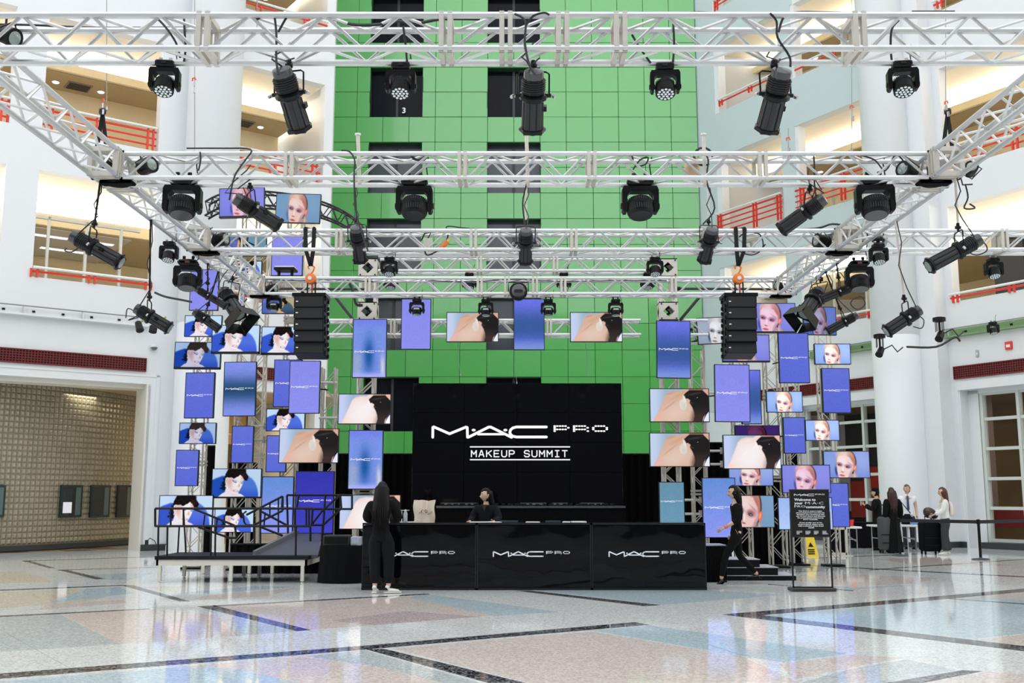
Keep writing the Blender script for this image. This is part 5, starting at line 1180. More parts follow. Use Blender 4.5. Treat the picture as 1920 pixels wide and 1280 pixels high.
mons = [
 (411,352,496,408,20.7,'blonde',2,'top left screen of the left cluster, blue portrait hidden by a spotlight',dict(roll=-2,bot=.03,cx=.9)),
 (517,363,601,418,20.7,'blonde',3,'blonde portrait screen high on the left against blue-green, under the arched truss',dict(roll=1.5)),
 (427,440,463,480,21.2,'curly',1,'golden close-up screen behind the third beam on the left',dict()),
 (464,440,500,480,21.3,'blue',3,'small teal screen just right of the golden close-up behind the third beam',dict(logo=False)),
 (509,440,568,517,21.0,'blue',1,'upright lilac screen behind the third beam left of the tower',dict(logo=False)),
 (455,489,491,520,21.2,'curly',0,'small portrait screen cropped by the left side truss',dict()),
 (356,505,410,582,21.2,'blue',1,'upright lilac screen behind the left wash light',dict(logo=False)),
 (440,552,458,588,21.6,'blue',1,'narrow lilac screen edge behind the left barn-door light',dict(logo=False)),
 (491,557,556,588,20.8,'curly',1,'golden-toned portrait screen left of the left loudspeaker stack',dict()),
 (346,591,416,631,21.0,'curly',0,'curly-hair portrait screen highest on the far left, crossed by a spotlight',dict()),
 (397,609,487,663,20.2,'curly',0,'large curly-hair portrait screen right of the barn-door light',dict(bot=.03)),
 (490,612,572,665,20.4,'curly',0,'curly-hair portrait screen partly hidden by the left loudspeaker stack',dict(bot=.03)),
 (327,641,414,692,20.5,'curly',2,'curly-hair portrait screen hanging out over the round left column',dict(bot=.03,roll=.5)),
 (346,698,402,784,20.9,'blue',0,'leftmost tall blue logo screen, below two curly-hair portraits',dict(yaw=-4)),
 (419,678,480,780,20.5,'blue',2,'tall logo screen with a dark teal band, left cluster',dict(roll=-.5)),
 (513,674,566,763,21.0,'blue',0,'tall blue logo screen half hidden behind a brighter one, left cluster',dict()),
 (542,676,600,775,20.5,'blue',1,'bright lilac tall logo screen below the left loudspeaker stack',dict()),
 (499,766,572,808,20.9,'curly',0,'small curly-hair portrait screen below the bright lilac one',dict()),
 (336,792,405,832,20.8,'curly',2,'small curly-hair portrait screen below the leftmost tall blue one',dict()),
 (434,798,475,868,20.9,'blue',0,'small tall logo screen in the middle of the left cluster',dict()),
 (499,816,537,885,21.0,'blue',0,'small tall logo screen cut off by the shoulder picture',dict()),
 (523,803,635,868,20.1,'back',0,'large shoulder-and-glove screen low in the left cluster',dict()),
 (329,843,372,911,20.7,'blue',0,'lowest small tall logo screen at the far left',dict()),
 (397,878,490,934,20.3,'curly',3,'curly-hair portrait screen just above the ramp railing',dict(bot=.02)),
 (490,893,550,1000,20.4,'blue',5,'tall light-blue logo screen behind the ramp railing',dict(logo=-.02)),
 (553,883,626,1000,20.2,'blue',4,'tall deep-blue screen behind the ramp railing',dict(logo=.02)),
 (298,928,399,986,20.2,'curly',0,'lowest left curly-hair portrait screen behind the black railing',dict()),
 (402,952,476,998,20.5,'curly',0,'curly-hair portrait screen seen through the railing at the ramp end',dict()),
 (653,806,718,917,19.9,'blue',6,'tall pale-streaked logo screen low on the left goal-post tower',dict()),
 (634,738,733,795,19.9,'back',1,'overexposed shoulder-and-glove screen on the left goal-post tower',dict()),
 (661,598,725,708,19.9,'blue',6,'tall streaked logo screen high on the left goal-post tower',dict(logo=-.06)),
 (752,560,808,655,20.4,'blue',1,'upright lilac logo screen in the hanging row behind a spot head',dict(logo=-.0)),
 (837,585,935,641,20.4,'back',0,'left shoulder-and-glove screen of the hanging row',dict()),
 (963,560,1021,656,20.4,'blue',7,'dark-blue upright logo screen in the centre of the hanging row',dict(logo=-.0)),
 (1069,585,1167,641,20.4,'back',0,'right shoulder-and-glove screen of the hanging row',dict()),
 (1231,601,1295,709,19.9,'blue',7,'tall dark-blue logo screen high on the right goal-post tower',dict(roll=.8)),
 (1307,594,1388,644,20.6,'blonde',4,'pale silvery blonde portrait screen left of the right loudspeaker stack',dict(roll=-3)),
 (1218,728,1330,791,19.9,'back',0,'upper shoulder-and-glove screen on the right goal-post tower',dict()),
 (1218,811,1331,875,19.9,'back',0,'lower shoulder-and-glove screen on the right goal-post tower',dict()),
 (1340,683,1406,791,20.2,'blue',1,'tall lilac logo screen leaning slightly, below the right loudspeaker stack',dict(roll=.8)),
 (1390,693,1427,795,20.7,'blue',7,'narrow dark-blue upright screen peeking out behind the leaning lilac one',dict(logo=-.0)),
 (1354,627,1443,679,20.8,'blonde',2,'purple-toned blonde portrait screen mostly hidden by the right loudspeaker stack',dict(bot=.02)),
 (1398,568,1492,624,20.6,'blonde',2,'purple-lit blonde portrait screen right of the right loudspeaker stack',dict(bot=.02)),
 (1506,575,1568,628,21.0,'blonde',6,'dim blue blonde portrait screen behind the right barn-door light',dict(roll=1)),
 (1460,624,1517,718,20.8,'blue',0,'tall blue logo screen high in the right cluster',dict()),
 (1527,644,1595,683,21.2,'blonde',1,'bright blonde portrait screen highest on the far right',dict()),
 (1541,690,1595,774,21.2,'blue',0,'tall blue logo screen at the right edge of the cluster',dict(yaw=5)),
 (1437,733,1505,773,21.2,'blonde',1,'small blonde portrait screen between two tall blue screens',dict()),
 (1469,782,1510,850,21.3,'blue',0,'small tall logo screen left of a small blonde portrait, right cluster',dict()),
 (1510,787,1574,826,21.4,'blonde',1,'small blonde portrait screen in front of the dark window',dict()),
 (1544,845,1631,896,21.0,'blonde',0,'rightmost blonde portrait screen of the right cluster',dict()),
 (1466,871,1557,924,20.6,'blonde',2,'blonde portrait screen just above the welcome sign',dict()),
 (1356,815,1464,879,20.2,'back',1,'overexposed shoulder-and-glove screen of the right cluster',dict()),
 (1378,797,1462,840,21.0,'blonde',5,'dark purple screen peeking out above the overexposed shoulder picture',dict()),
 (1366,868,1450,911,20.9,'blonde',0,'blonde portrait screen cropped below the overexposed shoulder picture',dict()),
 (1317,895,1380,1008,20.2,'blue',5,'large tall logo screen behind the walking woman',dict()),
 (1374,928,1452,989,20.5,'blonde',3,'teal-toned blonde close-up screen right of the walking woman',dict(cx=.88,cy=.42,sc=1.45)),
 (1236,903,1284,1000,19.9,'blue',3,'teal tall logo screen right of the video wall behind the counter',dict(logo=.12)),
 (1545,905,1592,988,21.2,'blue',0,'tall blue logo screen right of the welcome sign',dict()),
 (1459,932,1561,993,20.9,'blue',8,'pale blue wide screen behind the welcome sign',dict(logo=False)),
 (636,927,751,992,19.8,'back',1,'shoulder picture screen behind the standing long-haired woman',dict()),
]
for (l, t_, r, b_, Y, k, tone, lab, kw) in mons:
    kk = {q: v for q, v in kw.items() if q not in ('cx','cy','sc')}
    if 'sc' in kw:
        PICS.pop(('blonde', 3), None); m0 = picture('blonde', 3, cx=kw['cx'], cy=kw['cy'], sc=kw['sc'])
    monitor(l, t_, r, b_, Y, k, tone, lab, **kk)
# gallery screen at the right
c = WR.p(13.6, 1.7, 8.35); t = thing('gallery_screen', 'glowing framed portrait display in the first right gallery', 'screen', c)
b = WR.mb(); b.box((12.4, 1.75, 7.0), (14.9, 1.85, 9.15)); b.build('frame', BLK2, t, 0)
GMAT = emat('gallery_glow', (1.0,.97,.82), 1.15)
b = WR.mb(); b.box((12.52, 1.72, 7.1), (14.8, 1.75, 9.05)); b.build('lit_panel', GMAT, t, 0)
b = WR.mb(); cx_, cz_ = 13.6, 8.2
b.prism([(cx_+.33*math.cos(a), 1.715, cz_+.45*math.sin(a)) for a in [i*math.pi/8 for i in range(16)]], (0,.004,0)); b.build('portrait_face', emat('glow_skin', (.95,.80,.55), 1.0), t, 0)
b = WR.mb(); b.prism([(cx_-.9,1.713,7.1),(cx_+.9,1.713,7.1),(cx_+.5,1.713,7.6),(cx_-.5,1.713,7.6)], (0,.004,0)); b.build('portrait_shoulders', emat('glow_green', (.62,.80,.42), 1.0), t, 0)
b = WR.mb(); b.prism([(cx_-.36,1.712,8.4),(cx_+.36,1.712,8.4),(cx_+.3,1.712,8.7),(cx_,1.712,8.8),(cx_-.3,1.712,8.7)], (0,.004,0)); b.build('portrait_hair', emat('glow_hair', (.45,.32,.18), 1.0), t, 0)

# ================================================================ VIDEO WALL
YV = 20.6
x0, x1 = at(773, 850, YV).x, at(1167, 850, YV).x; zt, zb = at(970, 718, YV).z, at(970, 950, YV).z
vw = thing('video_wall', 'large black video wall with glowing white event title', 'video wall', ((x0+x1)/2, YV, zb))
cx = [x0, at(870,800,YV).x, at(969,800,YV).x, at(1068,800,YV).x, x1]; rz = [zb]+[at(970, y, YV).z for y in (885,829,773)]+[zt]
VB = mat('video_black', (.003,.003,.005), .045, spec=.5, bump=.03, bscale=1.5)
for i in range(4):
    for j in range(4):
        b = MB(); b.rbox(((cx[i]+cx[i+1])/2, YV+.04, (rz[j]+rz[j+1])/2), (cx[i+1]-cx[i]-.004, .08, rz[j+1]-rz[j]-.004), .004); b.build('panel', VB, vw, 0)
b = MB(); b.box((x0-.01, YV+.1, 0), (x1+.01, YV+.3, zt)); b.build('rear_frame', BLK2, vw, 0)
def lay(me, pxl, pyc, wpx, Y, root, name='title'):
    p = at(pxl, pyc, Y); s_ = wpx/ppm(Y, p.z); o = link(name, me, root); o.scale = (s_, 1, s_); o.location = p-LOC[root.name]; return o
lay(LOGO_E, 809, 810, 332, YV-.004, vw, 'title_mark')
# block capitals drawn as strokes (unit cell 1 wide, 1 high)
GLY = {'M': [[(0,0),(0,1),(.5,.42),(1,1),(1,0)]], 'A': [[(0,0),(.42,1),(.58,1),(1,0)], [(.2,.33),(.8,.33)]], 'K': [[(0,0),(0,1)], [(1,1),(0,.42)], [(.35,.6),(1,0)]], 'E': [[(1,1),(0,1),(0,0),(1,0)], [(0,.52),(.85,.52)]],
  'U': [[(0,1),(0,.22),(.25,0),(.75,0),(1,.22),(1,1)]], 'P': [[(0,0),(0,1),(.72,1),(1,.85),(1,.6),(.72,.45),(0,.45)]], 'S': [[(1,.8),(.8,1),(.2,1),(0,.82),(0,.66),(.2,.53),(.8,.47),(1,.34),(1,.18),(.8,0),(.2,0),(0,.2)]], 'I': [[(.5,0),(.5,1)], [(.12,1),(.88,1)], [(.12,0),(.88,0)]], 'T': [[(.5,0),(.5,1)], [(0,1),(1,1)]]}
for i, ch in enumerate('MAKEUP SUMMIT'):
    if ch == ' ': continue
    x = 888.5+i*14.2; p0 = at(x-4.6, 856.0, YV-.004); p1 = at(x+4.6, 844.5, YV-.004); b = MB(); r_ = 1.05/ppm(YV)
    for st in GLY[ch]:
        P = [Vector((p0.x+(p1.x-p0.x)*u, YV-.006, p0.z+(p1.z-p0.z)*v)) for u, v in st]
        for k, (p, q) in enumerate(zip(P, P[1:])):
            d = (q-p).normalized(); n_ = Vector((-d.z, 0, d.x))*r_; b.prism([p+n_-d*r_*.6, p-n_-d*r_*.6, q-n_+d*r_*.6, q+n_+d*r_*.6], (0,-.002-.0002*k,0))
    b.build('title_letter', WLET, vw, 0)
for y in (837.5, 861.5):
    p, q = at(881, y, YV-.004), at(1069, y, YV-.004); h = .012; b = MB(); b.box((p.x, p.y-.003, p.z-h), (q.x, p.y, p.z+h)); b.build('title_rule', WLET, vw, 0)
# stage wall and drapes
DR = mat('black_drape', (.003,.003,.0035), .95, spec=.1)
def drape(xa, xb, Y, z0, z1, label, amp=.03, per=.16):
    t = thing('black_drape', label, 'drape', ((xa+xb)/2, Y, z0)); b = MB(); n = max(4, int(abs(xb-xa)/per*4))
    P = [(xa+(xb-xa)*i/n, Y+amp*math.sin(i*math.pi/2+.4*math.sin(i*.37))) for i in range(n+1)]
    for (a, c) in zip(P, P[1:]): b.prism([(a[0],a[1],z0),(c[0],c[1],z0),(c[0],c[1],z1),(a[0],a[1],z1)], (0,.012,0))
    b.build('fabric', DR, t, 60); b = MB(); b.cyl((xa,Y,z1),(xb,Y,z1),.02,n=6); b.build('pipe', BLK2, t); return t
ZD = at(700, 851, 22.6).z
drape(at(618,900,22.6).x, at(776,900,22.6).x, 22.6, 0, ZD, 'black drape left of the video wall below the green panels')
drape(at(1160,900,22.6).x, at(1325,900,22.6).x, 22.6, 0, ZD, 'black drape right of the video wall below the green panels')
drape(at(556,900,22.9).x, at(622,900,22.9).x, 22.9, 0, at(600,868,22.9).z, 'black drape behind the deep-blue tall screen')
drape(at(382,900,22.3).x, at(401,900,22.3).x, 22.3, 0, at(390,836,22.3).z, 'narrow black drape behind the leftmost truss tower', .01)
drape(at(428,900,22.9).x, at(482,900,22.9).x, 22.9, 0, at(450,868,22.9).z, 'black drape behind the second left screen tower', .02)
drape(at(1325,900,22.9).x, at(1368,900,22.9).x, 22.9, 0, at(1350,830,22.9).z, 'black drape behind the walking woman and tall blue screen', .02)
drape(at(1372,900,22.9).x, at(1470,900,22.9).x, 22.9, 0, at(1400,893,22.9).z, 'black drape behind the teal close-up screen', .02)
drape(at(1474,900,23.1).x, at(1500,900,23.1).x, 23.1, 0, at(1480,850,23.1).z, 'narrow black drape under the small tall screen on the right', .01)
# stage deck and console table in front of the video wall
b = MB(); sx0, sx1 = at(640,950,19.4).x, at(1325,950,19.4).x; st_ = thing('stage_deck', 'low black stage platform under the video wall', 'stage', (0, 20.5, 0))
b.box((sx0, 18.9, 0), (sx1, 19.93, .42)); b.build('deck_body', CLOTHB, st_, 0)
b = MB(); b.box((sx0-.01, 18.88, .42), (sx1+.01, 19.94, .46)); b.build('deck_top', mat('deck_grey', (.05,.05,.055), .5), st_, 0)
tx0, tx1 = at(818,946,19.3).x, at(1172,946,19.3).x; zt_ = at(970,948,19.3).z
t = thing('console_table', 'long black draped table with silver edge before the video wall', 'table', ((tx0+tx1)/2, 19.3, .46))
b = MB(); b.box((tx0, 19.25, zt_-.04), (tx1, 19.9, zt_)); b.build('tabletop', mat('silver_edge', (.25,.26,.27), .15, .8), t, 0)
b = MB(); nn = 120
for i in range(nn): xa = tx0+(tx1-tx0)*i/nn; xb = tx0+(tx1-tx0)*(i+1)/nn; b.prism([(xa,19.28+.012*(i%2),.46),(xb,19.28+.012*((i+1)%2),.46),(xb,19.27+.004*((i+1)%2),zt_-.04),(xa,19.27+.004*(i%2),zt_-.04)], (0,.01,0))
b.build('table_skirt', DR, t, 60)
b = MB()
for i in range(26): x = tx0+.1+i*(tx1-tx0-.2)/26; b.rbox((x, 19.45, zt_+.02), (.05+.05*random.random(), .1, .03+.03*random.random()), .005)
b = b.build('gear', BLK, t, 0)
for i, (px, wd) in enumerate(((846,40),(880,30),(1000,50),(1050,30),(1110,44))):
    c = at(px, 944, 19.5); o = thing('mixer_unit', 'low black control unit on the console table, %s from the left' % ('first','second','third','fourth','fifth')[i], 'equipment', (c.x, 19.55, zt_)); q = wd/ppm(19.5); b = MB(); b.rbox((c.x,19.6,zt_+.03),(q,.3,.05),.01); b.build('case', DGREY, o, 0); b = MB(); b.box((c.x-q*.4,19.445,zt_+.02),(c.x+q*.4,19.45,zt_+.04)); b.build('silver_strip', STEEL, o, 0)
# ================================================================ RECEPTION COUNTER
YC = 16.72
cx0, cx1 = gnd(677,1106).x, gnd(1322,1104).x; zc_ = at(1000, 980, YC).z
PANB = mat('counter_gloss', (.002,.002,.0035), .03, spec=.4, bump=.5, bscale=1.3)
ex = [cx0, cx0+(cx1-cx0)/3, cx0+(cx1-cx0)*2/3, cx1]
for i, nm in enumerate(('left', 'middle', 'right')):
    t = thing('reception_counter', '%s glossy black counter section with white event lettering' % nm, 'counter', ((ex[i]+ex[i+1])/2, YC+.3, 0), 'glossy counter sections in a row')
    a, c = ex[i]+.004, ex[i+1]-.004; N_ = 1
    b = MB(); b.box((a, YC+.02, .02), (c, YC+.62, zc_-.04)); b.build('body', BLK, t, 0)
    b = MB(); b.rbox(((a+c)/2, YC+.01, zc_/2), (c-a-.03, .02, zc_-.08), .003); b.build('front_panel', PANB, t, 0)
    b = MB()
    for (p, q) in (((a, YC-.006, 0),(c, YC+.02, .035)), ((a, YC-.006, zc_-.03),(c, YC+.02, zc_)), ((a, YC-.006, 0),(a+.018, YC+.02, zc_)), ((c-.018, YC-.006, 0),(c, YC+.02, zc_))): b.box(p, q)
    b.build('edge_frame', mat('frame_satin_black', (.012,.012,.013), .25), t, 0)
    b = MB(); b.box((a, YC, zc_-.03), (c, YC+.66, zc_)); b.build('countertop', mat('countertop_black', (.008,.008,.009), .15, spec=.3), t, 0)
    lx = (708, 924, 1141)[i]; p = at(lx, 1038.5, YC-.004); o = link('lettering', LOGO_V, t); s_ = 145/ppm(YC, .6); o.scale = (s_, 1, s_); o.location = Vector((p.x, YC-.002, p.z))-LOC[t.name]
    b = MB(); b.box((a+.05, YC+.55, .1), (c-.05, YC+.6, .14)); b.build('rear_shelf', BLK2, t, 0)
# things on the counter
ZT_ = zc_
def paper(px, wd, label, Y=YC+.25, m=None, grp='papers and tablets on the counter', cat='paper', hh=.004):
    c = at(px, 976, Y); w_ = wd/ppm(Y); b = MB(); b.M = Matrix.Translation((c.x, Y, ZT_)) @ Matrix.Rotation(R(random.uniform(-8,8)), 4, 'Z')
    b.rbox((0,0,hh/2+.001), (w_, .2, hh), .002); b.box((-w_/2+.02,-.08,hh+.001),(w_/2-.02,.08,hh+.002)); o = b.build('paper_stack' if cat == 'paper' else 'tablet', m or mat('paper', (.8,.8,.8), .8), None, 0); tag(o, label, cat, grp)
TB = mat('tablet_dark', (.05,.06,.08), .1)
paper(897, 30, 'white paper on the counter left of the seated-looking clerk', hh=.012); paper(925, 34, 'white papers in front of the clerk', hh=.012); paper(1062, 14, 'small white paper pile near the middle counter joint', hh=.015); paper(1085, 26, 'white leaflets by the right end of the middle counter', hh=.02); paper(999, 26, 'white paper sheet at the middle of the counter', hh=.012); paper(771, 14, 'small paper beside the glass bottle', hh=.012)
paper(955, 34, 'dark tablet on the counter right of the clerk', m=TB, cat='tablet', hh=.03); paper(1037, 28, 'dark tablet on the counter over the middle lettering', m=TB, cat='tablet', hh=.03)
CANV = mat('canvas', (.72,.62,.50), .9, noise=.06, nscale=30, bump=.2, bscale=40)
p0, p1 = at(775, 978, YC+.3), at(816, 938, YC+.3); t = thing('tote_bag', 'cream canvas tote bag with brown script print standing on counter', 'bag', ((p0.x+p1.x)/2, YC+.3, ZT_))
W2, H2 = (p1.x-p0.x), p1.z-ZT_; cxb = (p0.x+p1.x)/2
b = MB(); n1, n2 = 10, 8; vs = []; fs = []
for side in (-1, 1):
    for j in range(n2+1):
        for i in range(n1+1):
            u, v = i/n1, j/n2; th = .07*math.sin(math.pi*u)**.6*(1-v*.55); wv = .012*math.sin(u*9+v*5)
            vs.append((cxb+(u-.5)*W2*(.95+.05*v)+.01*math.sin(v*7), YC+.3+side*th+wv, ZT_+v*H2*(1+.03*math.sin(u*7+side))))
for s_ in (0, 1):
    o = s_*(n1+1)*(n2+1)
    for j in range(n2):
        for i in range(n1): fs.append((o+j*(n1+1)+i, o+j*(n1+1)+i+1, o+(j+1)*(n1+1)+i+1, o+(j+1)*(n1+1)+i))
b._a(vs, fs); b.build('bag_body', CANV, t, 80)
b = MB(); q = Vector((cxb, YC+.215, ZT_))
b.tube([q+Vector((-.05,.03,H2*.98)), q+Vector((-.035,.0,H2*.6)), q+Vector((0,-.012,H2*.3)), q+Vector((.04,.0,H2*.6)), q+Vector((.05,.03,H2*.98))], .010, 4); b.build('handle', CANV, t)
b = MB(); random.seed(4)
for i in range(9):
    xx = -.07+i*.024; zz = H2*(.42+.05*math.sin(i*1.7)); c = q+Vector((xx, -.008+.02*abs(xx)*8*.2, zz)); b.tube([c+Vector((-.012,0,-.012)), c+Vector((.004,-.002,.022)), c+Vector((.012,0,-.01))], .004, 4)
for k in (-.02,.03): c = q+Vector((k,-.01,H2*.52)); b.tube([c+Vector((.016*math.cos(a), 0, .02*math.sin(a))) for a in [i*math.pi/4 for i in range(8)]], .004, 4)
b.build('print', mat('brown_print', (.10,.04,.03), .8), t)
gl = mat('bottle_glass', (.75,.80,.85), .03, alpha=.45); c = at(760, 978, YC+.25); c = Vector((c.x, YC+.25, ZT_)); hb = at(760, 955, YC+.25).z-ZT_
t = thing('glass_bottle', 'clear glass water bottle left of the tote bag', 'bottle', c); b = MB(); b.lathe([(.03,0),(.034,.01),(.034,hb*.72),(.02,hb*.86),(.016,hb*.93)], 14, c); b.build('bottle_body', gl, t, 60); b = MB(); b.lathe([(.018,hb*.9),(.018,hb)], 12, c); b.build('cap', mat('capw', (.7,.7,.72), .3), t)
b = MB(); b.lathe([(.03,.02),(.031,hb*.55)], 12, c); b.build('water', mat('water_blue', (.35,.45,.6), .05, alpha=.5), t)
c = Vector((at(752,978,YC+.3).x, YC+.4, ZT_)); t = thing('desk_lamp', 'small white angled desk light behind the bottle', 'lamp', c); b = MB(); b.cyl(c, c+Vector((0,0,.19)), .007, n=6); b.build('stem', WHITE, t); b = MB(); b.rbox(tuple(c+Vector((.05,0,.19))), (.14,.04,.012), .004); b.build('lamp_head', WHITE, t); b = MB(); b.lathe([(.05,0),(.05,.01)], 12, c); b.build('base', WHITE, t)
c = Vector((at(746,978,YC+.25).x, YC+.2, ZT_)); t = thing('ring_device', 'small dark round device beside the standing woman on the counter', 'device', c); b = MB(); b.M = Matrix.Translation(c+Vector((0,0,.06))) @ Matrix.Rotation(R(80),4,'X'); b.lathe([(.02,-.02),(.045,-.01),(.05,.01),(.04,.02)], 16); b.build('head', GLOSSB, t); b = MB(); b.lathe([(.04,0),(.04,.008),(.01,.02),(.01,.05)], 12, c); b.build('foot', BLK, t); b = MB(); b.M = Matrix.Translation(c+Vector((0,-.025,.06))) @ Matrix.Rotation(R(90),4,'X'); b.lathe([(.02,0),(.015,.01)], 12); b.build('lens', LENS, t)

# ================================================================ PEOPLE
def skin(js, edges, root=0, sub=2):
    me = bpy.data.meshes.new('sk'); me.from_pydata([j[0] for j in js], edges, []); o = bpy.data.objects.new('sk', me); TMP.collection.objects.link(o)
    m = o.modifiers.new('s', 'SKIN'); m.branch_smoothing = .6
    for i, j in enumerate(js):
        r = j[1]; v = me.skin_vertices[0].data[i]; v.radius = r if isinstance(r, tuple) else (r, r); v.use_root = (i == root)
    s_ = o.modifiers.new('u', 'SUBSURF'); s_.levels = sub; s_.render_levels = sub
    dg = side_dg(); e = bpy.data.meshes.new_from_object(o.evaluated_get(dg))
    vs = [tuple(v.co) for v in e.vertices]; fs = [tuple(p.vertices) for p in e.polygons]
    bpy.data.objects.remove(o); bpy.data.meshes.remove(e); return vs, fs
def lerp(a, c, f): return tuple(a[i]+(c[i]-a[i])*f for i in range(3))
BASE = dict(pel=(0,0,.53), spi=(0,.0,.62), che=(0,.005,.735), nb=(0,-.005,.825), nk=(0,.005,.865),
  sR=(.105,0,.81), eR=(.125,-.01,.64), wR=(.13,.04,.50), sL=(-.105,0,.81), eL=(-.125,-.01,.64), wL=(-.13,.04,.50),
  hR=(.052,0,.51), kR=(.055,.015,.285), aR=(.055,-.01,.045), hL=(-.052,0,.51), kL=(-.055,.015,.285), aL=(-.055,-.01,.045))
def person(label, loc, rz, H, pose, fit, skinc, hairc, group=None, head_yaw=0, head_pitch=0, female=True):
    J = dict(BASE); J.update(pose); J = {k: tuple(c*H for c in v) for k, v in J.items()}
    t = thing('person', label, 'person', loc, group, R(rz)); SK = mat('skin_%s' % hairc[0], skinc, .55)
    def r(x): return x*H
    w = .95 if female else 1.08
    b = MB()
    js = [(J['pel'], (r(.078*w), r(.06))), (J['spi'], (r(.064*w), r(.05))), (J['che'], (r(.078*w), r(.055))), (J['nb'], r(.042)), (J['nk'], r(.030)), (lerp(J['nk'], (J['nk'][0],J['nk'][1],J['nk'][2]+.04*H), 1), r(.030))]
    ed = [(0,1),(1,2),(2,3),(3,4),(4,5)]
    for s_ in 'RL':
        k = len(js); js += [(J['s'+s_], r(.034*w)), (lerp(J['s'+s_], J['e'+s_], .5), r(.030)), (J['e'+s_], r(.024)), (lerp(J['e'+s_], J['w'+s_], .4), r(.023)), (J['w'+s_], r(.015))]; ed += [(2,k),(k,k+1),(k+1,k+2),(k+2,k+3),(k+3,k+4)]
        k = len(js); js += [(J['h'+s_], r(.056)), (lerp(J['h'+s_], J['k'+s_], .5), r(.048)), (J['k'+s_], r(.032)), (lerp(J['k'+s_], J['a'+s_], .35), r(.034)), (J['a'+s_], r(.020))]; ed += [(0,k),(k,k+1),(k+1,k+2),(k+2,k+3),(k+3,k+4)]
    b._a(*skin(js, ed))
    # head: one rounded surface with nose, brow, chin and ears
    hc = Vector(J['nk'])+Vector((0, .012*H, .072*H)); HM = Matrix.Translation(hc) @ Matrix.Rotation(R(head_yaw), 4, 'Z') @ Matrix.Rotation(R(head_pitch), 4, 'X')
    nU, nV = 28, 20; vs = []; fs = []
    for j in range(nV+1):
        ph = math.pi*j/nV
        for i in range(nU):
            th = 2*math.pi*i/nU; x = math.sin(ph)*math.cos(th); y = math.sin(ph)*math.sin(th); z = math.cos(ph)
            X, Y, Z = x*.046, y*.058, z*.070
            if z < 0: X *= 1+.25*z; Y *= 1+(.12*z if y > 0 else .35*z)
            f = max(0, y)**3*math.exp(-(x/.18)**2)
            Y += f*.020*math.exp(-((z+.18)/.16)**2)+f*.006*math.exp(-((z+.62)/.1)**2)-.006*f*math.exp(-((z-.08)/.08)**2)
            e = max(0, y)**2*(math.exp(-((x-.4)/.16)**2)+math.exp(-((x+.4)/.16)**2))*math.exp(-((z-.04)/.1)**2); Y -= e*.007
            vs.append(tuple(HM @ Vector((X*H, Y*H, Z*H))))
    for j in range(nV):
        for i in range(nU): fs.append((j*nU+i, j*nU+(i+1) % nU, (j+1)*nU+(i+1) % nU, (j+1)*nU+i))
    b._a(vs, fs)
    sv = b.M; b.M = HM
    for s_ in (-1, 1): b.tube([(s_*.045*H,-.004*H,.012*H), (s_*.052*H,-.008*H,.010*H), (s_*.053*H,-.006*H,-.008*H), (s_*.046*H,.0,-.018*H)], .006*H, 6)
    b.M = sv
    # hands
    for s_ in 'RL':
        e, w_ = Vector(J['e'+s_]), Vector(J['w'+s_]); d = (w_-e).normalized(); sd = 1 if s_ == 'R' else -1
        side = d.cross(Vector((sd,0,0))); side = side.normalized() if side.length > .3 else Vector((0,1,0)); nrm = d.cross(side).normalized()
        palm = w_+d*.03*H; b._a(*skin([(tuple(w_-d*.01*H), r(.013)), (tuple(w_+d*.012*H), (r(.016), r(.011))), (tuple(w_+d*.05*H), (r(.020), r(.010)))], [(0,1),(1,2)], sub=1))
        for q, (off, L) in enumerate(((-.014,.030),(-.005,.038),(.005,.036),(.014,.027))):
            p = w_+d*.046*H+side*off*H; b.tube([p, p+d*L*.45*H-nrm*.003*H*sd, p+d*L*.8*H-nrm*.010*H*sd, p+d*L*.95*H-nrm*.018*H*sd], [.0052*H,.005*H,.0045*H,.0035*H], 6)
        p = w_+d*.014*H+side*.014*H; b.tube([p, p+d*.014*H+side*.014*H, p+d*.032*H+side*.018*H], [.0065*H,.0058*H,.0042*H], 6)
    b.build('body', SK, t, 80, world=False)
    # face
    b = MB(); b.M = HM
    for s_ in (-1, 1): b.lathe([(.0001,-.002),(.007*H,0),(.0001,.003)], 8, (s_*.0185*H,.050*H,.003*H))
    b.build('eyes', mat('eye_dark', (.01,.01,.012), .2), t, 60, world=False)
    b = MB(); b.M = HM
    for s_ in (-1, 1): b.tube([(s_*.028*H,.048*H,.014*H), (s_*.018*H,.0535*H,.018*H), (s_*.009*H,.055*H,.015*H)], .0022*H, 5)
    b.build('eyebrows', mat('brow', (.02,.012,.01), .8), t, 60, world=False)
    b = MB(); b.M = HM; b.tube([(-.014*H,.0535*H,-.030*H), (0,.0595*H,-.028*H), (.014*H,.0535*H,-.030*H)], .0035*H, 6); b.build('mouth', mat('lips_%s' % hairc[0], tuple(c*k for c, k in zip(skinc, (.75,.45,.45))), .4), t, 60, world=False)
    fit(t, J, H, HM, r); return t
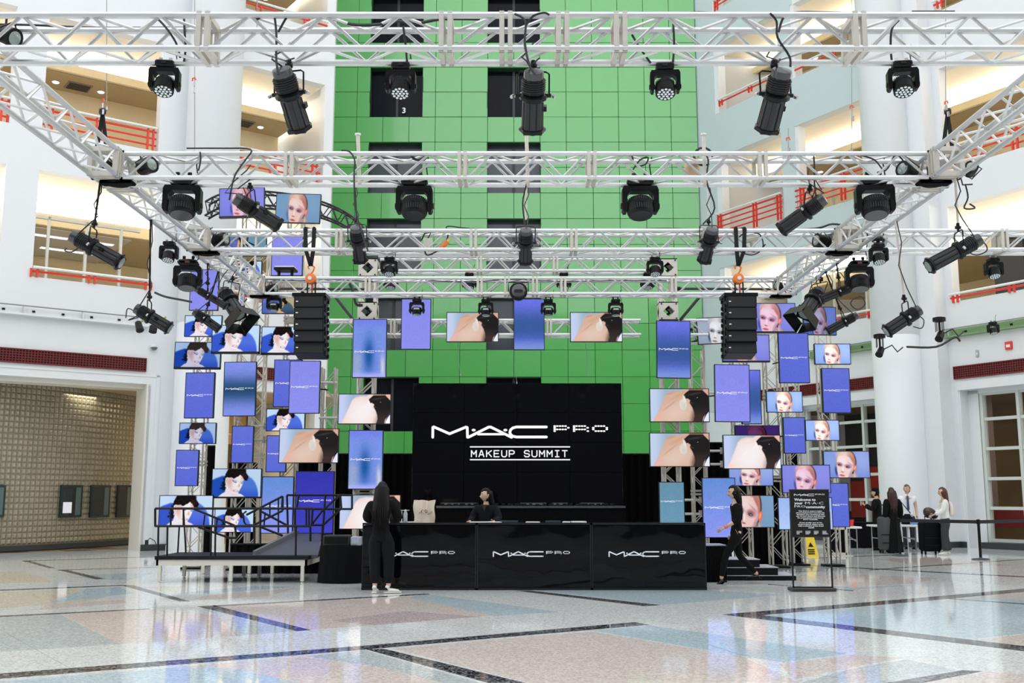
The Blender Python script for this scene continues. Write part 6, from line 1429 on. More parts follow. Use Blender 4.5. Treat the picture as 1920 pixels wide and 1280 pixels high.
def top(t, J, H, r, m, sleeve=1.0, body=1.0, name='top', low='pel', extra=0, fem=.95, hemz=None):
    e = .008+extra
    pel = J['pel'] if hemz is None else (J['pel'][0], J['pel'][1], hemz*H)
    js = [((pel[0],pel[1],pel[2]-.045*H), (r(.080*fem+e), r(.064+e))), (pel, (r(.082*fem+e), r(.066+e))), (J['spi'], (r(.066*fem+e), r(.052+e))), (J['che'], (r(.080*fem+e), r(.058+e))), ((J['nb'][0],J['nb'][1],J['nb'][2]+.012*H), r(.042+e*.4))]; ed = [(0,1),(1,2),(2,3),(3,4)]
    for s_ in 'RL':
        k = len(js); js += [(J['s'+s_], r(.036+e)), (lerp(J['s'+s_], J['e'+s_], .5), r(.032+e)), (J['e'+s_], r(.027+e))]; ed += [(3,k),(k,k+1),(k+1,k+2)]
        if sleeve <= .5: js.pop(); ed.pop()
        elif sleeve > .5: js.append((lerp(J['e'+s_], J['w'+s_], min(.92, (sleeve-.5)*2*.92)), r(.021+e))); ed.append((k+2, k+3))
    b = MB(); b._a(*skin(js, ed)); return b.build(name, m, t, 80, world=False)
def pants(t, J, H, r, m, wide=.0, cuff=.035, name='trousers', end=.98):
    js = [(lerp(J['pel'], J['spi'], .85), (r(.072), r(.056))), (J['pel'], (r(.084+wide*.2), r(.068)))]; ed = [(0,1)]
    for s_ in 'RL':
        k = len(js); js += [(J['h'+s_], r(.070+wide*.3)), (lerp(J['h'+s_], J['k'+s_], .22), r(.064+wide*.6)), (lerp(J['h'+s_], J['k'+s_], .5), r(.052+wide)), (J['k'+s_], r(.038+wide)), (lerp(J['k'+s_], J['a'+s_], .5), r(.036+wide)), (lerp(J['k'+s_], J['a'+s_], end), r(cuff))]; ed += [(1,k),(k,k+1),(k+1,k+2),(k+2,k+3),(k+3,k+4),(k+4,k+5)]
    b = MB(); b._a(*skin(js, ed, 1)); return b.build(name, m, t, 80, world=False)
def shoes(t, J, H, m, sole, dirs=((0,1),(0,1)), pitch=(0,0), sz=1.0, ank=0):
    for s_, (dx, dy), pt in zip('RL', dirs, pitch):
        a = Vector(J['a'+s_]); d = Vector((dx, dy, 0)).normalized(); M = Matrix.Translation(a) @ Matrix.Rotation(math.atan2(-dx, dy), 4, 'Z') @ Matrix.Rotation(R(pt), 4, 'X')
        z0 = -.045*H+.02
        b = MB(); b.M = M; js = [((0,-.02*H,z0+.018*H),(.022*H,.020*H)), ((0,.03*H,z0+.018*H),(.024*H,.018*H)), ((0,.08*H,z0+.012*H),(.026*H,.013*H)), ((0,.105*H,z0+.010*H),(.018*H,.009*H))]; ed = [(0,1),(1,2),(2,3)]
        if ank: js.append(((0,-.005*H,.0+ank),(.022*H,.022*H))); ed.append((0,4))
        b._a(*skin(js, ed)); o = b.build('shoe', m, t, 80, world=False)
        b = MB(); b.M = M; b.prism([(x*H, y*H, z0-.012) for x, y in ((-.022,-.04),(.022,-.04),(.027,.0),(.028,.08),(.018,.118),(-.018,.118),(-.028,.08),(-.027,0))], (0,0,.018)); b.build('sole', sole, o, 20, world=False)
def hair_chain(t, HM, H, pts, m, ed=None, name='hair', sub=2, strands=0, seed=1, J=None):
    b = MB(); b.M = HM; b._a(*skin([((p[0]*H, p[1]*H, p[2]*H), (p[3]*1.25*H, p[4]*1.2*H)) for p in pts], ed or [(i, i+1) for i in range(len(pts)-1)], sub=sub))
    nU, nV = 32, 20; vs = []; fs = []
    for j in range(nV+1):
        ph = math.pi*j/nV
        for i in range(nU):
            th = 2*math.pi*i/nU; x = math.sin(ph)*math.cos(th); y = math.sin(ph)*math.sin(th); z = math.cos(ph)
            k = 1.16 if not (y > .12 and z < .50+.25*abs(x)) else .86
            if y <= .12 and z < -.5: k = 1.0
            if abs(x) > .75 and z < .1 and y > -.25: k = .9
            k *= 1+.012*math.sin(9*x+7*z)
            vs.append((x*.046*k*H, y*.058*k*H, z*.070*k*H))
    for j in range(nV):
        for i in range(nU): fs.append((j*nU+i, j*nU+(i+1) % nU, (j+1)*nU+(i+1) % nU, (j+1)*nU+i))
    b._a(vs, fs)
    rr = random.Random(seed); c0, c1 = pts[max(-3, -len(pts))], pts[-1]
    for i in range(strands):
        a = rr.uniform(-1, 1); x = a*pts[-2][3]*1.15; y = c0[1]-pts[-2][4]*rr.uniform(.6,1.35)*math.sqrt(max(.05,1-a*a))
        b.tube([(x*H*.9, y*H, c0[2]*H), (x*H, (y-.005)*H, pts[-2][2]*H), ((x+rr.uniform(-.01,.01))*H, y*H, (c1[2]-rr.uniform(-.02,.05))*H)], [.007*H,.006*H,.002*H], 4)
    return b.build(name, m, t, 80, world=False)
CB = mat('cloth_black_matte', (.004,.004,.0045), .9, spec=.2, bump=.3, bscale=12); CB2 = mat('cloth_black_blue', (.005,.006,.009), .85, spec=.2, bump=.3, bscale=12)
HB = mat('hair_black', (.004,.003,.003), .45, spec=.2, noise=.3, nscale=60); HBR = mat('hair_brown', (.085,.025,.012), .4, noise=.3, nscale=60); HRD = mat('hair_burgundy', (.035,.008,.009), .4, noise=.3, nscale=60)
WS = mat('sneaker_white', (.80,.80,.80), .6); SOLE = mat('sole_cream', (.70,.66,.58), .7); SKM = (.62,.40,.28)
g = gnd(713, 1112)
def f1(t, J, H, HM, r):
    pants(t, J, H, r, CB2, .018, .040, end=.88); top(t, J, H, r, CB, 1, extra=.012, name='jacket', hemz=.50)
    hair_chain(t, HM, H, [(0,.0,.035,.062,.070),(0,-.018,-.02,.060,.062),(0,-.035,-.09,.066,.050),(0,-.045,-.17,.072,.036),(0,-.048,-.25,.066,.026),(0.01,-.048,-.32,.045,.016)], HB, strands=60, seed=2)
    shoes(t, J, H, WS, SOLE, ((.9,.35),(.05,1)), ank=.05)
person('woman with long black hair in black clothes and white sneakers, back to the viewer', g, 0, 1.66,
  dict(eR=(.15,.07,.67), wR=(.06,.2,.66), eL=(-.15,.06,.67), wL=(-.07,.2,.66), aR=(.075,-.01,.045), aL=(-.05,-.01,.045), kR=(.07,.02,.285), kL=(-.055,.02,.285)), f1, SKM, 'p1hair', head_pitch=-12)
g = Vector((at(912, 930, 17.75).x, 17.75, 0))
def f2(t, J, H, HM, r):
    pants(t, J, H, r, CB); top(t, J, H, r, CB2, 1, extra=.008, name='shirt')
    hair_chain(t, HM, H, [(0,-.012,.038,.050,.055),(0,-.030,.0,.046,.045),(.0,-.055,-.045,.030,.035),(0,-.07,-.10,.030,.026),(0,-.07,-.15,.012,.012)], HB, strands=6, seed=4)
    b = MB(); b.prism([(-.028*H,.066*H,.84*H),(.028*H,.066*H,.84*H),(0,.078*H,.77*H)], (0,.004,0)); b.build('neckline', mat('skin_p2hair', (0,0,0)), t, 0, world=False)
    shoes(t, J, H, CB, BLK)
person('woman in black shirt with dark tied-back hair behind the counter, looking left', g, 165, 1.57, dict(eR=(.15,.03,.68), wR=(.13,.19,.66), eL=(-.15,.03,.68), wL=(-.13,.19,.66)), f2, (.66,.43,.31), 'p2hair', head_yaw=-52)
g = gnd(1384, 1094)
def f3(t, J, H, HM, r):
    pants(t, J, H, r, CB, .0, .026, end=.92); top(t, J, H, r, CB, .72, extra=.0, name='top')
    hair_chain(t, HM, H, [(0,.005,.036,.051,.060),(0,-.022,.0,.054,.050),(0,-.045,-.06,.052,.036),(0,-.055,-.13,.050,.026),(0,-.058,-.20,.042,.018),(0,-.058,-.25,.02,.01)], HB, strands=30, seed=5)
    shoes(t, J, H, mat('patent_black', (.008,.008,.009), .15), BLK, ((0,1),(0,1)), (0,-38), sz=1)
    b = MB()
    e, w_ = Vector(J['eL']), Vector(J['wL']); b.tube([e.lerp(w_, .72), e.lerp(w_, .95)], .021*H*.9, 8); b.build('wristband', mat('coral_band', (.75,.18,.10), .6), t, 60, world=False)
    b = MB(); b.cyl((-.09*H,.03*H,.56*H), (-.085*H,.0*H,.50*H), .004, n=5); b.build('zip', mat('gold', (.7,.55,.25), .3, .8), t, world=False)
    for s_ in 'RL': pass
person('walking woman in black top and slim trousers, seen from the side', g, 90, 1.62,
  dict(pel=(0,.0,.52), spi=(0,-.005,.61), aL=(-.05,.185,.045), kL=(-.05,.13,.29), aR=(.05,-.22,.085), kR=(.05,-.03,.285), hL=(-.05,.0,.50), hR=(.05,.0,.50), eL=(-.12,.01,.655), wL=(-.12,.155,.575), eR=(.115,-.05,.65), wR=(.12,.02,.52)), f3, (.42,.23,.15), 'p3hair')
g = gnd(1678, 1037)
def f4(t, J, H, HM, r):
    b = MB(); n = 28; prof = [(.62,.070,.056),(.56,.088,.070),(.50,.095,.078),(.35,.105,.09),(.18,.115,.10),(.02,.13,.115)]; vs = []; fs = []
    for (z, rx, ry) in prof:
        for k in range(n): a = 2*math.pi*k/n; q = 1+.06*math.sin(a*9)*(1-z); vs.append((rx*q*math.cos(a)*H, ry*q*math.sin(a)*H, z*H))
    for i in range(len(prof)-1):
        for k in range(n): fs.append((i*n+k, i*n+(k+1) % n, (i+1)*n+(k+1) % n, (i+1)*n+k))
    b._a(vs, fs); b.build('long_skirt', CB, t, 80, world=False); top(t, J, H, r, CB, 1, extra=.012, name='coat')
    hair_chain(t, HM, H, [(0,.0,.035,.058,.066),(0,-.018,-.02,.062,.062),(-.0,-.035,-.09,.070,.050),(0,-.042,-.17,.072,.04),(0,-.045,-.25,.055,.028),(0,-.045,-.30,.03,.015)], HRD, strands=30, seed=6)
    shoes(t, J, H, CB, BLK)
person('woman with long burgundy hair and floor-length black dress, back turned', g, 8, 1.66, dict(), f4, SKM, 'p4hair')
g = gnd(1657, 1033)+Vector((.0,.35,0))
def f5(t, J, H, HM, r):
    pants(t, J, H, r, CB, .01); top(t, J, H, r, CB, 1, extra=.014, name='jacket')
    b = MB(); b.M = HM; b.lathe([(.054*H,.02*H),(.058*H,.045*H),(.045*H,.075*H),(.01,.082*H)], 18, (0,-.005*H,0)); b.prism([(-.035*H,.04*H,.022*H),(.035*H,.04*H,.022*H),(.025*H,.095*H,.016*H),(-.025*H,.095*H,.016*H)], (0,0,.006)); b.build('cap', CB, t, 60, world=False)
    hair_chain(t, HM, H, [(0,-.02,.0,.05,.045),(0,-.035,-.04,.04,.03)], HB); shoes(t, J, H, CB, BLK)
    b = MB(); w_ = Vector(J['wL'])+Vector((0,.05*H,.03*H)); b.rbox(tuple(w_), (.075,.012,.15), .004); b.build('phone', mat('phone_light', (.55,.55,.55), .3), t, 20, world=False)
person('person in dark cap and black jacket raising a phone, behind the burgundy-haired woman', g, 60, 1.66, dict(eL=(-.14,.04,.66), wL=(-.11,.18,.74)), f5, (.68,.46,.34), 'p5hair', female=False)
g = gnd(1706, 1029)
def f6(t, J, H, HM, r):
    pants(t, J, H, r, mat('navy_trousers', (.012,.014,.025), .8), .008); WSH = mat('white_shirt', (.80,.82,.86), .8, bump=.2, bscale=15); top(t, J, H, r, WSH, .5, extra=.012, name='shirt', fem=1.1)
    b = MB(); b.prism([(-.014*H,.078*H,.83*H),(.014*H,.078*H,.83*H),(.020*H,.094*H,.62*H),(0,.094*H,.60*H),(-.020*H,.094*H,.62*H)], (0,.006,0)); b.build('tie', mat('tie_blue', (.02,.05,.10), .5), t, 0, world=False)
    b = MB()
    for s_ in (-1,1): b.prism([(s_*.008*H,.060*H,.862*H),(s_*.035*H,.045*H,.865*H),(s_*.040*H,.062*H,.838*H),(s_*.012*H,.078*H,.832*H)], (0,.006,0))
    b.build('collar', WSH, t, 0, world=False)
    b = MB(); b.cbox((-.12*H,.02*H,.775*H),(.004,.06,.06)); b.build('badge', mat('patch_grey', (.45,.48,.55), .6), t, 0, world=False)
    b = MB(); b.lathe([(.087*H,.525*H),(.087*H,.55*H)], 20); b.build('belt', BLK, t, 60, world=False)
    hair_chain(t, HM, H, [(0,-.008,.04,.047,.052),(0,-.026,.01,.046,.042),(0,-.03,-.02,.040,.034)], mat('hair_grey', (.10,.09,.08), .6), sub=2); shoes(t, J, H, BLK, BLK)
    w_ = Vector(J['wL']); b = MB(); b.tube([w_+Vector((0,0,.02)), w_-Vector((0,0,.005))], .019*H, 8); b.build('watch', STEEL, t, 60, world=False)
person('grey-haired guard in white short-sleeved shirt and blue tie at the table', g, 165, 1.76, dict(), f6, (.60,.38,.28), 'p6hair', female=False, head_yaw=-25)
g = gnd(1776, 1040)
def f7(t, J, H, HM, r):
    pants(t, J, H, r, mat('jeans_charcoal', (.035,.037,.042), .85, bump=.2, bscale=20), .014, .052, name='jeans', end=.95); top(t, J, H, r, mat('sweater_white', (.78,.77,.75), .9, bump=.2, bscale=15), 1, extra=.006, name='sweater', hemz=.56)
    hair_chain(t, HM, H, [(0,.004,.036,.052,.060),(0,-.02,.0,.054,.052),(0,-.04,-.07,.050,.040),(0,-.055,-.14,.042,.028),(0,-.065,-.22,.032,.018),(0,-.068,-.28,.012,.01)], HBR, strands=26, seed=9)
    b = MB(); b._a(*skin([((.03*H,-.085*H,.80*H),(.03*H,.03*H)),((.03*H,-.10*H,.72*H),(.055*H,.042*H)),((.03*H,-.105*H,.62*H),(.062*H,.045*H)),((.03*H,-.10*H,.57*H),(.04*H,.03*H))], [(0,1),(1,2),(2,3)])); o = b.build('backpack', mat('cream_nylon', (.80,.72,.62), .35, bump=.5, bscale=14), t, 80, world=False)
    b = MB(); b.tube([(.07*H,-.05*H,.80*H),(.075*H,.03*H,.84*H),(.08*H,.06*H,.78*H)], .008, 5); b.build('strap', mat('cream_nylon', (0,0,0)), o, 60, world=False)
    shoes(t, J, H, WS, SOLE, ((0,1),(0,1)))
person('woman with long brown hair, white sweater and grey jeans holding a trolley', g, 80, 1.66, dict(aL=(-.05,.03,.045), kL=(-.05,.04,.285), aR=(.05,-.04,.045), kR=(.05,.0,.285), eL=(-.125,.05,.66), wL=(-.12,.18,.60), eR=(.12,.04,.66), wR=(.10,.17,.60)), f7, (.70,.48,.36), 'p7hair')
# ================================================================ WELCOME SIGN
YS_ = gnd(1522, 1108).y; DK = mat('sign_frame_brown', (.03,.027,.024), .4)
xa, xb = at(1481,1105,YS_).x, at(1565,1105,YS_).x
sg = thing('welcome_sign', 'black welcome poster on a thin dark floor stand', 'sign', ((xa+xb)/2, YS_, 0))
b = MB(); b.rbox(((xa+xb)/2, YS_+.02, .03), (xb-xa, .26, .05), .01); b.build('base', DK, sg, 20)
xl_, xr_ = at(1486,1060,YS_).x, at(1559,1060,YS_).x; ztp = at(1520, 960, YS_).z
b = MB()
for x in (xl_, xr_): b.box((x-.012, YS_-.01, .04), (x+.012, YS_+.01, ztp))
b.box((xl_, YS_-.01, .05), (xr_, YS_+.01, .07)); b.build('stand_frame', mat('frame_satin_black', (0,0,0)), sg, 0)
pl, pr = at(1481, 950, YS_).x, at(1551, 950, YS_).x; pt, pb = at(1515, 918, YS_-.02).z, at(1515, 1006, YS_-.02).z
pl, pr = at(1482, 960, YS_).x, at(1554, 960, YS_).x
b = MB(); b.box((pl, YS_-.02, pb), (pr, YS_+.0, pt)); b.build('poster', mat('poster_charcoal', (.014,.013,.012), .7, spec=.2), sg, 0)
b = MB()
for (p, q) in (((pl-.008,pb-.008),(pr+.008,pb+.004)), ((pl-.008,pt-.004),(pr+.008,pt+.008)), ((pl-.008,pb),(pl+.004,pt)), ((pr-.004,pb),(pr+.008,pt))): b.box((p[0],YS_-.026,p[1]),(q[0],YS_+.004,q[1]))
b.build('poster_frame', DK, sg, 0)
LW = mat('letter_white', (.82,.82,.82), .6)
wP = pr-pl; hP = pt-pb
def put(me, x, z, sx, sz, name='lettering'):
    o = link(name, me, sg); o.scale = (sx, 1, sz); o.location = Vector((x, YS_-.022, z))-LOC[sg.name]
def line(s, u0, u1, v, h, bold=.02, m=LW, name='lettering'):
    me = text_mesh(s, 1, m, bold, .001); xs = [q.co.x for q in me.vertices]; me.transform(Matrix.Translation((-min(xs), 0, 0))); w0 = max(xs)-min(xs)
    put(me, pl+wP*u0, pt-hP*v, wP*(u1-u0)/w0, hP*h, name)
put(LOGO_V, pl+wP*.10, pt-hP*.11, wP*.80, wP*.80)
line('Welcome to', .10, .66, .235, .075, .03); line('your', .10, .32, .31, .075, .03); line('M·A·C', .38, .86, .31, .075, -.005); line('PRO', .10, .39, .375, .06, -.005); line('community', .40, .90, .39, .075, .03)
for i, (s, u0, u1) in enumerate((('This M·A·C event is being',.20,.82),('photographed and recorded. By',.14,.88),('entering, you consent to the',.15,.87),('use of your image and likeness',.14,.89),('for promotional purposes by',.17,.85),('M·A·C Cosmetics.',.32,.70))): line(s, u0, u1, .465+i*.036, .033, .03)
for i, (s, u0, u1) in enumerate((('If you prefer not to be',.22,.80),('photographed, please speak',.18,.84),('with a member of the event',.18,.84),('staff.',.44,.60))): line(s, u0, u1, .71+i*.036, .033, .03)
b = MB(); rr = random.Random(2)     # the small print at the foot is too fine to read in the photograph
for c_, (u0, n_) in enumerate(((.13,4),(.36,4),(.58,4),(.80,4))):
    for k in range(n_):
        w_ = rr.uniform(.07,.15); z = pt-hP*(.885+k*.02); b.box((pl+wP*u0, YS_-.023, z), (pl+wP*(u0+w_), YS_-.022, z+.006))
b.build('small_print', LW, sg, 0)
# ================================================================ LEFT RAMP AND DECK
RAIL = mat('rail_black', (.007,.008,.010), .4, spec=.25)
YF = gnd(299, 1093).y; DZ0 = at(300, 1049, YF).z; DZ = DZ0+.06
dx0, dx1 = at(290, 1045, YF).x, at(578, 1045, YF).x; YBk = YF+1.25
t = thing('ramp_platform', 'low black-topped platform with cream legs and black railings at the left', 'platform', ((dx0+dx1)/2, YF, 0))
b = MB(); b.box((dx0, YF, DZ-.06), (dx1, YBk, DZ)); b.build('deck', mat('deck_black', (.009,.009,.010), .6, noise=.2, spec=.2), t, 0)
CRM = mat('cream_steel', (.66,.63,.55), .45)
b = MB(); b.box((dx0+.02, YF+.02, DZ-.16), (dx1-.02, YF+.06, DZ-.06)); b.box((dx0+.02, YBk-.06, DZ-.16), (dx1-.02, YBk-.02, DZ-.06)); b.box((dx0+.02, YF+.02, DZ-.16), (dx0+.06, YBk-.02, DZ-.06)); b.box((dx1-.06, YF+.02, DZ-.16), (dx1-.02, YBk-.02, DZ-.06)); b.build('edge_beam', CRM, t, 0)
for (px, dY) in ((299,.05),(433,.05),(567,.05),(345,1.15),(380,1.9),(457,1.2),(486,1.2),(467,1.9),(510,1.9)):
    Y = YF+dY; x = at(px, 1080, Y).x; b = MB(); b.box((x-.028, Y-.028, .03), (x+.028, Y+.028, DZ-.06)); b.cyl((x,Y,0),(x,Y,.015), .03, n=10); b.cyl((x,Y,.0),(x,Y,.05), .012, n=6); b.build('leg', CRM, t, 0)
# ramp going up to the right rear
r0, r1 = at(480,1043,YF+.25), at(596,1043,YF+.25); ur = [(r0.x, YF+.25, DZ+.005), (r1.x, YF+.25, DZ+.005), (at(606,1000,YF+1.9).x, YF+1.9, at(606,1000,YF+1.9).z), (at(560,1000,YF+1.9).x-.0, YF+1.9, at(560,1000,YF+1.9).z)]
b = MB(); b.prism(ur, (0,0,-.05)); b.build('ramp_surface', mat('ramp_grey', (.085,.09,.105), .55, noise=.1), t, 0)
b = MB(); p, q = Vector(ur[0]), Vector(ur[3]); b.prism([p+Vector((-.06,0,-.02)), p+Vector((0,0,-.02)), q+Vector((0,0,-.02)), q+Vector((-.06,0,-.02))], (0,0,.09)); b.build('ramp_curb', mat('curb_grey', (.16,.165,.18), .5), t, 0)
b = MB(); b.box((ur[3][0]-.1, YF+1.9, ur[3][2]-.08), (ur[2][0]+.1, YF+2.45, ur[3][2])); b.build('upper_deck', mat('deck_black', (0,0,0)), t, 0)
# railing frames: each row is (pixel polyline, depth)
def rail(parts, Y, lab, name='railing_frame', r_=.02):
    b = MB()
    for pl_ in parts:
        P = [at(x, y, Y+(d[0] if d else 0)) for (x, y, *d) in pl_]; 
        for p, q in zip(P, P[1:]): b.cyl(p, q, r_, n=8)
    o = b.build(name, RAIL, t); return o
YR_ = YF+.08
rail([[(291,953),(588,953)],[(291,986),(584,986)],[(291,953),(291,987)],[(584,986),(586,953)]], YR_, '')
for (x, y0, y1) in ((297,987,1050),(314,987,1050),(320,953,986),(344,953,986),(396,987,1044),(404,987,1044),(555,987,1056),(477,987,1020),(488,953,1020),(554,986,1000),(574,955,986),(579,955,986)): rail([[(x,y0),(x-(1 if y1>1030 else 0),y1)]], YR_, '', 'baluster', .017)
rail([[(364,954),(440,985),(444,1008),(430,1008),(372,988)]], YR_+.9, '', 'sloped_handrail')
rail([[(384,965),(381,988)],[(407,972),(405,995)],[(344,955),(349,1046)],[(336,988),(333,1040)]], YR_+.9, '', 'baluster', .015)
rail([[(462,965),(530,930),(528,955)],[(474,985),(530,957),(530,930)]], YR_+.9, '', 'sloped_handrail')
rail([[(487,957),(539,985)],[(487,987),(530,1004)]], YR_+.9, '', 'sloped_handrail')
rail([[(506,944),(506,968)],[(522,935),(522,998)],[(497,960),(495,985)]], YR_+.9, '', 'baluster', .015)
rail([[(540,1000),(538,928),(660,928),(660,954),(582,954)],[(560,928),(556,955)],[(610,928),(604,1015)],[(553,955),(553,990)]], YR_+1.6, '', 'railing_frame')
rail([[(638,927),(602,960)],[(640,953),(605,985)],[(638,927),(640,953)],[(602,960),(582,986),(582,1056)],[(605,984),(583,984)],[(605,986),(603,1020)]], YR_+1.2, '', 'sloped_handrail')
b = MB(); 
p, q = at(462,958,YR_+1.2), at(474,984,YR_+1.2); b.tube([p, p+Vector((-.06,0,-.05)), q+Vector((-.16,0,.05)), q+Vector((-.12,0,0)), q], .017, 6); b.build('rail_return', RAIL, t)
# dark underside drape of the ramp
drape(at(430,1080,YF+2.2).x, at(620,1080,YF+2.2).x, YF+2.2, 0, DZ+.1, 'black drape under the ramp on the left', .02)
# round draped table with speaker
c = at(637, 1060, 17.9); zt2 = at(637, 1023, 17.9).z; rt = (680-592)/2/ppm(17.9)
tb = thing('draped_table', 'small black draped table between ramp and counter', 'table', (c.x, 18.2, 0)); b = MB(); n = 72; vs = []; fs = []
for (z, f) in ((zt2, .93), (zt2-.03, .96), (zt2*.5, 1.0), (.01, 1.06)):
    for k in range(n): a = 2*math.pi*k/n; q = f*(1+.035*math.sin(a*13)*(1-z/zt2)); vs.append((c.x+rt*q*math.cos(a), 18.2+rt*.75*q*math.sin(a), z))
for i in range(3):
    for k in range(n): fs.append((i*n+k, i*n+(k+1) % n, (i+1)*n+(k+1) % n, (i+1)*n+k))
fs.append(tuple(range(n))); b._a(vs, fs); b.build('tablecloth', CLOTHB, tb, 60); b = MB(); b.lathe([(rt*.7,zt2-.01),(rt*.7,zt2-.005)], 24, (c.x,18.2,0)); b.build('tabletop', BLK, tb)
def boxthing(name, px0, px1, y0, y1, Y, d, m, label, cat, zbase=None, face=None, grp=None):
    p, q = at(px0, y1, Y), at(px1, y0, Y); z0 = p.z if zbase is None else zbase; o = thing(name, label, cat, ((p.x+q.x)/2, Y+d/2, z0), grp); b = MB(); b.rbox(((p.x+q.x)/2, Y+d/2, (z0+q.z)/2), (q.x-p.x, d, q.z-z0), .012); b.build('case', m, o, 20)
    b = MB(); b.box((p.x+.03, Y-.006, z0+.03), (q.x-.03, Y, q.z-.03)); b.build('front_panel', face or m, o, 0); return o
boxthing('stage_monitor', 605, 656, 1003, 1023, 18.0, .3, mat('grey_black', (.022,.022,.023), .7), 'flat black monitor speaker lying on the draped table', 'loudspeaker', zt2, BLK)
boxthing('grey_box', 657, 677, 1006, 1023, 18.0, .2, mat('lavender_grey', (.36,.38,.45), .5), 'small grey-lilac box beside the monitor speaker', 'box', zt2, mat('lavender_grey2', (.40,.42,.50), .5))
# stands under some screens
for (px, y0, y1, Y, lab) in ((664,992,1008,19.7,'the shoulder picture behind the standing woman'), (665,917,928,20.0,'the lowest tall screen of the left goal post')):
    p, q = at(px, y0, Y), at(px, y1+12, Y); o = thing('screen_stand', 'short pale stand pipe under %s' % lab, 'stand', q); b = MB(); b.cyl(p, q, .04, n=10); b.build('pipe', ALUP, o); b = MB(); b.cyl(q+Vector((0,0,.05)), q+Vector((0,0,.12)), .07, n=10); b.build('collar', ALUP, o)
# ================================================================ RIGHT STEPS
SB = mat('step_black', (.007,.007,.008), .7, spec=.12); SG = mat('step_grey', (.42,.43,.45), .5)
Y0 = gnd(1400, 1088).y; st = thing('stage_steps', 'black three-step stage stairs with pale treads right of the counter', 'stairs', (gnd(1425,1088).x, Y0, 0))
for i, (xr2, zt3) in enumerate(((1493, 1078), (1459, 1063), (1425, 1048))):
    x0, x1 = at(1364, 1080, Y0).x, at(xr2, 1080, Y0).x; z = at(1400, zt3, Y0).z; zb0 = 0 if i == 0 else at(1400, (1078, 1063)[i-1], Y0).z
    b = MB(); b.box((x0, Y0, zb0), (x1, Y0+.8, z-.012)); s1 = b.build('step', SB, st, 0); b = MB(); b.box((x0-.005, Y0-.01, z-.012), (x1+.01, Y0+.8, z)); b.build('tread', SG, s1, 0)
# draped box with laptop right of counter
x0, x1 = at(1322,1050,18.2).x, at(1362,1050,18.2).x; z = at(1340,1021,18.2).z
o = thing('side_table', 'black draped side table behind the right end of the counter', 'table', ((x0+x1)/2, 18.4, 0)); b = MB(); n = 24
for i in range(n): xa_ = x0+(x1-x0)*i/n; xb_ = x0+(x1-x0)*(i+1)/n; b.prism([(xa_,18.2+.02*(i%2),0),(xb_,18.2+.02*((i+1)%2),0),(xb_,18.21,z-.02),(xa_,18.21,z-.02)], (0,.01,0))
b.build('table_skirt', CLOTHB, o, 60); b = MB(); b.box((x0,18.2,z-.02),(x1,18.75,z)); b.build('tabletop', mat('lavender_grey', (0,0,0)), o, 0)
# ================================================================ CASES UNDER THE RIGHT CLUSTER
for (a, c_, y0, y1, lab) in ((1397,1421,990,1044,'behind the walking woman'), (1424,1473,1012,1047,'wide one left of the welcome sign'), (1476,1508,992,1047,'behind the welcome sign poster'), (1556,1586,988,1042,'right of the welcome sign'), (452,500,1018,1046,'below the ramp railing on the left')):
    Y = 22.0 if a > 1000 else 20.5; g0 = gnd(a, y1); Y = g0.y; p, q = at(a, y1, Y), at(c_, y0, Y); o = thing('ballast_base', 'black tower ballast box in a pale frame, %s' % lab, 'base', ((p.x+q.x)/2, Y+.2, 0), 'ballast boxes of the screen towers')
    b = MB(); b.rbox(((p.x+q.x)/2, Y+.25, q.z/2), (q.x-p.x-.04, .4, q.z-.03), .02); b.build('box', CLOTHB, o, 20); b = MB()
    for x in (p.x, q.x): b.box((x-.03, Y, 0), (x+.03, Y+.06, q.z))
    b.box((p.x, Y, .02), (q.x, Y+.05, .08)); b.box((p.x, Y, q.z-.06), (q.x, Y+.05, q.z)); b.box((p.x-.12, Y-.1, 0), (q.x+.12, Y+.5, .02)); b.build('frame', ALUP, o, 0)
# wet-floor sign
g = gnd(1519, 1043); YW = mat('yellow_plastic', (.85,.62,.02), .4); o = thing('wet_floor_sign', 'yellow folding floor sign behind the welcome sign stand', 'sign', g); h = at(1519, 1002, g.y).z; wv = 26/ppm(g.y)
for k, nm in ((-1, 'front'), (1, 'rear')):
    b = MB(); b.prism([(g.x-wv/2, g.y+k*.14, 0), (g.x+wv/2, g.y+k*.14, 0), (g.x+wv*.28, g.y, h), (g.x-wv*.28, g.y, h)], (0, .015*k, 0)); b.build('panel', YW, o, 0)
b = MB(); b.prism([(g.x-.06, g.y-.155+.14*.45, h*.45), (g.x+.07, g.y-.155+.14*.45, h*.45), (g.x+.0, g.y-.155+.14*.66, h*.66)], (0,-.004,0))
for k in range(3): z = h*(.12+.09*k); b.box((g.x-.08, g.y-.165+.14*z/h, z), (g.x+.08, g.y-.158+.14*z/h, z+.025))
b.build('black_marks', BLK, o, 0)
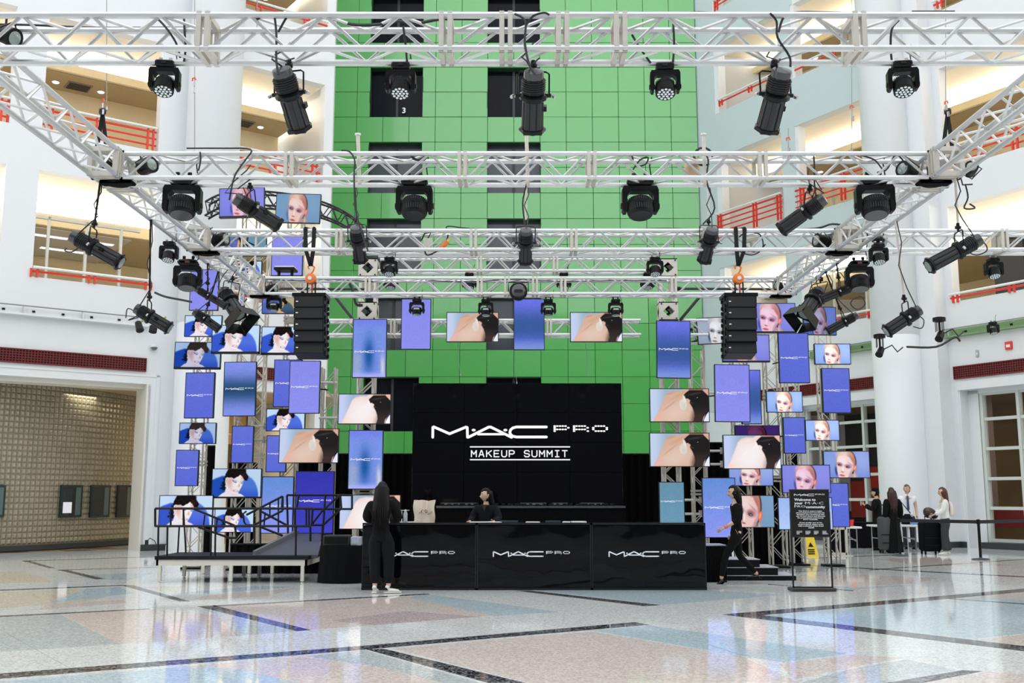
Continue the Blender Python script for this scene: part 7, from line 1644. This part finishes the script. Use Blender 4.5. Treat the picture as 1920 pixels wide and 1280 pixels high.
# ================================================================ CHECK-IN AREA
def ftable(x0p, x1p, ytop, Y, label):
    z = at(x0p, ytop, Y).z; x0, x1 = at(x0p, ytop, Y).x, at(x1p, ytop, Y).x; o = thing('folding_table', label, 'table', ((x0+x1)/2, Y+.35, 0))
    b = MB(); b.rbox(((x0+x1)/2, Y+.35, z-.025), (x1-x0, .72, .05), .01); b.build('tabletop', mat('table_white', (.78,.78,.78), .4), o, 20)
    for x in (x0+.12, x1-.12):
        b = MB(); b.tube([(x,Y+.06,0),(x,Y+.06,z-.05),(x,Y+.64,z-.05),(x,Y+.64,0)], .016, 6); b.cyl((x,Y+.06,.35),(x,Y+.64,.35), .012, n=6); b.build('leg', STEEL, o)
    b = MB(); b.tube([(x0+.12,Y+.1,z*.45),((x0+x1)/2,Y+.2,z*.6),(x1-.12,Y+.1,z*.45)], .012, 6); b.build('stretcher', STEEL, o); return z
z1 = ftable(1581, 1616, 987, 27.0, 'small white folding table left of the check-in table')
z2 = ftable(1641, 1726, 984, 27.95, 'white folding check-in table in front of the guard')
for (px, Y, z, lab) in ((1596, 27.3, z1, 'red paper cup on the small left folding table'), (1657, 28.2, z2, 'red paper cup stack on the check-in table')):
    x = at(px, 975, Y).x; o = thing('red_cup', lab, 'cup', (x, Y, z), 'red cups'); b = MB(); b.lathe([(.05,0),(.065,.16),(.07,.165)], 14, (x,Y,z)); b.build('cup_body', mat('cup_red', (.8,.03,.02), .4), o); b = MB(); b.lathe([(.072,.155),(.072,.168)], 14, (x,Y,z)); b.build('rim', mat('cup_red', (0,0,0)), o)
x0, x1 = at(1592,1000,30.0).x, at(1668,1000,30.0).x; z = at(1620,979,30.0).z
o = thing('draped_table', 'long black draped table behind the check-in tables', 'table', ((x0+x1)/2, 30.2, 0)); b = MB(); n = 40
for i in range(n): xa_ = x0+(x1-x0)*i/n; xb_ = x0+(x1-x0)*(i+1)/n; b.prism([(xa_,30.0+.02*(i%2),0),(xb_,30.0+.02*((i+1)%2),0),(xb_,30.01,z-.02),(xa_,30.01,z-.02)], (0,.01,0))
b.build('table_skirt', CLOTHB, o, 60); b = MB(); b.box((x0,30.0,z-.02),(x1,30.7,z)); b.build('tabletop', CLOTHB, o, 0)
# suitcases
def trolley(px, yb, w_, h, d, m, label, name='suitcase', dY=0, handle=.3, cat='luggage'):
    g = gnd(px, yb); g.y += dY; o = thing(name, label, cat, g); b = MB(); b.rbox((g.x, g.y, .08+h/2), (w_, d, h), .05); b.build('case', m, o, 40)
    b = MB()
    for k in (-1,1): b.tube([(g.x+k*w_*.2, g.y+.02, h), (g.x+k*w_*.2, g.y+.02, h+.08+handle)], .01, 5)
    b.cyl((g.x-w_*.22, g.y+.02, h+.08+handle), (g.x+w_*.22, g.y+.02, h+.08+handle), .016, n=6); b.build('pull_handle', DGREY, o)
    for sx in (-1,1):
        for sy in (-1,1): b = MB(); b.cyl((g.x+sx*w_*.38-.015, g.y+sy*d*.3, .04), (g.x+sx*w_*.38+.015, g.y+sy*d*.3, .04), .04, n=10); b.cyl((g.x+sx*w_*.38, g.y+sy*d*.3, .05), (g.x+sx*w_*.38, g.y+sy*d*.3, .1), .012, n=5); b.build('wheel', BLK, o)
    b = MB()
    for z in (.3,.55): b.box((g.x-w_*.44, g.y-d/2-.012, h*z), (g.x+w_*.44, g.y-d/2, h*z+.02))
    b.build('zip_pocket', BLK, o, 0); return g
GRS = mat('suitcase_grey', (.05,.052,.056), .7, bump=.3, bscale=25)
trolley(1657, 1036, .34, .85, .3, GRS, 'tall dark grey wheeled suitcase beside the burgundy-haired woman', dY=-.2)
g = trolley(1745, 1039, .46, .74, .4, CLOTHB, 'black wheeled trolley case with a bag on top', dY=0, handle=.12)
b = MB(); b._a(*skin([((g.x-.12,g.y,1.02),.12),((g.x+.0,g.y,1.06),.17),((g.x+.14,g.y,1.0),.12),((g.x+.22,g.y,.9),.07)], [(0,1),(1,2),(2,3)])); o = thing('soft_bag', 'dark brown soft bag lying on top of the black trolley case', 'bag', (g.x, g.y, .9)); b.build('bag_body', mat('leather_dark', (.05,.035,.035), .4, bump=.3, bscale=10), o, 80)
b = MB(); b.tube([(g.x-.1,g.y-.15,1.0),(g.x+.02,g.y-.2,.85),(g.x+.14,g.y-.15,.98)], .015, 5); b.build('strap', BLK, o)
g = gnd(1703, 1032); o = thing('shoulder_bag', 'black shoulder bag hanging between the two women and the guard', 'bag', (g.x-.02, g.y-.1, .85)); b = MB(); b._a(*skin([((g.x-.03,g.y-.1,.98),(.14,.09)),((g.x-.03,g.y-.1,.80),(.17,.11)),((g.x-.03,g.y-.1,.66),(.13,.09))], [(0,1),(1,2)])); b.build('bag_body', CB, o, 80); b = MB(); b.tube([(g.x-.15,g.y-.1,1.0),(g.x-.2,g.y-.1,1.35),(g.x+.08,g.y-.1,1.0)], .015, 5); b.build('strap', BLK, o)
b = MB(); b.cyl((g.x+.04,g.y-.2,.96),(g.x+.1,g.y-.2,.99), .02, n=6); b.build('white_tag', WHITE, o)
x = at(1717, 975, 28.2).x; o = thing('blue_tray', 'small blue item on the check-in table beside the guard', 'item', (x, 28.3, z2)); b = MB(); b.rbox((x,28.3,z2+.06),(.2,.15,.12),.02); b.build('case', mat('blue_item', (.12,.30,.65), .4), o); b = MB(); b.box((x-.08,28.22,z2+.12),(x+.08,28.38,z2+.125)); b.build('lid', mat('blue_item2', (.2,.4,.75), .4), o, 0)
# belt barrier
posts = []
for (px, py, lab) in ((1688,1042,'left post, hidden behind the burgundy-haired woman'), (1839,1049,'middle post, standing free'), (1960,1043,'right post at the photo edge')):
    g = gnd(px, py); posts.append(g); o = thing('barrier_post', 'black belt barrier %s' % lab, 'barrier', g, 'belt barrier posts'); hgt = at(1838, 974, gnd(1839,1049).y).z
    b = MB(); b.lathe([(.2,0),(.2,.012),(.17,.03),(.04,.045),(.03,.06)], 24, g); b.build('base', mat('barrier_base', (.05,.055,.07), .35), o, 40); b = MB(); b.lathe([(.032,.04),(.032,hgt-.06)], 14, g); b.build('post', BLK2, o, 60); b = MB(); b.lathe([(.042,hgt-.10),(.042,hgt),(.02,hgt+.01)], 14, g); b.build('belt_head', BLK, o, 40)
for (a, c_, lab) in ((0,1,'black barrier belt running behind the women to the middle post'), (1,2,'black barrier belt in front of the right window')):
    p, q = posts[a], posts[c_]; b = MB(); b.prism([p+Vector((0,0,hgt-.09)), q+Vector((0,0,hgt-.09)), q+Vector((0,0,hgt-.01)), p+Vector((0,0,hgt-.01))], (0,.004,0)); tag(b.build('barrier_belt', mat('belt_black', (.008,.008,.012), .6), None, 0), lab, 'barrier belt', 'barrier belts')
# power outlet with cable left of the ramp
c = at(275, 1017, 27.6); o = thing('wall_outlet', 'small dark wall outlet with cable near the left column', 'outlet', c); b = MB(); b.rbox(tuple(c), (.09,.04,.14), .01); b.build('plate', DGREY, o); b = MB(); b.tube([c+Vector((.03,-.03,.05)), c+Vector((.1,-.05,.12)), c+Vector((.22,-.05,.05)), c+Vector((.3,-.05,-.1))], .012, 5); b.build('cable', CABLE, o)
# amber room cabinet glimpsed between towers
t = thing('amber_cabinet', 'tan wall cabinet glimpsed between the left screen towers', 'cabinet', WL.p(1.9, 5.2, 3.3)); b = WL.mb(); b.box((.4, 5.2, 3.2), (3.3, 5.8, 4.45)); b.build('case', mat('tan_cabinet', (.60,.38,.16), .5), t, 0); b = WL.mb(); b.box((.9, 5.17, 3.5), (1.4, 5.2, 3.55)); b.build('handle', WHITE, t, 0)

bpy.data.scenes.remove(TMP)
